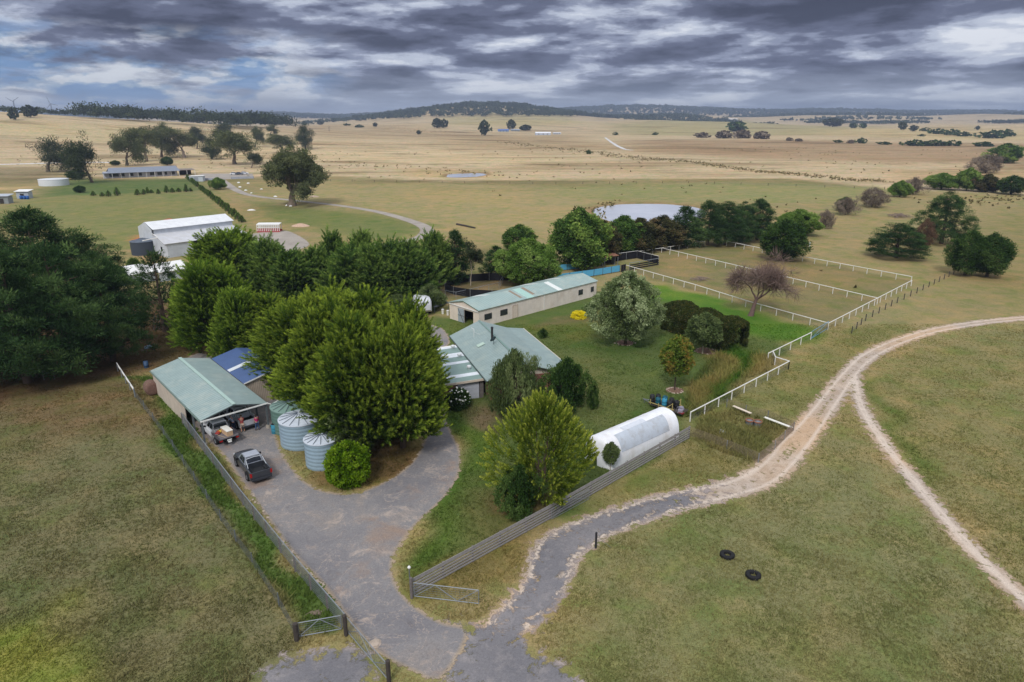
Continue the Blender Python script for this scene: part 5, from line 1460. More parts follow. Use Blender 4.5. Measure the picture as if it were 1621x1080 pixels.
m = MB(); m.slab([(0, -.2, 3.2), (WL, -.2, 3.2), (WL, LY, 4.55), (X0 - .1, LY, 4.55)], .08); m.build('leanto_roof', wr2, ws)
m = MB(); m.slab([(X0 - .2, LY - .3, 5.65), (WL + .3, LY - .3, 5.65), (WL + .3, RY, 7.0), (X0 - .2, RY, 7.0)], .08); m.slab([(X0 - .2, RY, 7.0), (WL + .3, RY, 7.0), (WL + .3, BY, 5.65), (X0 - .2, BY, 5.65)], .08); m.build('roof', wr, ws)
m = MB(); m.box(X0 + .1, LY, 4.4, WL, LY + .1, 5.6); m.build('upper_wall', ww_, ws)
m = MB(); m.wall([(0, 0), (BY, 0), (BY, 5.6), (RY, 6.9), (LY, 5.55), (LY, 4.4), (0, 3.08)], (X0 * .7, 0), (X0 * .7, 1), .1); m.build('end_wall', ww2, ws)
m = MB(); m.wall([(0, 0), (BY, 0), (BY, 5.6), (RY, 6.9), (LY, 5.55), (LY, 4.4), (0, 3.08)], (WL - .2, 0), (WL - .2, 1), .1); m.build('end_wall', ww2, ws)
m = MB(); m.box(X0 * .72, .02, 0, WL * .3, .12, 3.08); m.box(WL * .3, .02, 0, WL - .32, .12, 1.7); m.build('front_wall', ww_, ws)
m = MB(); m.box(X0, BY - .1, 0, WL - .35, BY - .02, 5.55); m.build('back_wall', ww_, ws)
m = MB(); m.box(X0 + .2, 3.5, .02, WL - .5, 3.6, 3.0); m.build('dark_backing', DARKIN, ws)  # dark sheet added behind the lean-to opening as painted shade
for k in (.3, .53, .76): m = MB(); m.box(WL * k - .08, -.1, 0, WL * k + .08, .0, 3.1); m.build('post', WHITE, ws)
m = MB(); m.tube([(X0 - .3, BY, 5.5), (X0 - .3, LY, 4.7), (X0 - .35, LY * .6, 4.1), (-2.2, LY * .6 + 1.5, 3.6)], .1, 6); m.build('downpipe', WHITE, ws)
m = MB(); m.box(X0 * .7 - .14, 2.6, 1.2, X0 * .7 - .1, 3.4, 2.2); m.build('window', GLASS, ws)

# ---- far house
f0 = at(163, 283); f1 = at(312, 277)
fl, frz, FL = frame(f0, f1); FL *= .98
fh = thing('bungalow', 'long low grey roofed bungalow with verandah across the far green lawn', 'house', fl, frz)
gr = ribbed('grey_roof_sheet', S(128, 136, 150), frz + math.pi / 2, .5, depth=.08)
m = MB()
m.slab([(2.5, 0.2, 3.0), (FL * .83, 0.2, 3.0), (FL * .83 - 1, 5.2, 5.0), (3.5, 5.2, 5.0)], .12)
m.slab([(3.5, 5.2, 5.0), (FL * .83 - 1, 5.2, 5.0), (FL * .83, 10, 3.0), (2.5, 10, 3.0)], .12)
m.slab([(0, -1.4, 2.7), (FL * .83, -1.4, 2.7), (FL * .83, 0.3, 3.05), (0, 0.3, 3.05)], .1)
m.build('roof', gr, fh)
m = MB(); m.slab([(FL * .83, -1, 2.9), (FL, -1, 2.9), (FL, 8, 3.2), (FL * .83, 8, 3.2)], .12); m.build('carport_roof', mat('brown_roof', S(128, 116, 108), .6), fh)
m = MB(); m.box(.8, .5, 0, FL * .8, 9.6, 2.9); m.build('wall', mat('grey_weatherboard', S(176, 178, 188), .7), fh)
m = MB(); m.box(FL * .84, 7, 0, FL * .98, 7.2, 2.9); m.build('carport_wall', DARKIN, fh)
for k in range(12):
    m = MB(); x_ = .3 + k * (FL - .6) / 11; m.box(x_, -1.3, 0, x_ + .16, -1.14, 2.75); m.build('verandah_post', WHITE, fh)
for x_, w_ in ((.07, 2.6), (.12, 2.2), (.18, 2.2), (.29, 1.4), (.38, 1.4), (.50, 2.2), (.58, 2.2), (.66, 1.2), (.72, 2.4)):
    m = MB(); m.box(FL * x_, .4, .7, FL * x_ + w_, .49, 2.3); m.build('window', GLASS, fh)
ca = at(313, 287); 
fs = thing('garden_shed', 'small white flat roofed shed at the right end of the bungalow', 'shed', tuple(ca), .1)
m = MB(); m.box(-3.2, -1.8, 0, 3.2, 1.8, 2.5); m.build('wall', mat('pale_wall', S(190, 198, 206), .6), fs)
m = MB(); m.slab([(-3.5, -2.1, 2.55), (3.5, -2.1, 2.75), (3.5, 2.1, 2.85), (-3.5, 2.1, 2.65)], .1); m.build('roof', WHITE, fs)
m = MB(); m.box(-1, -1.86, .1, 1, -1.81, 2.1); m.build('door', mat('door_grey', S(150, 158, 168), .6), fs)
# white tank and sheds at the left edge
def tank(name, label, px, pyb, pyt, wpx, wallc, roofc, ribs=7, cone=.28, group=None, spokes=14, hatch=False, rp_=.9):
    b = at(px, pyb); r = wpx * depth(b) / FPX / 2; h = hz(b, pyt)
    c = b + np.array((0, r * .9, 0))
    o = thing(name, label, 'water tank', tuple(c), 0, group)
    prof = [(r, 0)]
    for i in range(ribs):
        z0 = h * i / ribs; z1 = h * (i + 1) / ribs; dz = z1 - z0
        prof += [(r, z0 + .12 * dz), (r + .028, z0 + .3 * dz), (r + .028, z0 + .7 * dz), (r, z0 + .9 * dz)]
    prof += [(r + .03, h)]
    m = MB(); m.lathe(prof, (0, 0, 0), 48); m.build('tank_wall', wallc, o, smooth=True)
    m = MB(); m.lathe([(r + .07, h - .05), (r + .07, h + .02), (r * .5, h + cone * r * .5 * .8), (.18, h + cone * r * .9), (.02, h + cone * r * .92)], (0, 0, 0), 48); m.build('tank_roof', roofc, o, smooth=False)
    if spokes:
        m = MB()
        for k in range(spokes):
            a = k * 6.283 / spokes
            m.beam((.2 * math.cos(a), .2 * math.sin(a), h + cone * r * .9 + .02), ((r * .98) * math.cos(a), (r * .98) * math.sin(a), h + .06), .04, .035)
        m.build('roof_rib', mat('rib_dark_' + name, S(88, 98, 110), .5), o)
    if hatch:
        m = MB(); m.lathe([(.26, h + .1), (.26, h + .24), (.02, h + .25)], (r * .62, -r * .2, 0), 12); m.build('hatch', mat('black_plastic', (.02, .02, .022), .5), o)
    return o
TW = mat('blue_grey_tank', S(144, 166, 180), .5, var=.08, spec=.35); TR = mat('pale_tank_roof', S(196, 204, 214), .5, var=.1, spec=.3)
GT = 'round ribbed water tanks'
tank('water_tank', 'dark green ribbed water tank partly hidden under the cypress', 457, 690, 653, 66, mat('green_tank', S(96, 126, 116), .5, var=.1), mat('green_tank_roof', S(122, 150, 140), .5, var=.15), group=GT, rp_=(.2, .3, .27), spokes=16)
tank('water_tank', 'middle pale blue ribbed water tank with a black hatch on its lid', 470, 713, 674, 66, TW, TR, group=GT, hatch=True)
tank('water_tank', 'smaller pale blue ribbed water tank nearest the camera, touching the round bush', 506, 745, 704, 54, TW, TR, group=GT)
tank('water_tank', 'dark grey plastic water tank with a white pipe beside the white shed', 220, 405, 384, 35, mat('charcoal_tank', S(64, 72, 84), .5, var=.05), mat('charcoal_tank_roof', S(92, 102, 116), .5), ribs=1, spokes=10)
tank('water_tank', 'low wide white water tank on the slope below the leaning gum', 74, 295, 285, 42, mat('white_tank', S(216, 220, 226), .5), mat('white_tank_roof', S(222, 226, 230), .5), ribs=1, cone=.05, spokes=0)
dr = at(435, 686)
o = thing('water_drum', 'small teal blue plastic drum standing between the shed post and the tanks', 'drum', tuple(dr))
m = MB(); m.lathe([(.28, 0), (.3, .05), (.3, .3), (.32, .33), (.3, .36), (.3, .62), (.32, .65), (.3, .68), (.3, .95), (.26, 1.0)], (0, 0, 0), 20); m.build('drum_body', mat('teal_plastic', S(60, 136, 160), .5), o, smooth=True)
m = MB(); m.lathe([(.24, .95), (.24, 1.04), (.02, 1.05)], (0, 0, 0), 16); m.build('lid', mat('black_plastic', (.02, .02, .022), .5), o)
for x, b_, w_, lb, colr in ((160, 0, 0, '', None),): pass
for i, (px, pb, lb, wc_, hgt) in enumerate([(40, 314, 'small white roofed hut with blue drums at the far left', S(170, 178, 186), 2.8), (8, 322, 'grey hut cut by the left edge beside the white roofed one', S(140, 146, 148), 2.8)]):
    b = at(px, pb); o = thing('hut', lb, 'hut', tuple(b), .1)
    m = MB(); m.box(-2.2, -1.5, 0, 2.2, 1.5, hgt - .2); m.build('wall', mat('hut_wall_%d' % i, wc_, .7), o)
    m = MB(); m.slab([(-2.7, -2, hgt), (2.7, -2, hgt), (2.7, 2, hgt + .5), (-2.7, 2, hgt + .5)], .1); m.build('roof', WHITE if i == 0 else mat('hut_roof', S(176, 184, 192), .5), o)
    m = MB(); m.box(-.8, -1.56, .05, .6, -1.51, 1.9); m.build('door', DARKIN, o)
for i in range(3):
    b = at(34 + i * 5, 315.5); o = thing('drum', 'bright blue drum standing before the small white roofed hut', 'drum', tuple(b), 0, 'blue drums by the far left hut')
    m = MB(); m.lathe([(.5, 0), (.55, .1), (.55, .6), (.58, .65), (.55, .7), (.55, 1.2), (.45, 1.3), (.02, 1.3)], (0, 0, 0), 16); m.build('drum_body', mat('blue_plastic', S(40, 92, 160), .5), o, smooth=True)
# far farm buildings
for (px, pb, w_, h_, lb, rc, wc_, d_) in [
 (860, 214, 24, 6, 'white farm house alone on the dry plain', (0.8, 0.82, 0.85), S(190, 198, 214), 12),
 (882, 213, 12, 4, 'small pale shed right of the white farm house', S(200, 204, 210), S(180, 184, 190), 9),
 (797, 209, 17, 5, 'blue roofed shed beside the low dark tree on the plain', S(70, 110, 180), S(150, 160, 176), 10),
 (816, 208, 14, 4, 'grey roofed shed right of the blue roofed one', S(150, 160, 172), S(140, 146, 152), 9),
 (1160, 191, 16, 4, 'tiny pale roofed house on the far right plain', S(214, 210, 206), S(190, 186, 180), 12)]:
    b = at(px, pb); Lw = w_ * depth(b) / FPX; o = thing('farm_building', lb, 'building', tuple(b), .08)
    hh = h_ * depth(b) / FPX * .8
    m = MB(); m.box(-Lw / 2, 0, -1, Lw / 2, d_, hh * .6); m.build('wall', mat('far_wall_%d' % px, wc_, .7), o)
    m = MB(); m.slab([(-Lw / 2 - .4, -.4, hh * .6), (Lw / 2 + .4, -.4, hh * .6), (Lw / 2 + .4, d_ / 2, hh), (-Lw / 2 - .4, d_ / 2, hh)], .2); m.slab([(-Lw / 2 - .4, d_ / 2, hh), (Lw / 2 + .4, d_ / 2, hh), (Lw / 2 + .4, d_ + .4, hh * .6), (-Lw / 2 - .4, d_ + .4, hh * .6)], .2); m.build('roof', mat('far_roof_%d' % px, rc, .5), o)
    for k in (-.3, 0, .28):
        m = MB(); m.box(k * Lw - .8, -.06, hh * .15, k * Lw + .8, -.01, hh * .45); m.build('window', GLASS, o)
# greenhouses seen between the trees near the grey tank
for (px, pb, lb, n_) in [(212, 447, 'white roofed low shelter half hidden behind the left pines', 0), (276, 440, 'white framed lean-to glimpsed behind the dark open cypress', 1)]:
    b = at(px, pb); o = thing('white_shelter', lb, 'shelter', tuple(b), wrz)
    m = MB()
    for k in range(3): m.slab([(-3.6, -2 + k * 2.2, 1.9 + k * .14), (3.6, -2 + k * 2.2, 1.9 + k * .14), (3.6, -.1 + k * 2.2, 2.25 + k * .14), (-3.6, -.1 + k * 2.2, 2.25 + k * .14)], .08)
    m.build('roof', WHITE, o)
    m = MB(); m.box(-3.4, -1.7, 0, 3.4, -1.6, 1.85); m.build('wall', mat('pale_wall', S(190, 198, 206), .6), o)

# ---- plastic tunnel
t0 = at(958, 752); t1 = at(1076, 690)
tl, trz, TL = frame((9.0, 54.6, 0), (16.45, 61.0, 0))
tn = thing('polytunnel', 'long white plastic covered growing tunnel with a grey mesh patch behind the slatted fence', 'greenhouse', tl, trz)
tr_, th_ = 1.7, 2.65
def arch(x, r=tr_, h=th_, n=22, ex=0.8):
    o_ = []
    for k in range(n + 1):
        a = math.pi * k / n
        cc = math.copysign(abs(math.cos(a)) ** ex, math.cos(a)); o_.append((x, r + r * -cc * 1.0, h * math.sin(a) ** .8))
    return o_
def tunnel_skin(x0, x1, k0, k1, off, n=24, nx=16):
    m_ = MB(); vs = []; 
    for i in range(nx + 1):
        x = x0 + (x1 - x0) * i / nx; A = arch(x, n=n)
        for k in range(k0, k1 + 1):
            p = np.array(A[k]); d = p - np.array((x, tr_, 0)); d = d / np.linalg.norm(d); sag = 0
            vs.append(p + d * (off + sag))
    w_ = k1 - k0 + 1
    m_.add(vs, [(i * w_ + k, i * w_ + k + 1, (i + 1) * w_ + k + 1, (i + 1) * w_ + k) for i in range(nx) for k in range(w_ - 1)])
    return m_
pl = mat('white_plastic_film', S(236, 238, 243), .42, var=.08, scale=1.6, bump=.6, stain=S(190, 180, 166), stain_amt=.35)
tunnel_skin(0, TL, 0, 24, 0).build('plastic_cover', pl, tn, smooth=True)
gm = mat('grey_shade_mesh', S(186, 194, 204), .8, var=.08, scale=3, stain=S(150, 144, 136), stain_amt=.5)
tunnel_skin(1.3, TL - 1.5, 3, 10, .035).build('shade_mesh', gm, tn, smooth=True)
tunnel_skin(TL * .28, TL * .6, 10, 12, .04).build('shade_mesh', mat('pale_shade_mesh', S(208, 213, 221), .8), tn, smooth=True)
for xe, sg in ((0, -1), (TL, 1)):
    rings = []
    for dx, sc in ((0, 1), (.18, .93), (.32, .78), (.42, .5), (.46, .15)):
        rings.append([(xe + sg * dx, tr_ + (y_ - tr_) * sc, z_ * (.35 + .65 * sc)) for _, y_, z_ in arch(xe, n=24)])
    m = MB(); n_ = 25; m.add([p for r_ in rings for p in r_], [(i * n_ + k, i * n_ + k + 1, (i + 1) * n_ + k + 1, (i + 1) * n_ + k) for i in range(4) for k in range(24)]); m.build('end_sheet', pl, tn, smooth=True)
m = MB()
for k in range(5): m.tube([tuple(np.array(p) + (0, 0, -.004)) for p in arch(.1 + k * (TL - .2) / 4, n=24)], .02, 5)
m.build('hoop', mat('hoop_white', S(226, 228, 232), .5), tn)

# ================================================================ FENCES
def along(p0, p1, step):
    p0 = np.array(p0, float); p1 = np.array(p1, float); L = np.linalg.norm((p1 - p0)[:2]); n = max(1, int(round(L / step)))
    return [p0 + (p1 - p0) * i / n for i in range(n + 1)]
def fence(name, label, pts, step=3.0, h=1.3, rails=(), post=.1, postm=None, railm=None, rail=(.04, .14), wires=(), mesh=0, wirem=None, wr=.012, cat='fence', group=None, panel=None, panelm=None, toprail=None, board_side=.07):
    pts = [np.array((p[0], p[1], 0.0)) for p in pts]
    pts = [p + np.array((0, 0, float(TH(p[0], p[1])))) for p in pts]
    o = thing(name, label, cat, tuple(pts[0]), 0, group)
    pp = []
    for a, b in zip(pts[:-1], pts[1:]): pp += along(a, b, step)[:-1]
    pp.append(pts[-1])
    for p in pp[:99]:
        m = MB(); m.box(p[0] - post / 2, p[1] - post / 2, p[2] - .1, p[0] + post / 2, p[1] + post / 2, p[2] + h); m.build('post', postm or TIMBER, o, world=True)
    rl = MB(); ok = False
    for a, b in zip(pts[:-1], pts[1:]):
        d = (b - a) / np.linalg.norm(b - a); nn = np.array((d[1], -d[0], 0)) * board_side
        for z in rails:
            m = MB(); m.beam(a + nn + (0, 0, z), b + nn + (0, 0, z), *rail); m.build('rail', railm or TIMBER, o, world=True)
        if toprail: m = MB(); m.tube([a + (0, 0, h), b + (0, 0, h)], toprail, 8); m.build('top_rail', railm or WHITE, o, world=True)
        for z in wires: rl.tube([a + (0, 0, z), b + (0, 0, z)], wr, 3, cap=False); ok = True
        if mesh:
            L = np.linalg.norm(b - a); n = int(L / mesh)
            for i in range(n): q = a + (b - a) * (i + .5) / n; rl.beam(q + (0, 0, .04), q + (0, 0, (max(wires) if wires else h)), wr * 1.3, wr * 1.3)
            ok = True
        if panel:
            m = MB(); m.beam(a + (0, 0, (panel[0] + panel[1]) / 2), b + (0, 0, (panel[0] + panel[1]) / 2), .03, panel[1] - panel[0]); m.build('panel', panelm, o, world=True)
    if ok: rl.build('netting' if mesh else 'wire', wirem or STEELD, o, world=True)
    return o
q = lambda *a: at(*a)
# slatted timber fence
fence('slat_fence', 'grey slatted timber fence running from the gate past the tunnel', [q(652, 943), q(870, 822), q(1090, 694)], 2.4, 1.32, rails=(.16, .40, .64, .88, 1.12, 1.28), post=.12, postm=TIMBER, railm=mat('weathered_slat', S(150, 146, 144), .85, var=.25, scale=5), rail=(.035, .13))
# driveway fence
WF = mat('white_rail', S(224, 222, 216), .55, var=.1)
fence('wire_mesh_fence', 'grey mesh and rail fence along the left side of the driveway', [q(548, 1000), q(468, 905), q(385, 800), q(290, 672)], 3.0, 1.3, postm=TIMBER, post=.11, toprail=.04, railm=STEEL, wires=(.1, .25, .4, .55, .7, .85, 1.0, 1.15), mesh=.16, wr=.011, wirem=STEEL)
fence('wire_fence', 'low wire netting fence between the left pasture and the green verge', [q(470, 1012), q(442, 960), q(400, 895), q(350, 825), q(260, 690), q(215, 630)], 4.0, 1.05, postm=STEELD, post=.06, wires=(.1, .25, .4, .55, .7, .9), mesh=.24, wr=.006, wirem=STEELD)
fence('pipe_rail', 'bare white pipe rails at the top of the verge by the pines', [q(214, 630), q(187, 588)], 2.5, 1.15, postm=STEEL, post=.08, toprail=.05, railm=WHITE, rails=(.7,), rail=(.05, .08))
# gates
def gate(name, label, a, b, h=1.15, n=2, m_=None, r=.03):
    a = np.array(a, float); b = np.array(b, float); o = thing(name, label, 'gate', tuple(a)); mt = m_ or STEEL
    m = MB(); U = lambda p, z: p + np.array((0, 0, z))
    for u, v in ((U(a, .12), U(b, .12)), (U(a, h), U(b, h)), (U(a, .12), U(a, h)), (U(b, .12), U(b, h))): m.tube([u, v], r, 6)
    m.build('gate_frame', mt, o, world=True)
    m = MB(); c = (a + b) / 2
    for k in range(n):
        s = a + (b - a) * k / n; e = a + (b - a) * (k + 1) / n
        if k % 2 == 0: m.tube([U(s, .12), U(e, h)], r * .8, 6)
        else: m.tube([U(s, h), U(e, .12)], r * .8, 6)
    m.build('brace', mt, o, world=True)
    m = MB()
    for z in np.linspace(.3, h - .15, 5): m.tube([U(a, z), U(b, z)], .008, 3)
    L = np.linalg.norm(b - a)
    for i in range(int(L / .25)): p = a + (b - a) * i / int(L / .25); m.beam(U(p, .12), U(p, h), .009, .009)
    m.build('netting', STEELD, o, world=True)
    return o
gate('farm_gate', 'open galvanised gate swung out from the end of the slatted fence', q(656, 946), q(758, 958), 1.15, 3)
gate('farm_gate', 'small galvanised gate between two dark posts at the foot of the verge', q(474, 1010), q(541, 998), 1.1, 2)
gate('farm_gate', 'long galvanised gate at the lower edge beside the driveway mouth', q(550, 1002), q(614, 1078), 1.2, 3)
gate('farm_gate', 'thin pipe gate leaning flat against the middle of the slatted fence', q(873, 824), q(932, 792), 1.05, 2, STEEL, .016)
gate('farm_gate', 'blue framed mesh gate at the corner of the white rails', q(1283, 538), q(1310, 521), 1.2, 1, mat('blue_gate', S(110, 160, 196), .5))
def post(label, p, h, r=.13, m_=None, name='gate_post'):
    o = thing(name, label, 'post', tuple(p)); m = MB(); m.lathe([(r, -.1), (r, h - .02), (r * .85, h), (.01, h)], (0, 0, 0), 12); m.build('post_shaft', m_ or DTIMB, o); return o
post('dark post holding the lower gate at the meeting of the two fences', q(548, 1006), 1.5)
post('stout dark post at the left side of the small verge gate', q(470, 1014), 1.25, .16)
post('dark post closing the long gate at the bottom edge', q(616, 1082), 1.6)
post('grey gate post at the near end of the slatted fence', q(652, 947), 1.6, .1, TIMBER)
gl = post('thin post with a small white lamp bracket at the near end of the slatted fence', q(650, 943), 2.15, .035, STEELD, 'lamp_post')
m = MB(); m.lathe([(.01, 2.1), (.09, 2.14), (.11, 2.22), (.06, 2.3), (.01, 2.31)], (0, 0, 0), 10); m.build('lamp_head', WHITE, gl)
sp = post('lone black strainer post with a wire stay beside the dirt track', q(943, 868), 1.35, .08, mat('black_post', S(46, 46, 50), .6), 'strainer_post')
m = MB(); e = q(968, 868); b_ = q(943, 868); m.tube([b_ + (0, 0, 1.1), e], .012, 4); m.build('stay_wire', STEELD, sp, world=True)
# white rail fences
wk = dict(step=2.9, h=1.1, post=.09, postm=WF, railm=WF, toprail=.065, wires=(.2, .45, .7), wr=.008)
fence('rail_fence', 'white rail fence from the slatted fence up to the lane gap', [q(1092, 668), q(1248, 585)], **dict(wk, mesh=.45))
fence('rail_fence', 'short white rail fence above the lane gap by the bright grass', [q(1215, 572), q(1283, 538)], **wk)
fence('rail_fence', 'tiny link rail joining the two ends at the lane gap', [q(1248, 585), q(1226, 578), q(1222, 568)], **dict(wk, mesh=.3))
fence('rail_fence', 'white rail side of the paddock nearest the dirt track', [q(1310, 523), q(1442, 453)], **wk)
fence('rail_fence', 'white rail across the front of the paddock behind the bare tree', [q(990, 428), q(1100, 460), q(1180, 486), q(1310, 523)], **dict(wk, mesh=.5))
fence('rail_fence', 'white rail dividing the paddock in the middle', [q(1047, 400), q(1388, 482)], **wk)
fence('rail_fence', 'white rail along the far left side of the paddock under the pines', [q(990, 409), q(1047, 400), q(1114, 389)], **wk)
fence('rail_fence', 'white rail along the back of the paddock', [q(1150, 389), q(1270, 414), q(1442, 447)], **wk)
fence('wire_fence', 'dark post and wire fence outside the paddock rails', [q(1348, 528), q(1370, 508), q(1420, 480), q(1470, 455), q(1530, 424)], 3.2, 1.1, postm=DTIMB, post=.1, wires=(.3, .6, .9), wr=.012)
fence('wire_fence', 'long sagging wire fence across the far paddock edge', [q(455, 286), q(700, 290), q(880, 292), q(1090, 290), q(1400, 300)], 12, 1.1, postm=DTIMB, post=.14, wires=(.4, .9), wr=.02)
# vegetable enclosure
fence('netting_fence', 'old wire netting pen around the weedy plot by the dirt track', [q(1090, 690), q(1150, 712), q(1200, 733), q(1226, 712), q(1256, 682), q(1215, 664), q(1180, 655), q(1150, 645)], 3.0, 1.0, postm=STEEL, post=.06, wires=(.1, .25, .4, .55, .7, .85, 1.0), mesh=.13, wr=.012, wirem=mat('rusty_wire', S(126, 112, 98), .8))
# black round yard, arena and blue windbreak
BLK = mat('black_shade_cloth', S(26, 26, 32), .9, var=.2)
BLU = mat('blue_windbreak_cloth', S(88, 166, 204), .75, var=.12)
cy = at(786, 458); rx = 9.0
ring = [(cy[0] + 9.6 * math.cos(a), cy[1] + 7.0 * math.sin(a)) for a in np.linspace(-2.9, 3.0, 15)]
fence('round_yard', 'round black cloth horse yard left of the elm', ring, 3.0, 1.6, postm=STEEL, post=.06, panel=(.1, 1.5), panelm=BLK)
fence('stable_yard_rail', 'wire and pipe yard fence behind the stable roof', [q(672, 466), q(722, 474), q(790, 458), q(800, 440)], 2.6, 1.3, postm=STEEL, post=.06, wires=(.3, .6, .9, 1.2), wr=.012, toprail=.03, railm=STEEL)
fence('windbreak_fence', 'blue cloth windbreak in front of the grassy run by the stable', [q(882, 446), q(940, 438), q(981, 431)], 2.6, 1.5, postm=DTIMB, post=.09, panel=(.2, 1.45), panelm=BLU)
fence('windbreak_fence', 'shorter blue cloth windbreak left of the tin shelter', [q(879, 430), q(916, 426)], 2.6, 1.5, postm=DTIMB, post=.09, panel=(.15, 1.3), panelm=BLU)
fence('cloth_fence', 'black cloth fence joining the blue windbreak to the tin shelter', [q(916, 426), q(934, 423)], 2.6, 1.4, postm=DTIMB, post=.09, panel=(.1, 1.3), panelm=BLK)
fence('arena_fence', 'black cloth fence around the sandy pen beside the tin shelter', [q(974, 414), q(1008, 409), q(1042, 418)], 2.6, 1.7, postm=STEEL, post=.07, panel=(.05, 1.65), panelm=BLK, toprail=.04, railm=WHITE)
fence('arena_fence', 'front side of the black pen with open rails', [q(996, 428), q(1042, 420)], 3.4, 1.5, postm=STEEL, post=.09, toprail=.05, railm=STEEL, rails=(.25, .65, 1.05), rail=(.03, .26), board_side=.06)
for o_ in [x for x in bpy.data.objects if x.name.startswith('rail') and x.parent and x.parent.get('label', '').startswith('front side of the black')]:
    o_.data.materials[0] = BLK
fence('cloth_fence', 'short black cloth screen between blue windbreak and white rail', [q(983, 431), q(990, 429)], 1.0, 1.5, postm=DTIMB, post=.1, panel=(.05, 1.45), panelm=BLK)
# tin shelter
s0 = at(943, 424); 
so = thing('field_shelter', 'open tin horse shelter with a rusty brown roof', 'shelter', tuple(at(930, 421)), math.radians(16))
m = MB(); m.slab([(-.2, -2.2, 1.95), (6.2, -2.2, 2.35), (6.2, 1.6, 2.45), (-.6, 1.6, 2.1)], .07); m.build('roof', ribbed('rusty_roof_sheet', S(158, 112, 90), 1.5, .2, stain=S(190, 160, 140)), so)
tin = mat('bare_tin', S(160, 166, 174), .5, .3, var=.12)
m = MB(); m.box(0, -2, 0, .08, 1.4, 1.95); m.build('side_wall', tin, so)
m = MB(); m.box(3.0, -1.0, 0, 3.08, 1.4, 2.05); m.build('partition', tin, so)
m = MB(); m.box(6.0, -.6, 0, 6.08, 1.4, 2.2); m.build('side_wall', tin, so)
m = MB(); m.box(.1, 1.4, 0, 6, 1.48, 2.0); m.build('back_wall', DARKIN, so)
for xx in (0.0, 3.0, 6.0): m = MB(); m.box(xx, -2.1, 0, xx + .1, -2.02, 2.0); m.build('post', STEEL, so)
# ================================================================ VEHICLES
TYRE = mat('tyre_rubber', S(34, 34, 36), .85, var=.2, scale=8)
RIM = mat('alloy_rim', S(168, 172, 178), .35, .7)
REDL = mat('red_lens', S(170, 24, 22), .3)
BLKP = mat('black_trim', S(24, 24, 26), .6)
def paint(name, c, metal=.0, rough=.28):
    return mat(name, c, rough, metal, var=.05, scale=2, spec=.6)
def wheel(root, x, y, r=.38, w=.26):
    s = 1 if y > 0 else -1
    prof = [(r * .62, -w / 2), (r * .93, -w / 2), (r, -w * .35), (r, w * .35), (r * .93, w / 2), (r * .62, w / 2)]
    m = MB(); m.lathe([(a, b) for a, b in prof], (0, 0, 0), 24)
    v = m.v[0].copy(); m.v[0] = np.stack([v[:, 0] + x, v[:, 2] + y, v[:, 1] + r], 1)
    o = m.build('wheel', TYRE, root, smooth=True)
    m = MB(); m.lathe([(r * .63, w * .38), (r * .56, w * .30), (r * .2, w * .26), (.01, w * .34)], (0, 0, 0), 20)
    v = m.v[0].copy(); m.v[0] = np.stack([v[:, 0] + x, s * v[:, 2] + y, v[:, 1] + r], 1)
    for k in range(6):
        a = k * math.pi / 3; m.beam((x + .1 * math.cos(a), y + s * w * .36, r + .1 * math.sin(a)), (x + r * .58 * math.cos(a), y + s * w * .40, r + r * .58 * math.sin(a)), .05, .03)
    m.build('rim', RIM, o, smooth=False)
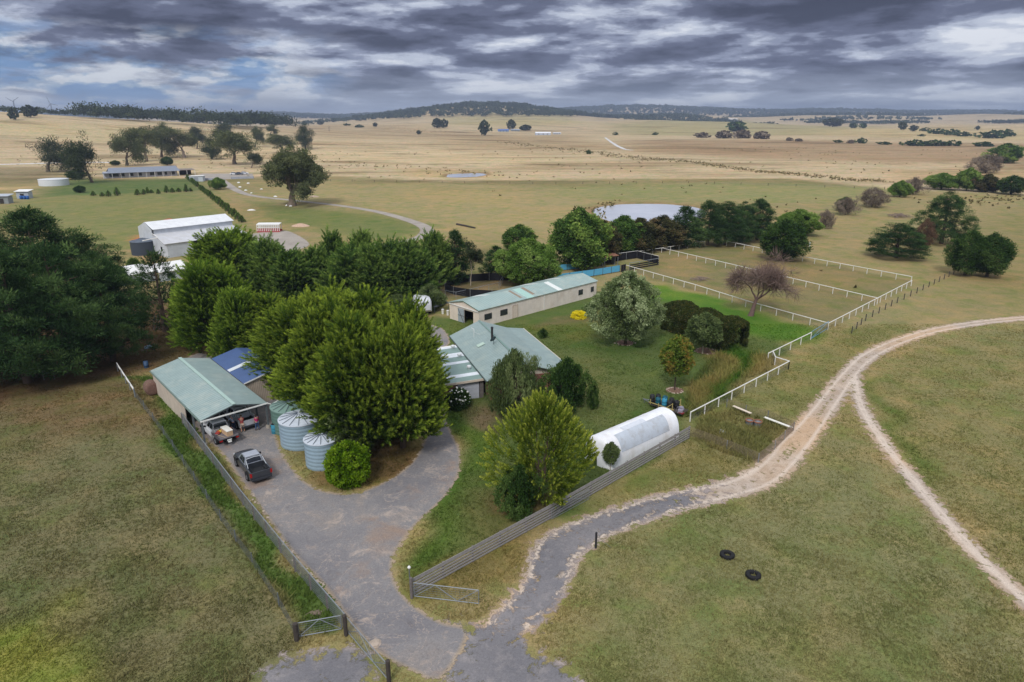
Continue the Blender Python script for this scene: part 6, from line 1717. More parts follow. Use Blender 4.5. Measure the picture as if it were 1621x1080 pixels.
def ute(label, loc, rz, pm, tray='tub', roofm=None):
    """x forward, origin under the middle"""
    o = thing('pickup_ute', label, 'ute', loc, rz)
    hw = .92
    # side profile stations: x, floor z, belt z, half width
    st = [(2.62, .42, .72, .62), (2.55, .38, .92, .80), (2.2, .34, 1.02, .90), (1.5, .32, 1.07, hw), (1.05, .32, 1.10, hw), (0.0, .32, 1.10, hw), (-.72, .32, 1.10, hw)]
    rings = []
    for x, z0, z1, w in st:
        rings.append([(x, -w * .94, z0), (x, -w, z0 + .18), (x, -w, z1 - .16), (x, -w * .90, z1), (x, 0, z1 + .035), (x, w * .90, z1), (x, w, z1 - .16), (x, w, z0 + .18), (x, w * .94, z0)])
    m = MB(); m.loft(rings); body = m.build('body', pm, o, smooth=False)
    # cab greenhouse
    b0 = [(1.12, -.80, 1.10), (1.12, .80, 1.10), (-.74, .80, 1.10), (-.74, -.80, 1.10)]
    t0_ = [(.42, -.64, 1.74), (.42, .64, 1.74), (-.56, .64, 1.74), (-.56, -.64, 1.74)]
    tt = [(.30, -.56, 1.80), (.30, .56, 1.80), (-.48, .56, 1.80), (-.48, -.56, 1.80)]
    m = MB(); m.loft([b0[::-1], t0_[::-1], tt[::-1]]); cabo = m.build('cab', roofm or pm, o)
    def win(a, b, c, d, ins=.08, lift=.012, nm='window', ends=(.08, .92)):
        a, b, c, d = map(lambda p: np.array(p, float), (a, b, c, d))
        cen = (a + b + c + d) / 4; nn = np.cross(b - a, d - a); nn /= np.linalg.norm(nn)
        if nn @ (cen - np.array((0, 0, 1.3))) < 0: nn = -nn
        L = lambda p, q_, t: p + (q_ - p) * t
        e0, e1 = ends; v0, v1 = .10, .88
        pts = [L(L(a, b, e0), L(d, c, e0), v0), L(L(a, b, e1), L(d, c, e1), v0), L(L(a, b, e1), L(d, c, e1), v1), L(L(a, b, e0), L(d, c, e0), v1)]
        m = MB(); m.add([p + nn * lift for p in pts], [(0, 1, 2, 3)]); m.build(nm, GLASS, cabo)
    win(b0[0], b0[1], t0_[1], t0_[0], nm='windscreen')
    win(b0[3], b0[2], t0_[2], t0_[3], nm='rear_window')
    for i, (p, q_, r_, s_) in enumerate(((b0[0], b0[3], t0_[3], t0_[0]), (b0[1], b0[2], t0_[2], t0_[1]))):
        win(p, q_, r_, s_, ends=(.14, .52)); win(p, q_, r_, s_, ends=(.56, .94))
    for y in (-.93, .93):
        m = MB(); m.cbox((.78, y * 1.08, 1.14), .12, .2, .15); m.build('mirror', BLKP, o)
        for x in (1.62, -1.62):
            wheel(o, x, y * .93)
            m = MB(); n = 14; pts = [(x + .47 * math.cos(a), y * (1.0 if x > 0 or tray == 'tub' else .9), .38 + .47 * math.sin(a)) for a in np.linspace(0, math.pi, n)]
            m.tube(pts, .045, 5); m.build('wheel_arch', BLKP, o)
    m = MB(); m.box(2.58, -.86, .36, 2.70, .86, .60); m.build('bumper', BLKP, o)
    m = MB(); m.box(2.56, -.4, .62, 2.66, .4, .86); m.build('grille', BLKP, o)
    for y in (-.66, .66): m = MB(); m.cbox((2.53, y, .80), .16, .30, .16); m.build('headlight', mat('head_lens', S(214, 220, 226), .2), o)
    if tray == 'tub':
        m = MB(); zf, zt = .62, 1.12
        m.box(-2.6, -hw, .36, -.78, -.80, zt); m.box(-2.6, .80, .36, -.78, hw, zt); m.box(-.86, -.80, zf, -.78, .80, zt)
        m.build('tub_side', pm, o)
        m = MB(); m.box(-2.66, -.88, .50, -2.60, .88, zt - .02); m.build('tailgate', pm, o)
        m = MB(); m.box(-2.6, -.80, .5, -.86, .80, zf); 
        for k in range(7): m.box(-2.58, -.7 + k * .22, zf, -.9, -.62 + k * .22, zf + .02)
        for y in (-.47, .47): m.box(-1.95, y * 1.55 - .1, zf, -1.2, y * 1.55 + .1, .86)
        m.build('tub_liner', mat('tub_liner', S(44, 46, 50), .7), o)
        m = MB(); 
        for y in (-.78, .78): m.tube([(-.95, y, 1.12), (-.98, y * .86, 1.72), (-.98, 0, 1.78)], .04, 6); m.tube([(-.98, y * .9, 1.6), (-1.7, y, 1.15)], .035, 6)
        m.build('sports_bar', mat('chrome_bar', S(206, 210, 214), .25, .6), o)
        for y in (-.86, .86): m = MB(); m.box(-2.69, y - .08, .72, -2.58, y + .08, 1.06); m.build('taillight', REDL, o)
        m = MB(); m.box(-2.82, -.86, .36, -2.66, .86, .52); m.build('rear_bumper', mat('step_bumper', S(58, 60, 66), .5, .2), o)
    else:
        m = MB(); m.box(-2.75, -.95, .80, -.84, .95, .90)
        m.build('tray_deck', mat('tray_deck', S(112, 108, 112), .7, var=.2), o)
        m = MB(); m.box(-2.75, -.97, .86, -.84, -.93, 1.08); m.box(-2.75, .93, .86, -.84, .97, 1.08); m.build('tray_side', mat('tray_side', S(88, 84, 90), .6), o)
        m = MB(); m.tube([(-.9, -.8, .9), (-.9, -.8, 1.7), (-.9, .8, 1.7), (-.9, .8, .9)], .035, 6); m.tube([(-.9, -.8, 1.35), (-.9, .8, 1.35)], .03, 6); m.build('headboard', STEELD, o)
        m = MB(); m.box(-2.6, -.4, .45, -.9, .4, .78); m.build('chassis', BLKP, o)
        m = MB(); m.box(-2.9, -.16, .40, -2.75, .16, .5); m.cbox((-2.76, 0, .62), .03, .42, .12); m.build('tow_bar', WHITE, o)
        for y in (-.78, .78): m = MB(); m.box(-2.79, y - .14, .62, -2.74, y + .14, .74); m.build('taillight', REDL, o)
    return o
du = math.atan2(4.15, -3.4)
ur = q(397, 768); uf = q(432, 758)
rc = (ur + uf) / 2
# heading away from the camera and to the left
hd1 = math.radians(127)
ctr = rc + np.array((math.cos(hd1), math.sin(hd1), 0)) * 2.55
ute('dark grey crew cab ute parked alone on the driveway with an empty open tub', tuple(ctr), hd1, paint('charcoal_paint', S(74, 78, 85), .5), 'tub', paint('painted_roof_sheen', S(176, 182, 192), .4))  # pale cab colour paints a light sheen onto the dark ute
w_c = (q(346, 709) + q(381, 700)) / 2; hd2 = math.radians(133)
wu = w_c + np.array((math.cos(hd2), math.sin(hd2), 0)) * 2.6
ute('white tray back ute with a loaded tray at the left post of the car shed', tuple(wu), hd2, paint('white_paint', S(222, 224, 228)), 'tray')
w2 = (q(386, 690) + q(415, 678)) / 2; w2 = w2 + np.array((math.cos(hd2), math.sin(hd2), 0)) * 3.4
ute('second white ute parked deep under the car shed roof behind the people', tuple(w2), math.radians(134), bpy.data.materials['white_paint'], 'tub')
# load on the tray
def onlocal(root, p):
    l, rz = XF[root.name]; c, s = math.cos(rz), math.sin(rz); return (l[0] + p[0] * c - p[1] * s, l[1] + p[0] * s + p[1] * c, l[2] + p[2])
wuo = [x for x in bpy.data.objects if x.get('label', '').startswith('white tray back')][0]
o = thing('storage_box', 'white lidded box with a tan end riding on the tray of the white ute', 'box', onlocal(wuo, (-1.9, -.15, .905)), hd2 + .03)
m = MB(); m.box(-.72, -.28, 0, .72, .28, .50); m.build('box_body', mat('tan_box', S(202, 170, 136), .7), o)
m = MB(); m.box(-.75, -.31, .50, .75, .31, .56); m.build('lid', mat('cream_lid', S(232, 230, 222), .5), o)
for i, (x, y, c, lb) in enumerate([(-1.25, .45, S(206, 96, 60), 'orange tool bag on the tray near the cab of the white ute'), (-1.5, .62, S(150, 60, 56), 'dark red bag on the left edge of the white ute tray'), (-1.3, -.65, S(196, 104, 60), 'orange sack on the right corner of the white ute tray'), (-1.15, .25, S(220, 190, 90), 'small yellow pouch behind the cab of the white ute')]):
    o = thing('bag', lb, 'bag', onlocal(wuo, (x, y, .905)), hd2 + i)
    m = MB(); m.lathe([(.02, 0), (.2, .02), (.24, .12), (.2, .22), (.08, .28), (.02, .28)], (0, 0, 0), 10); m.v[0][:, 1] *= .65; m.build('bag_body', mat('bag_%d' % i, c, .8), o, smooth=True)
    m = MB(); m.tube([(-.1, 0, .25), (-.05, 0, .36), (.05, 0, .36), (.1, 0, .25)], .015, 5); m.build('handle', BLKP, o)
o = thing('shovel', 'long handled shovel lying across the tray of the white ute', 'shovel', onlocal(wuo, (-2.2, .55, .93)), hd2 + .35)
m = MB(); m.tube([(-.6, 0, .03), (.5, 0, .06)], .018, 6); m.build('handle', mat('pale_wood', S(200, 176, 140), .7), o)
m = MB(); m.slab([(.5, -.12, .08), (.8, -.1, .06), (.84, 0, .06), (.8, .1, .06), (.5, .12, .08)], .01); m.build('blade', STEEL, o)

# ================================================================ PEOPLE
SKIN = mat('skin', S(206, 158, 132), .6, var=.04)
def skinmesh(name, joints, edges, m_, parent, root_i=0, sub=2):
    me = bpy.data.meshes.new(name); me.from_pydata([j[0] for j in joints], edges, [])
    o = bpy.data.objects.new(name, me); COL.objects.link(o); o.parent = parent; XF[o.name] = XF[parent.name]
    s = o.modifiers.new('skin', 'SKIN'); s.use_smooth_shade = True
    for i, v in enumerate(me.skin_vertices[0].data):
        r = joints[i][1]; v.radius = (r, r) if not isinstance(r, tuple) else r; v.use_root = (i == root_i)
    u = o.modifiers.new('sub', 'SUBSURF'); u.levels = sub - 1; u.render_levels = sub
    me.materials.append(m_); return o
def person(label, loc, rz, shirt, legs, hairc, shorts=False, hh=1.70, lean=.1, arms=((.15, .35), (.15, .35)), stance=.12, stride=.0, hat=None, hair_long=False):
    """faces local +x; arms: (forward reach of elbow and hand) left, right"""
    k = hh / 1.72
    o = thing('person', label, 'person', loc, rz); o.scale = (k, k, k)
    L = lean
    J = []; E = []
    def j(p, r, par=None):
        J.append((p, r)); 
        if par is not None: E.append((par, len(J) - 1))
        return len(J) - 1
    pel = j((0, 0, .94), (.14, .11)); 
    wa = j((L * .25, 0, 1.10), (.13, .10), pel); ch = j((L * .7, 0, 1.30), (.16, .11), wa); nk = j((L, 0, 1.45), .06, ch); hb_ = j((L + .03, 0, 1.54), .075, nk); hd_ = j((L + .04, 0, 1.63), .085, hb_); tp = j((L + .03, 0, 1.69), .06, hd_)
    hands = []; armpts = []
    for s, (ax, hx) in zip((1, -1), arms):
        sh_ = j((L * .9, s * .19, 1.40), .062, ch); el = j((L + ax, s * .25, 1.14), .043, sh_); wr_ = j((L + hx, s * .20, .96 + hx * .25), .028, el)
        pm = j((L + hx + .05, s * .19, .91 + hx * .25), (.032, .018), wr_)
        armpts.append((sh_, el, wr_))
        for f in range(4):
            y0 = s * .19 + (f - 1.5) * .019; ln = (.07, .078, .074, .058)[f]
            b1 = j((L + hx + .075, y0, .875 + hx * .25), .0095, pm); b2 = j((L + hx + .088, y0, .875 + hx * .25 - ln * .5), .0085, b1); j((L + hx + .080, y0, .875 + hx * .25 - ln), .007, b2)
        t1 = j((L + hx + .065, s * .19 - s * .045, .90 + hx * .25), .011, pm); j((L + hx + .085, s * .19 - s * .055, .865 + hx * .25), .009, t1)
    lg = []
    for s in (1, -1):
        hp = j((0, s * .09, .88), .092, pel); kn = j((.03 + s * stride * .5, s * (.09 + stance * .3), .48), .060, hp); an = j((-.02 + s * stride, s * (.09 + stance * .5), .09), .038, kn)
        hl_ = j((.03 + s * stride, s * (.09 + stance * .5), .04), .036, an); j((.15 + s * stride, s * (.10 + stance * .5), .035), .03, hl_); lg.append((hp, kn, an))
    skinmesh('body', J, E, SKIN, o)
    # face
    fx = L + .04
    m = MB()
    for s in (1, -1): m.lathe([(.001, .009), (.009, .004), (.009, -.004), (.001, -.009)], (fx + .083, s * .032, 1.635), 8)
    m.build('eyes', DARKIN, o)
    m = MB(); m.cbox((fx + .094, 0, 1.61), .03, .022, .045, ry=.3); m.cbox((fx + .082, 0, 1.572), .016, .045, .010)
    for s in (1, -1): m.cbox((fx - .0, s * .088, 1.62), .035, .016, .055)
    m.build('face_feature', mat('skin_pink', S(190, 130, 110), .6), o)
    m = MB(); m.lathe([(.02, .115), (.07, .095), (.095, .05), (.10, 0), (.09, -.05 if not hair_long else -.12), (.06, -.07 if not hair_long else -.16)], (fx - .022, 0, 1.64), 14); m.build('hair', mat('hair_' + label[12:24], hairc, .8), o, smooth=True)
    if hat:
        m = MB(); m.lathe([(.17, .03), (.165, .045), (.10, .055), (.095, .13), (.06, .15), (.01, .15)], (fx - .01, 0, 1.65), 16); m.build('hat', mat('hat_cloth', hat, .8), o, smooth=True)
    # shirt
    sj = []; se = []
    def k2(p, r, par=None):
        sj.append((p, r)); 
        if par is not None: se.append((par, len(sj) - 1))
        return len(sj) - 1
    a0_ = k2((0, 0, .92), (.165, .135)); a1_ = k2((L * .25, 0, 1.10), (.155, .125), a0_); a2_ = k2((L * .7, 0, 1.30), (.185, .13), a1_); k2((L * .95, 0, 1.43), .08, a2_)
    for s, (ax, hx) in zip((1, -1), arms):
        b_ = k2((L * .9, s * .19, 1.40), .08, a2_); p1 = np.array((L * .9, s * .19, 1.40)); p2 = np.array((L + ax, s * .25, 1.14)); k2(tuple(p1 + (p2 - p1) * .75), .066, b_)
    skinmesh('shirt', sj, se, mat('shirt_' + label[12:24], shirt, .85), o)
    sj = []; se = []
    a0_ = k2((0, 0, .93), (.16, .13))
    for s in (1, -1):
        kn = np.array((.03 + s * stride * .5, s * (.09 + stance * .3), .48)); an = np.array((-.02 + s * stride, s * (.09 + stance * .5), .11))
        h_ = k2((0, s * .09, .85), .108, a0_); kk = k2(tuple(kn if not shorts else kn + (0, 0, .04)), .082 if not shorts else .09, h_)
        if not shorts: k2(tuple(an), .062, kk)
    skinmesh('trousers' if not shorts else 'shorts', sj, se, mat('legs_' + label[12:24], legs, .9), o)
    for s in (1, -1):
        m = MB(); x_ = s * stride; y_ = s * (.09 + stance * .5)
        m.loft([[(x_ - .08, y_ - .04, 0), (x_ - .08, y_ + .04, 0), (x_ - .08, y_ + .04, .09), (x_ - .08, y_ - .04, .09)], [(x_ + .08, y_ - .05, 0), (x_ + .08, y_ + .05, 0), (x_ + .06, y_ + .045, .09), (x_ + .06, y_ - .045, .09)], [(x_ + .20, y_ - .035, 0), (x_ + .20, y_ + .035, 0), (x_ + .19, y_ + .03, .04), (x_ + .19, y_ - .03, .04)]])
        m.build('shoe', BLKP, o)
    return o
fc = hd2
person('person in a magenta top and blue jeans standing at the right shed post', tuple(q(408, 681)), math.radians(150), S(190, 40, 110), S(66, 88, 120), S(60, 44, 36), hh=1.66, lean=.02, stride=.08, arms=((.02, .10), (.05, .16)), hair_long=True)
person('person in a red shirt and pale shorts leaning over the tail of a white ute', tuple(q(385, 684)), math.radians(120), S(186, 84, 84), S(196, 176, 160), S(96, 78, 64), shorts=True, hh=1.74, lean=.26, arms=((.30, .48), (.30, .48)))
person('person in a pale blue shirt and dark blue trousers beside the white ute tray', tuple(q(371, 682)), math.radians(170), S(178, 194, 216), S(52, 66, 92), S(120, 104, 88), hh=1.74, lean=.22, arms=((.2, .38), (.26, .42)), hat=S(200, 196, 190))

# ================================================================ HORSE FLOAT
b_ = (q(657, 499) + q(678, 501)) / 2
fo = thing('horse_float', 'white rounded horse float with two small front windows parked on the grass', 'horse float', (b_[0], b_[1] + 1.4, 0), math.radians(-72)); fo.scale = (1.12, 1.12, 1.12)
WPT = paint('float_white', S(206, 208, 214), 0, .4)
rings = []
for x, w, z0, z1 in ((-1.7, 1.0, .55, 2.2), (-1.55, 1.08, .5, 2.5), (-.5, 1.1, .5, 2.62), (.8, 1.1, .5, 2.62), (1.3, 1.08, .52, 2.5), (1.75, .98, .75, 2.2), (1.9, .8, .95, 1.8)):
    rings.append([(x, -w, z0), (x, -w, z1 - .45), (x, -w * .86, z1 - .12), (x, -w * .5, z1), (x, w * .5, z1), (x, w * .86, z1 - .12), (x, w, z1 - .45), (x, w, z0)])
m = MB(); m.loft(rings); fb = m.build('body', WPT, fo, smooth=False)
for y in (-.36, .36):
    m = MB(); c_ = [(1.80, y - .26, 1.58), (1.80, y + .26, 1.58), (1.73, y + .24, 2.05), (1.73, y - .24, 2.05)]
    m.add([(a + .09, b, c) for a, b, c in c_], [(0, 1, 2, 3)]); m.slab([(a + .085, b, c) for a, b, c in c_], .01); m.build('window', GLASS, fb)
for y in (-1.12, 1.12): m = MB(); m.box(-.4, y - .02, 1.5, .3, y + .02, 1.75); m.build('window', GLASS, fb)
for y in (-1.02, 1.02):
    for x in (-.55, .25): wheel(fo, x, y, .33, .2)
    m = MB(); m.box(-.98, y - .16, .66, .68, y + .16, .76); m.build('mudguard', WPT, fo)
m = MB(); m.tube([(1.2, -.5, .45), (2.9, 0, .45)], .05, 6); m.tube([(1.2, .5, .45), (2.9, 0, .45)], .05, 6); m.tube([(2.6, 0, .5), (2.6, 0, 0)], .035, 6); m.build('drawbar', STEELD, fo)
m = MB(); m.box(-1.78, -.9, .6, -1.71, .9, 1.7); m.build('ramp', mat('float_ramp', S(170, 172, 178), .5), fo)

# ================================================================ DRUM TRAILER
b0_ = q(1024, 644); b1_ = q(1084, 664)
tl0, trz0, TLn = frame(b0_, b1_)
to = thing('drum_trailer', 'low old trailer with yellow side rails loaded with barrels near the tunnel end', 'trailer', tl0, trz0)
YEL = mat('faded_yellow', S(186, 168, 110), .7, var=.2)
m = MB(); m.box(.2, -.1, .42, 4.3, 1.5, .50); m.build('deck', DTIMB, to)
m = MB()
for y in (-.12, 1.5):
    m.beam((.3, y, .7), (3.4, y, .7), .05, .07); m.beam((2.3, y, .5), (3.2, y, 1.35), .06, .06); m.beam((3.2, y, .5), (3.2, y, 1.4), .06, .06); m.beam((.5, y, .5), (.5, y, 1.1), .05, .05); m.beam((1.5, y, .5), (1.5, y, .9), .05, .05)
m.build('side_rail', YEL, to)
m = MB(); m.tube([(.2, .3, .45), (-1.0, .7, .42)], .05, 6); m.tube([(.2, 1.1, .45), (-1.0, .7, .42)], .05, 6); m.tube([(-.8, .7, .45), (-.8, .7, 0)], .03, 6); m.build('drawbar', STEELD, to)
for y in (-.2, 1.6): wheel(to, 2.3, y, .36, .2)
m = MB(); m.lathe([(.02, .9), (.22, .85), (.3, .65), (.3, .5), (.22, .42)], (3.7, .9, 0), 14); m.cbox((4.0, .2, .65), .5, .4, .35, .3); m.tube([(3.5, .2, .5), (3.6, .2, 1.0), (4.1, .5, 1.1)], .03, 6); m.build('pump_motor', mat('pump_grey', S(150, 146, 160), .6, .2), to)
m = MB(); m.box(3.9, -.05, .45, 4.4, .35, .58); m.build('bracket', mat('pump_red', S(130, 50, 50), .6), to)
BB = mat('barrel_blue', S(56, 136, 168), .5); BK = mat('black_plastic', (.02, .02, .022), .5); BT = mat('barrel_teal', S(30, 88, 104), .5)
bz = [(.45, .25, BK, 'black barrel at the drawbar end of the trailer', 1.0), (.75, .95, BK, 'black barrel behind the drawbar end one on the trailer', .9), (1.2, .25, BT, 'dark teal barrel between black ones on the trailer', .86), (1.55, 1.05, BT, 'teal barrel at the far side of the trailer', .9), (1.95, .3, BB, 'light blue barrel in the middle of the trailer', .95), (2.55, .35, BK, 'black barrel right of the light blue one', .86), (2.35, 1.1, BK, 'black barrel behind the light blue one', .9), (3.05, .95, BK, 'black barrel at the motor end of the trailer', .85)]
for x, y, mt, lb, h_ in bz:
    b = thing('barrel', lb, 'barrel', onlocal(to, (x, y, .505)), 0, 'barrels on the trailer')
    m = MB(); m.lathe([(.24, 0), (.28, .05), (.28, .3), (.3, .32), (.28, .35), (.28, .6), (.3, .62), (.28, .65), (.27, h_ - .08), (.2, h_), (.18, h_ - .03), (.02, h_ - .03)], (0, 0, 0), 20); m.build('barrel_body', mt, b, smooth=True)
    m = MB(); m.lathe([(.05, h_ - .03), (.05, h_ + .02), (.01, h_ + .02)], (.09, 0, 0), 8); m.build('cap', BK, b)

# ================================================================ SMALL THINGS
for px, py, lb in ((1151, 881, 'tractor tyre lying in the pasture, the upper left of the pair'), (1192, 913, 'tractor tyre lying in the pasture, the lower right of the pair')):
    b = q(px, py); o = thing('tyre', lb, 'tyre', tuple(b), random.random() * 3); R0 = .46; rr = .15
    m = MB(); m.lathe([(.24, .04), (.26, .0), (.42, .0), (.5, .06), (.51, .2), (.42, .27), (.27, .27), (.24, .22), (.24, .04)], (0, 0, 0), 40); m.build('casing', TYRE, o, smooth=True)
    m = MB()
    for k in range(28): a = k * 6.283 / 28; m.cbox((.5 * math.cos(a), .5 * math.sin(a), .135), .05, .045, .2, a)
    m.build('tread', TYRE, o)
def plank(label, a, b, z, w, th, m_, name='plank', cat='plank'):
    o = thing(name, label, cat, tuple(a)); m = MB(); m.beam(np.array(a) + (0, 0, z), np.array(b) + (0, 0, z), w, th); m.build('board', m_, o, world=True); return o
PALE = mat('pale_plank', S(222, 208, 190), .7, var=.12)
plank('pale plank resting left of the old buckets in the weedy pen', q(1160, 650), q(1188, 662), .55, .3, .06, PALE)
plank('long white plank from the buckets to the corner of the weedy pen', q(1209, 668), q(1253, 685), .55, .32, .06, mat('white_plank', S(230, 228, 218), .6, var=.12))
for px, py, lb in ((1186, 673, 'rusty rimmed grey tub under the pale plank, left one'), (1199, 675, 'rusty rimmed grey tub beside its neighbour, right one')):
    o = thing('tub', lb, 'tub', tuple(q(px, py))); m = MB(); m.lathe([(.36, 0), (.4, .5), (.42, .55), (.38, .55), (.34, .1), (.02, .08)], (0, 0, 0), 20); m.build('tub_side', mat('grey_tub', S(122, 130, 138), .6, .2, var=.2), o, smooth=True)
    m = MB(); m.lathe([(.43, .48), (.45, .55), (.43, .62), (.37, .62), (.36, .5)], (0, 0, 0), 20); m.build('rim', mat('rust_rim', S(150, 104, 82), .8, var=.3), o)
o = thing('trough_lid', 'pale rounded lid lying in the weedy pen', 'lid', tuple(q(1142, 684))); m = MB(); m.lathe([(.5, .02), (.48, .1), (.3, .16), (.02, .18)], (0, 0, 0), 20); m.build('lid_top', mat('pale_lid', S(196, 200, 200), .6), o, smooth=True)
m = MB(); m.tube([(-.08, 0, .18), (0, 0, .25), (.08, 0, .18)], .02, 6); m.build('handle', STEELD, o)
for px, py, lb, n_, R in ((1108, 443, 'pile of grey cut branches in the paddock', 60, 1.9), (1422, 344, 'heap of dead brushwood on the far slope', 70, 4.0), (500, 972, 'small heap of sticks inside the verge gate', 60, .45), (985, 540, 'ring of stones and litter round the silver poplar foot', 0, 1.3)):
    c = q(px, py)
    if n_ == 0: continue
    o = thing('brush_pile', lb, 'brush pile', tuple(c)); m = MB()
    for k in range(n_):
        a = random.random() * 3.14; l = R * random.uniform(.4, 1.0); x, y = random.gauss(0, R * .4), random.gauss(0, R * .3); z = random.uniform(.02, .3) * R * .8 * math.exp(-(x * x + y * y) / R / R)
        m.tube([(x - l / 2 * math.cos(a), y - l / 2 * math.sin(a), z), (x, y, z + .08 * R), (x + l / 2 * math.cos(a), y + l / 2 * math.sin(a), z + random.uniform(-.02, .12) * R)], [.03 * R ** .6, .025 * R ** .6, .012 * R ** .6], 4)
    m.build('sticks', mat('dead_sticks', S(138, 122, 110), .9, var=.3), o)
STONE = mat('pale_stone', S(188, 172, 156), .9, var=.25, scale=3, bump=.4)
def rock(m, c, r, rg_):
    n = 7; rings = []
    for t, s in ((0, .7), (.35, 1), (.75, .8), (1, .25)):
        rings.append([(c[0] + r * s * math.cos(6.283 * k / n) * rg_.uniform(.8, 1.2), c[1] + r * s * math.sin(6.283 * k / n) * rg_.uniform(.8, 1.2), c[2] + r * .8 * t) for k in range(n)])
    m.loft(rings)
rr_ = random.Random(4)
for cx, R, lb, n_ in ((q(989, 543), 1.35, 'stones of the bed round the silver poplar', 26), (q(1068, 618), .95, 'mulch and stones round the maple', 22), (q(1118, 556), 1.4, 'stones under the small white trunked tree', 16)):
    for k in range(n_):
        a = k * 6.283 / n_ + rr_.random() * .3; o = thing('garden_stone', lb.replace('stones', 'one of the pale stones').replace('mulch and one', 'one'), 'stone', (cx[0] + R * math.cos(a) * rr_.uniform(.75, 1.1), cx[1] + R * math.sin(a) * rr_.uniform(.75, 1.1), 0), 0, lb)
        m = MB(); rock(m, (0, 0, -.03), rr_.uniform(.07, .15), rr_); m.build('stone_body', STONE, o)
# mulch discs
MUL = mat('mulch', S(128, 100, 84), .95, var=.5, scale=14, bump=.6)
for cx, R in ((q(989, 543), 1.25), (q(1068, 618), 1.05), (q(1118, 556), 1.5), (q(950, 478), .2)):
    if R < .5: continue
    m = MB(); n = 26; ring = [(cx[0] + R * rr_.uniform(.85, 1.1) * math.cos(6.283 * k / n), cx[1] + R * rr_.uniform(.85, 1.1) * math.sin(6.283 * k / n), .03) for k in range(n)]
    m.add([(cx[0], cx[1], .06)] + ring, [(0, 1 + k, 1 + (k + 1) % n) for k in range(n)]); o = m.build('mulch', MUL); tag(o, kind='structure')
# rubble heaps
for px, py, R, lb, c in ((408 + 44, 357 + 0, 0, '', None), (476, 358, 2.4, 'heap of pale pinkish rubble on the far paddock', S(196, 166, 144)), (398, 333, 1.3, 'small white heap on the dry bank left of the big gum', S(224, 222, 218)), (268, 350, 2.4, 'orange soil heap behind the white shed', S(178, 120, 90)), (222, 380, 1.9, 'orange soil heap beside the grey tank', S(184, 124, 84)), (497, 312, 2.0, 'scatter of pale rock by the curved drive', S(176, 156, 138))):
    if not R: continue
    c0_ = q(px, py); o = thing('soil_heap', lb, 'heap', tuple(c0_)); m = MB(); rg_ = random.Random(px)
    rings = [[(R * s * math.cos(6.283 * k / 14) * rg_.uniform(.8, 1.15), R * .7 * s * math.sin(6.283 * k / 14) * rg_.uniform(.8, 1.15), R * .32 * t * rg_.uniform(.8, 1.1)) for k in range(14)] for t, s in ((0, 1.1), (.4, .85), (.8, .5), (1, .12))]
    m.loft(rings); 
    m.build('heap_body', mat('heap_%d' % px, c, .95, var=.3, bump=.5), o)
# white specks: lone stones on the far slope
for px, py in ((393, 291), (380, 297), (389, 302), (414, 300), (398, 306), (436, 312), (378, 290), (460, 327), (455, 326)):
    o = thing('boulder', 'white boulder on the slope below the far parked cars', 'boulder', tuple(q(px, py)), 0, 'white boulders below the parked cars'); m = MB(); rock(m, (0, 0, -.1), rr_.uniform(.5, .8), rr_); m.build('boulder_body', WHITE, o)
# stones along the driveway verge
for k in range(46):
    t = rr_.random() * 2.999; vp = [q(398, 786), q(432, 836), q(470, 887), q(514, 932)]; a_ = vp[int(t)] * (1 - t % 1) + vp[int(t) + 1] * (t % 1); off = rr_.uniform(-.2, .15)
    o = thing('verge_stone', 'pale stone in the line along the left edge of the driveway', 'stone', (a_[0] + off, a_[1] + off, 0), 0, 'stones along the driveway verge'); m = MB(); rock(m, (0, 0, -.04), rr_.uniform(.05, .13), rr_); m.build('stone_body', STONE, o)
o = thing('boulder', 'flat pale boulder in the grass beside the long gate', 'boulder', tuple(q(594, 1020))); m = MB(); rock(m, (0, 0, -.1), .42, rr_); m.build('boulder_body', STONE, o)
# cattle rail frame on the gravel yard
b_ = q(407, 368); o = thing('stock_crate', 'red and white tubular stock crate standing on the gravel yard', 'crate', (b_[0], b_[1], 0), .05)
Lc = 36 * depth(b_) / FPX; m = MB(); m.box(0, 0, 0, Lc, .25, .55); m.box(0, 2.2, 0, Lc, 2.45, .55); m.build('base_rail', mat('red_paint', S(170, 70, 70), .6), o)
m = MB(); m.box(0, -.02, .7, Lc, .02, 1.05); m.build('middle_rail', bpy.data.materials['red_paint'], o)
m = MB()
for k in range(13): m.box(k * Lc / 12.5, -.05, .3, k * Lc / 12.5 + .16, .05, 2.2)
for k in range(13): m.box(k * Lc / 12.5, 2.3, .3, k * Lc / 12.5 + .16, 2.4, 2.3)
m.box(0, -.06, 1.3, Lc, .0, 1.5); m.box(0, -.06, 1.9, Lc, 0, 2.15); m.slab([(0, .1, 2.2), (Lc, .1, 2.2), (Lc, 2.3, 2.35), (0, 2.3, 2.35)], .05); m.build('white_frame', WHITE, o)
# fallen log
a_ = q(723, 356); b_ = q(752, 362); o = thing('log', 'dark log lying on the grass beyond the cypress row', 'log', tuple(a_)); m = MB(); m.tube([a_ + (0, 0, .2), (a_ + b_) / 2 + (0, 0, .25), b_ + (0, 0, .2)], [.3, .28, .22], 8); m.build('log_body', DTIMB, o, world=True)
# timber stack and frames under the dark cypress
b_ = q(243, 522); o = thing('timber_stack', 'old timber posts leaning in a row under the dark cypress', 'timber', tuple(b_), .05)
for k in range(13):
    m = MB(); x = k * .42; m.beam((x, 0, 0), (x + rr_.uniform(-.2, .2), .8, rr_.uniform(1.5, 2.3)), .1, .08); m.build('post', TIMBER, o)
m = MB(); m.beam((-.3, .8, 1.3), (5.6, .8, 1.4), .1, .12); m.build('rail', TIMBER, o)
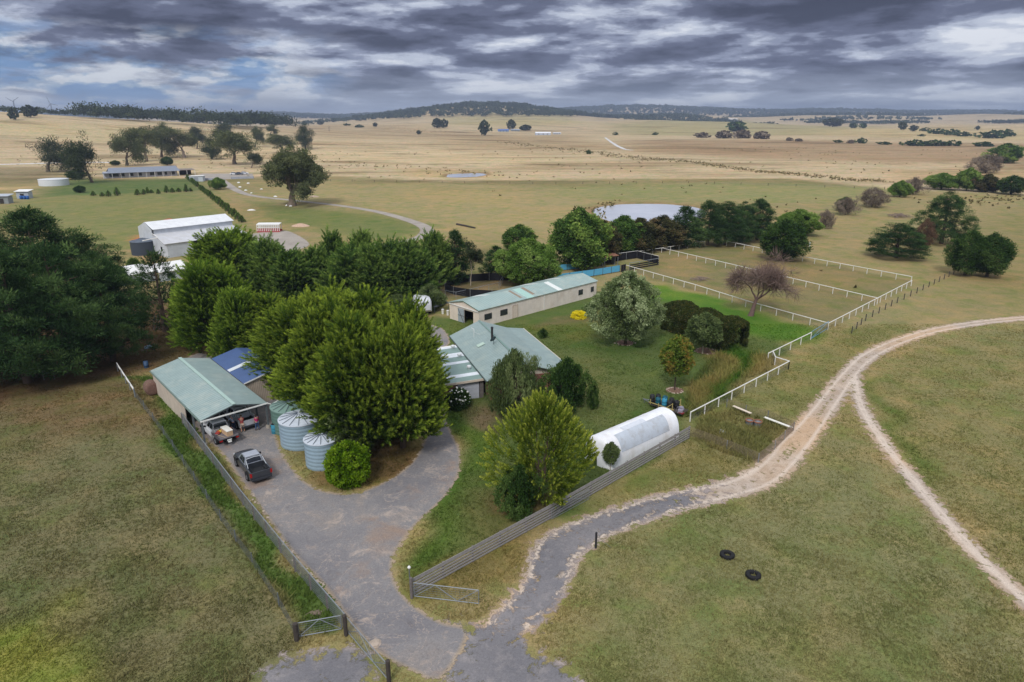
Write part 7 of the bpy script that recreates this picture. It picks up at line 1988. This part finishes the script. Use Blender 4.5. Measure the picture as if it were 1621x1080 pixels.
# two posts with a rail under the pines
b_ = q(69, 602); o = thing('post_and_rail', 'old two post timber hitching rail under the left pines', 'rail', tuple(b_), .2)
for x in (0, 1.15): m = MB(); m.box(x, 0, 0, x + .1, .1, 1.35); m.build('post', TIMBER, o)
m = MB(); m.beam((0, .05, .8), (1.2, .05, .9), .07, .1); m.build('rail', TIMBER, o)
# hay bale
b_ = q(238, 626); o = thing('round_bale', 'rounded red brown bale lying by the corner of the car shed', 'bale', (b_[0], b_[1] + .5, 0), math.radians(128)); m = MB()
rings = [[(x, r_ * math.cos(6.283 * k / 24), .78 + r_ * math.sin(6.283 * k / 24)) for k in range(24)] for x, r_ in ((-.85, .5), (-.8, .74), (-.4, .8), (.4, .8), (.8, .74), (.85, .5))]
m.loft(rings); m.build('bale_body', mat('bale', S(116, 90, 80), .95, var=.35, scale=7, bump=.6), o, smooth=True)
m = MB()
for x in (-.5, -.1, .3): m.tube([(x, .81 * math.cos(6.283 * k / 24), .78 + .81 * math.sin(6.283 * k / 24)) for k in range(25)], .012, 4)
m.build('twine', mat('twine', S(160, 140, 120), .8), o)
# wheelie bin, cooler
o = thing('crate', 'small pale crate against the corner of the car shed wall', 'crate', tuple(q(255, 622)), .6); m = MB(); m.box(-.25, -.2, 0, .25, .2, .5); m.build('crate_body', mat('pale_crate', S(180, 186, 184), .7), o); m = MB(); m.box(-.28, -.23, .5, .28, .23, .56); m.build('lid', STEEL, o)
o = thing('barrow', 'upturned blue grey barrow at the edge of the pines', 'wheelbarrow', tuple(q(236, 556)), .8); m = MB(); m.loft([[(-.5, -.3, .5), (.5, -.25, .5), (.5, .25, .5), (-.5, .3, .5)], [(-.35, -.2, .75), (.3, -.15, .8), (.3, .15, .8), (-.35, .2, .75)]]); m.build('barrow_tray', mat('barrow_blue', S(140, 170, 200), .5), o)
m = MB(); m.tube([(-1.1, -.3, .35), (.6, -.1, .35)], .025, 6); m.tube([(-1.1, .3, .35), (.6, .1, .35)], .025, 6); m.tube([(-.4, -.25, .5), (-.4, -.28, 0)], .02, 5); m.tube([(-.4, .25, .5), (-.4, .28, 0)], .02, 5); m.build('frame', STEELD, o); wheel(o, .65, .02, .2, .08)
o = thing('drum', 'dark blue drum beside the netting at the end of the verge', 'drum', tuple(q(232, 582))); m = MB(); m.lathe([(.28, 0), (.29, .3), (.31, .32), (.29, .35), (.28, .85), (.02, .86)], (0, 0, 0), 16); m.build('drum_body', mat('navy_plastic', S(50, 76, 108), .5), o, smooth=True)
# white buckets by the stable and water trough
for px, py, lb in ((701, 497, 'tall white bucket left of the stable end'), (709, 499, 'white bucket nearest the stable corner')):
    o = thing('bucket', lb, 'bucket', tuple(q(px, py))); m = MB(); m.lathe([(.18, 0), (.23, .75), (.25, .78), (.21, .78), (.17, .1), (.02, .1)], (0, 0, 0), 16); m.build('bucket_body', WHITE, o, smooth=True)
    m = MB(); m.tube([(-.24, 0, .74), (0, 0, .98), (.24, 0, .74)], .015, 5); m.build('handle', STEELD, o)
b_ = q(704, 494); o = thing('dark_lean_to', 'low dark cloth lean-to against the stable end by the buckets', 'shelter', (b_[0] - .6, b_[1] + .4, 0), srz); m = MB(); m.slab([(-1.6, -.2, 1.0), (1.5, -.2, 1.2), (1.5, 2.8, 2.0), (-1.6, 2.8, 1.8)], .05); m.build('roof', mat('grey_cloth', S(86, 90, 98), .7), o)
for x in (-1.5, 1.4):
    for y in (-.1, 2.7): m = MB(); m.box(x, y, 0, x + .08, y + .08, 1.1 + (.8 if y > 1 else 0)); m.build('post', STEELD, o)
# far parked cars
def small_car(label, p, rz, col, nm):
    o = thing('car', label, 'car', tuple(p), rz, 'cars parked by the far house'); pm = paint(nm, col)
    rings = [[(x, -w, z0), (x, -w, z1 - .1), (x, -w * .85, z1), (x, w * .85, z1), (x, w, z1 - .1), (x, w, z0)] for x, w, z0, z1 in ((-2.2, .7, .4, .8), (-2.0, .88, .3, .95), (0, .9, .28, 1.0), (1.7, .88, .3, .92), (2.2, .7, .4, .7))]
    m = MB(); m.loft(rings); m.build('body', pm, o)
    m = MB(); m.loft([[(-1.7, -.78, .96), (1.1, -.78, .96), (1.1, .78, .96), (-1.7, .78, .96)], [(-1.2, -.62, 1.48), (.3, -.62, 1.48), (.3, .62, 1.48), (-1.2, .62, 1.48)]]); m.build('window', GLASS, o)
    m = MB(); m.slab([(-1.25, -.65, 1.53), (.35, -.65, 1.53), (.35, .65, 1.53), (-1.25, .65, 1.53)], .06); m.build('roof', pm, o)
    for x in (-1.4, 1.4):
        for y in (-.84, .84): wheel(o, x, y, .32, .2)
small_car('white car parked at the left of three by the far house', q(371, 277), .2, S(224, 226, 230), 'car_white')
small_car('dark car parked between two white ones by the far house', q(379, 277), .2, S(70, 78, 92), 'car_dark')
small_car('white car parked at the right of three by the far house', q(387, 276), .2, S(216, 220, 226), 'car_white2')
fence('paling_fence', 'pale grey panel fence beside the far parked cars', [q(366, 284), q(402, 283)], 4, 1.2, postm=STEEL, post=.1, panel=(.1, 1.2), panelm=mat('pale_panel', S(166, 170, 182), .7))
fence('paling_fence', 'pale grey panel fence right of the garden shed of the far house', [q(320, 286), q(338, 286)], 4, 1.2, postm=STEEL, post=.1, panel=(.1, 1.2), panelm=bpy.data.materials['pale_panel'])
# small white gate post marker beyond the paddock
o = post('small white marker post in the grass beyond the paddock', q(1281, 393), 1.5, .16, WHITE, 'marker_post')
# wind turbines on the far ridge
for i, (px, top, lb) in enumerate([(21, 163, 'wind turbine nearest the left edge of the skyline'), (80, 167, 'wind turbine second from the left on the skyline'), (171, 170, 'wind turbine third from the left, half sunk behind the trees'), (209, 171, 'wind turbine fourth from the left on the skyline'), (188, 174, 'faint far wind turbine between the third and fourth'), (323, 173, 'thin far wind turbine above the crest wood')]):
    d_ = ray(px, top - 2.5); Y0 = 4300.0 if i < 4 else 6500.0; x = d_[0] / d_[1] * Y0; hub = CAM_H + d_[2] / d_[1] * Y0; z0 = float(TH(x, Y0)); o = thing('wind_turbine', lb, 'wind turbine', (x, Y0, z0 - 2), 0, None)
    hgt = hub - z0 + 2; m = MB(); m.tube([(0, 0, 0), (0, 0, hgt)], [4.2, 2.8], 10); m.build('tower', mat('turbine_backlit', S(104, 112, 126), .5), o)  # pale turbines coloured dark to paint in their backlit silhouette
    m = MB(); m.box(-1.8, -4, hgt - 1.6, 1.8, 5, hgt + 2); m.build('nacelle', bpy.data.materials['turbine_backlit'], o)
    bl_ = 46 if i < 4 else 34; a0b = random.random() * 2
    for k in range(3):
        a = a0b + k * 2.094; u = np.array((math.cos(a), 0, math.sin(a))); hb3 = np.array((0, -4.6, hgt)); m = MB(); m.loft([[tuple(hb3 + u * d1 + np.array((-u[2], 0, u[0])) * w1), tuple(hb3 + u * d1 + np.array((0, .5, 0))), tuple(hb3 + u * d1 - np.array((-u[2], 0, u[0])) * w1 * .5), tuple(hb3 + u * d1 - np.array((0, .5, 0)))] for d1, w1 in ((1, 1.6), (8, 3.0), (bl_, 1.3))]); m.build('blade', bpy.data.materials['turbine_backlit'], o)
o = thing('dead_stick_tree', 'bare dead stem standing on the dry plain left of centre', 'dead tree', tuple(q(521, 208))); m = MB(); m.tube([(0, 0, 0), (.3, 0, 6), (.1, 0, 9)], [.5, .35, .1], 6); m.tube([(.2, 0, 5), (1.8, 0, 7.5)], [.25, .08], 5); m.tube([(.2, 0, 4), (-1.2, 0, 6)], [.2, .06], 5); m.build('trunk', TIMBER, o)

# ================================================================ GRASS TUFTS
def grass():
    rg = np.random.default_rng(77); N = 360000
    # density falls with distance
    y = 26 + 74 * rg.random(N) ** 1.35; x = (rg.random(N) * 2 - 1) * (y * .82 + 4 + 16 * rg.random(N) ** 2)
    P_ = np.stack([x, y], 1)
    k = (fd(P_) < -.25) & (ft(P_) < -.1) & (sdf_poly(P_, APR) < -.2) & (sdf_poly(P_, GR2) < -.2)
    CS = np.array([(-29.6, 59), (-24.5, 63.4), (-30, 71), (-28, 79), (-36, 84), (-41, 78)]); k &= sdf_poly(P_, CS) < 0
    HS = np.array([at(676, 556)[:2], at(704, 622)[:2], at(775, 625)[:2], at(905, 592)[:2], at(830, 530)[:2], at(760, 520)[:2]]); k &= sdf_poly(P_, HS) < 0
    P_ = P_[k]; N = len(P_)
    patch = .5 + .5 * np.sin(P_[:, 0] / 1.7 + np.sin(P_[:, 1] / 2.3) * 2) * np.sin(P_[:, 1] / 1.9 + np.sin(P_[:, 0] / 3.1) * 2)
    kk = rg.random(N) < .55 + .45 * patch; P_ = P_[kk]; patch = patch[kk]; N = len(P_)
    col = zone_color(P_[:, 0], P_[:, 1])
    tall = np.zeros(N)
    for pxs, a_ in (([(1080, 660), (1100, 600), (1140, 560), (1160, 575), (1140, 620), (1110, 655)], .5), ([(1175, 600), (1190, 560), (1225, 570), (1215, 590)], .5), ([(1100, 700), (1190, 730), (1250, 684), (1170, 648), (1110, 665)], .35), ([(200, 588), (255, 600), (302, 665), (395, 800), (548, 985), (468, 990), (350, 820), (250, 680)], .16), ([(1130, 580), (1160, 545), (1190, 575), (1165, 625), (1120, 650)], .3)):
        tall = np.maximum(tall, a_ * (sdf_poly(P_, gp(pxs)) > -.2))
    h = (.085 + tall + .16 * (rg.random(N) < .035)) * rg.uniform(.5, 1.5, N) * (.7 + .6 * patch)
    nb = 3
    X3 = np.repeat(P_, nb, 0) + rg.normal(size=(N * nb, 2)) * .07; h3 = np.repeat(h, nb) * rg.uniform(.6, 1.2, N * nb); a = rg.random(N * nb) * 6.28
    w = .035 + .05 * h3; ln = rg.normal(size=(N * nb, 2)) * h3[:, None] * .55
    b0 = np.stack([X3[:, 0] - w * np.cos(a), X3[:, 1] - w * np.sin(a), np.full(N * nb, -.01)], 1); b1 = np.stack([X3[:, 0] + w * np.cos(a), X3[:, 1] + w * np.sin(a), np.full(N * nb, -.01)], 1)
    tp = np.stack([X3[:, 0] + ln[:, 0], X3[:, 1] + ln[:, 1], h3], 1)
    v = np.stack([b0, b1, tp], 1).reshape(-1, 3); f = np.arange(len(v)).reshape(-1, 3)
    c3 = np.repeat(col, nb, 0)
    t_ = rg.random(N * nb)[:, None]; dry = c3 * np.array((1.5, 1.38, 1.25)); grn = c3 * np.array((1.0, 1.16, .85)); mixn = np.repeat(np.clip(.5 + .5 * np.sin(P_[:, 0] * .8 + 2 * np.sin(P_[:, 1] * .5)), 0, 1), nb)[:, None]
    c3 = dry * (t_ * .5 + mixn * .5) + grn * (1 - t_ * .5 - mixn * .5)
    t = NT('grass_blade'); ac = t.node('ShaderNodeAttribute', attribute_name='gc').outputs['Color']
    df = t.node('ShaderNodeBsdfDiffuse', {'Color': ac}).outputs[0]; trr = t.node('ShaderNodeBsdfTranslucent', {'Color': ac}).outputs[0]; t.surf(t.node('ShaderNodeMixShader', {0: .3, 1: df, 2: trr}).outputs[0])
    me_ = raw_mesh('grass', v, f, [t.mat], attrs={'gc': ('FACE', 'FLOAT_COLOR', np.hstack([c3, np.ones((len(c3), 1))]))})
    o = bpy.data.objects.new('grass', me_); COL.objects.link(o); tag(o, 'short tufted grass over the near paddocks and lawn', 'grass', kind='stuff')
grass()

# dark tussock and reed lines out on the plain
def tussocks():
    rg = np.random.default_rng(31); pts = []
    for L, n, w_ in (([(800, 225), (850, 232), (930, 240), (1000, 250), (1080, 256)], 900, 7), ([(1090, 256), (1140, 264), (1200, 272), (1260, 276), (1330, 284), (1400, 288)], 700, 4), ([(400, 243), (560, 262), (700, 268), (790, 276)], 160, 9), ([(560, 196), (640, 206), (700, 210)], 300, 22), ([(980, 318), (945, 330), (950, 345)], 60, 2), ([(1500, 322), (1621, 312)], 160, 8)):
        V = [at(*p_)[:2] for p_ in L]
        for _ in range(n):
            k = rg.integers(0, len(V) - 1); t = rg.random()
            if math.sin(t * 19 + k * 2) + math.sin(t * 47 + k) < rg.uniform(-1.2, .8): continue
            c = V[k] * (1 - t) + V[k + 1] * t; pts.append(c + rg.normal(size=2) * w_)
    V = gp([(-100, 235), (1700, 235), (1750, 470), (1320, 480), (1200, 330), (300, 300), (-100, 262)]); b = bbox(V, 0)
    r_ = np.stack([rg.uniform(b[0], b[2], 1100), rg.uniform(b[1], b[3], 1100)], 1); r_ = r_[(sdf_poly(r_, V) > 0) & (sdf_poly(r_, DAM) < -1) & (np.sin(r_[:, 0] / 31) + np.sin(r_[:, 1] / 43 + r_[:, 0] / 57) > -.2)]
    pts = np.vstack([np.array(pts), r_]); n = len(pts); z = TH(pts[:, 0], pts[:, 1])
    sz = rg.uniform(.25, .7, n) * np.clip(pts[:, 1] / 260, .6, 1.8)
    C = np.stack([pts[:, 0], pts[:, 1], z + sz * .35], 1)
    c = Crown(); c.add(leaves(rg, C, np.tile((0, 0, 1.0), (n, 1)), sz, sz, np.clip(rg.normal(.5, .25, n), 0, 1), 7, .8, .5, 'tuft', .6))
    o = bpy.data.objects.new('tussock', c.mesh('tussock', leafmat('tussock_leaf', S(84, 80, 54), S(124, 114, 78), S(168, 152, 108)))); COL.objects.link(o); tag(o, 'tussocks and reeds scattered in lines over the dry plain', 'tussock', kind='stuff')
tussocks()
# ================================================================ HAZE
HAZE = 0.00016
if HAZE > 0:
    m = MB(); m.box(-9000, -300, -30, 9000, 13500, 185)
    t = NT('haze_air'); vol = t.node('ShaderNodeVolumePrincipled', {'Color': (0.62, 0.74, 0.98), 'Density': HAZE, 'Anisotropy': 0.2}).outputs[0]
    t.l.new(vol, t.out.inputs['Volume'])
    hz_o = m.build('haze', t.mat); tag(hz_o, 'thin blue air over the plain', 'haze', kind='stuff')
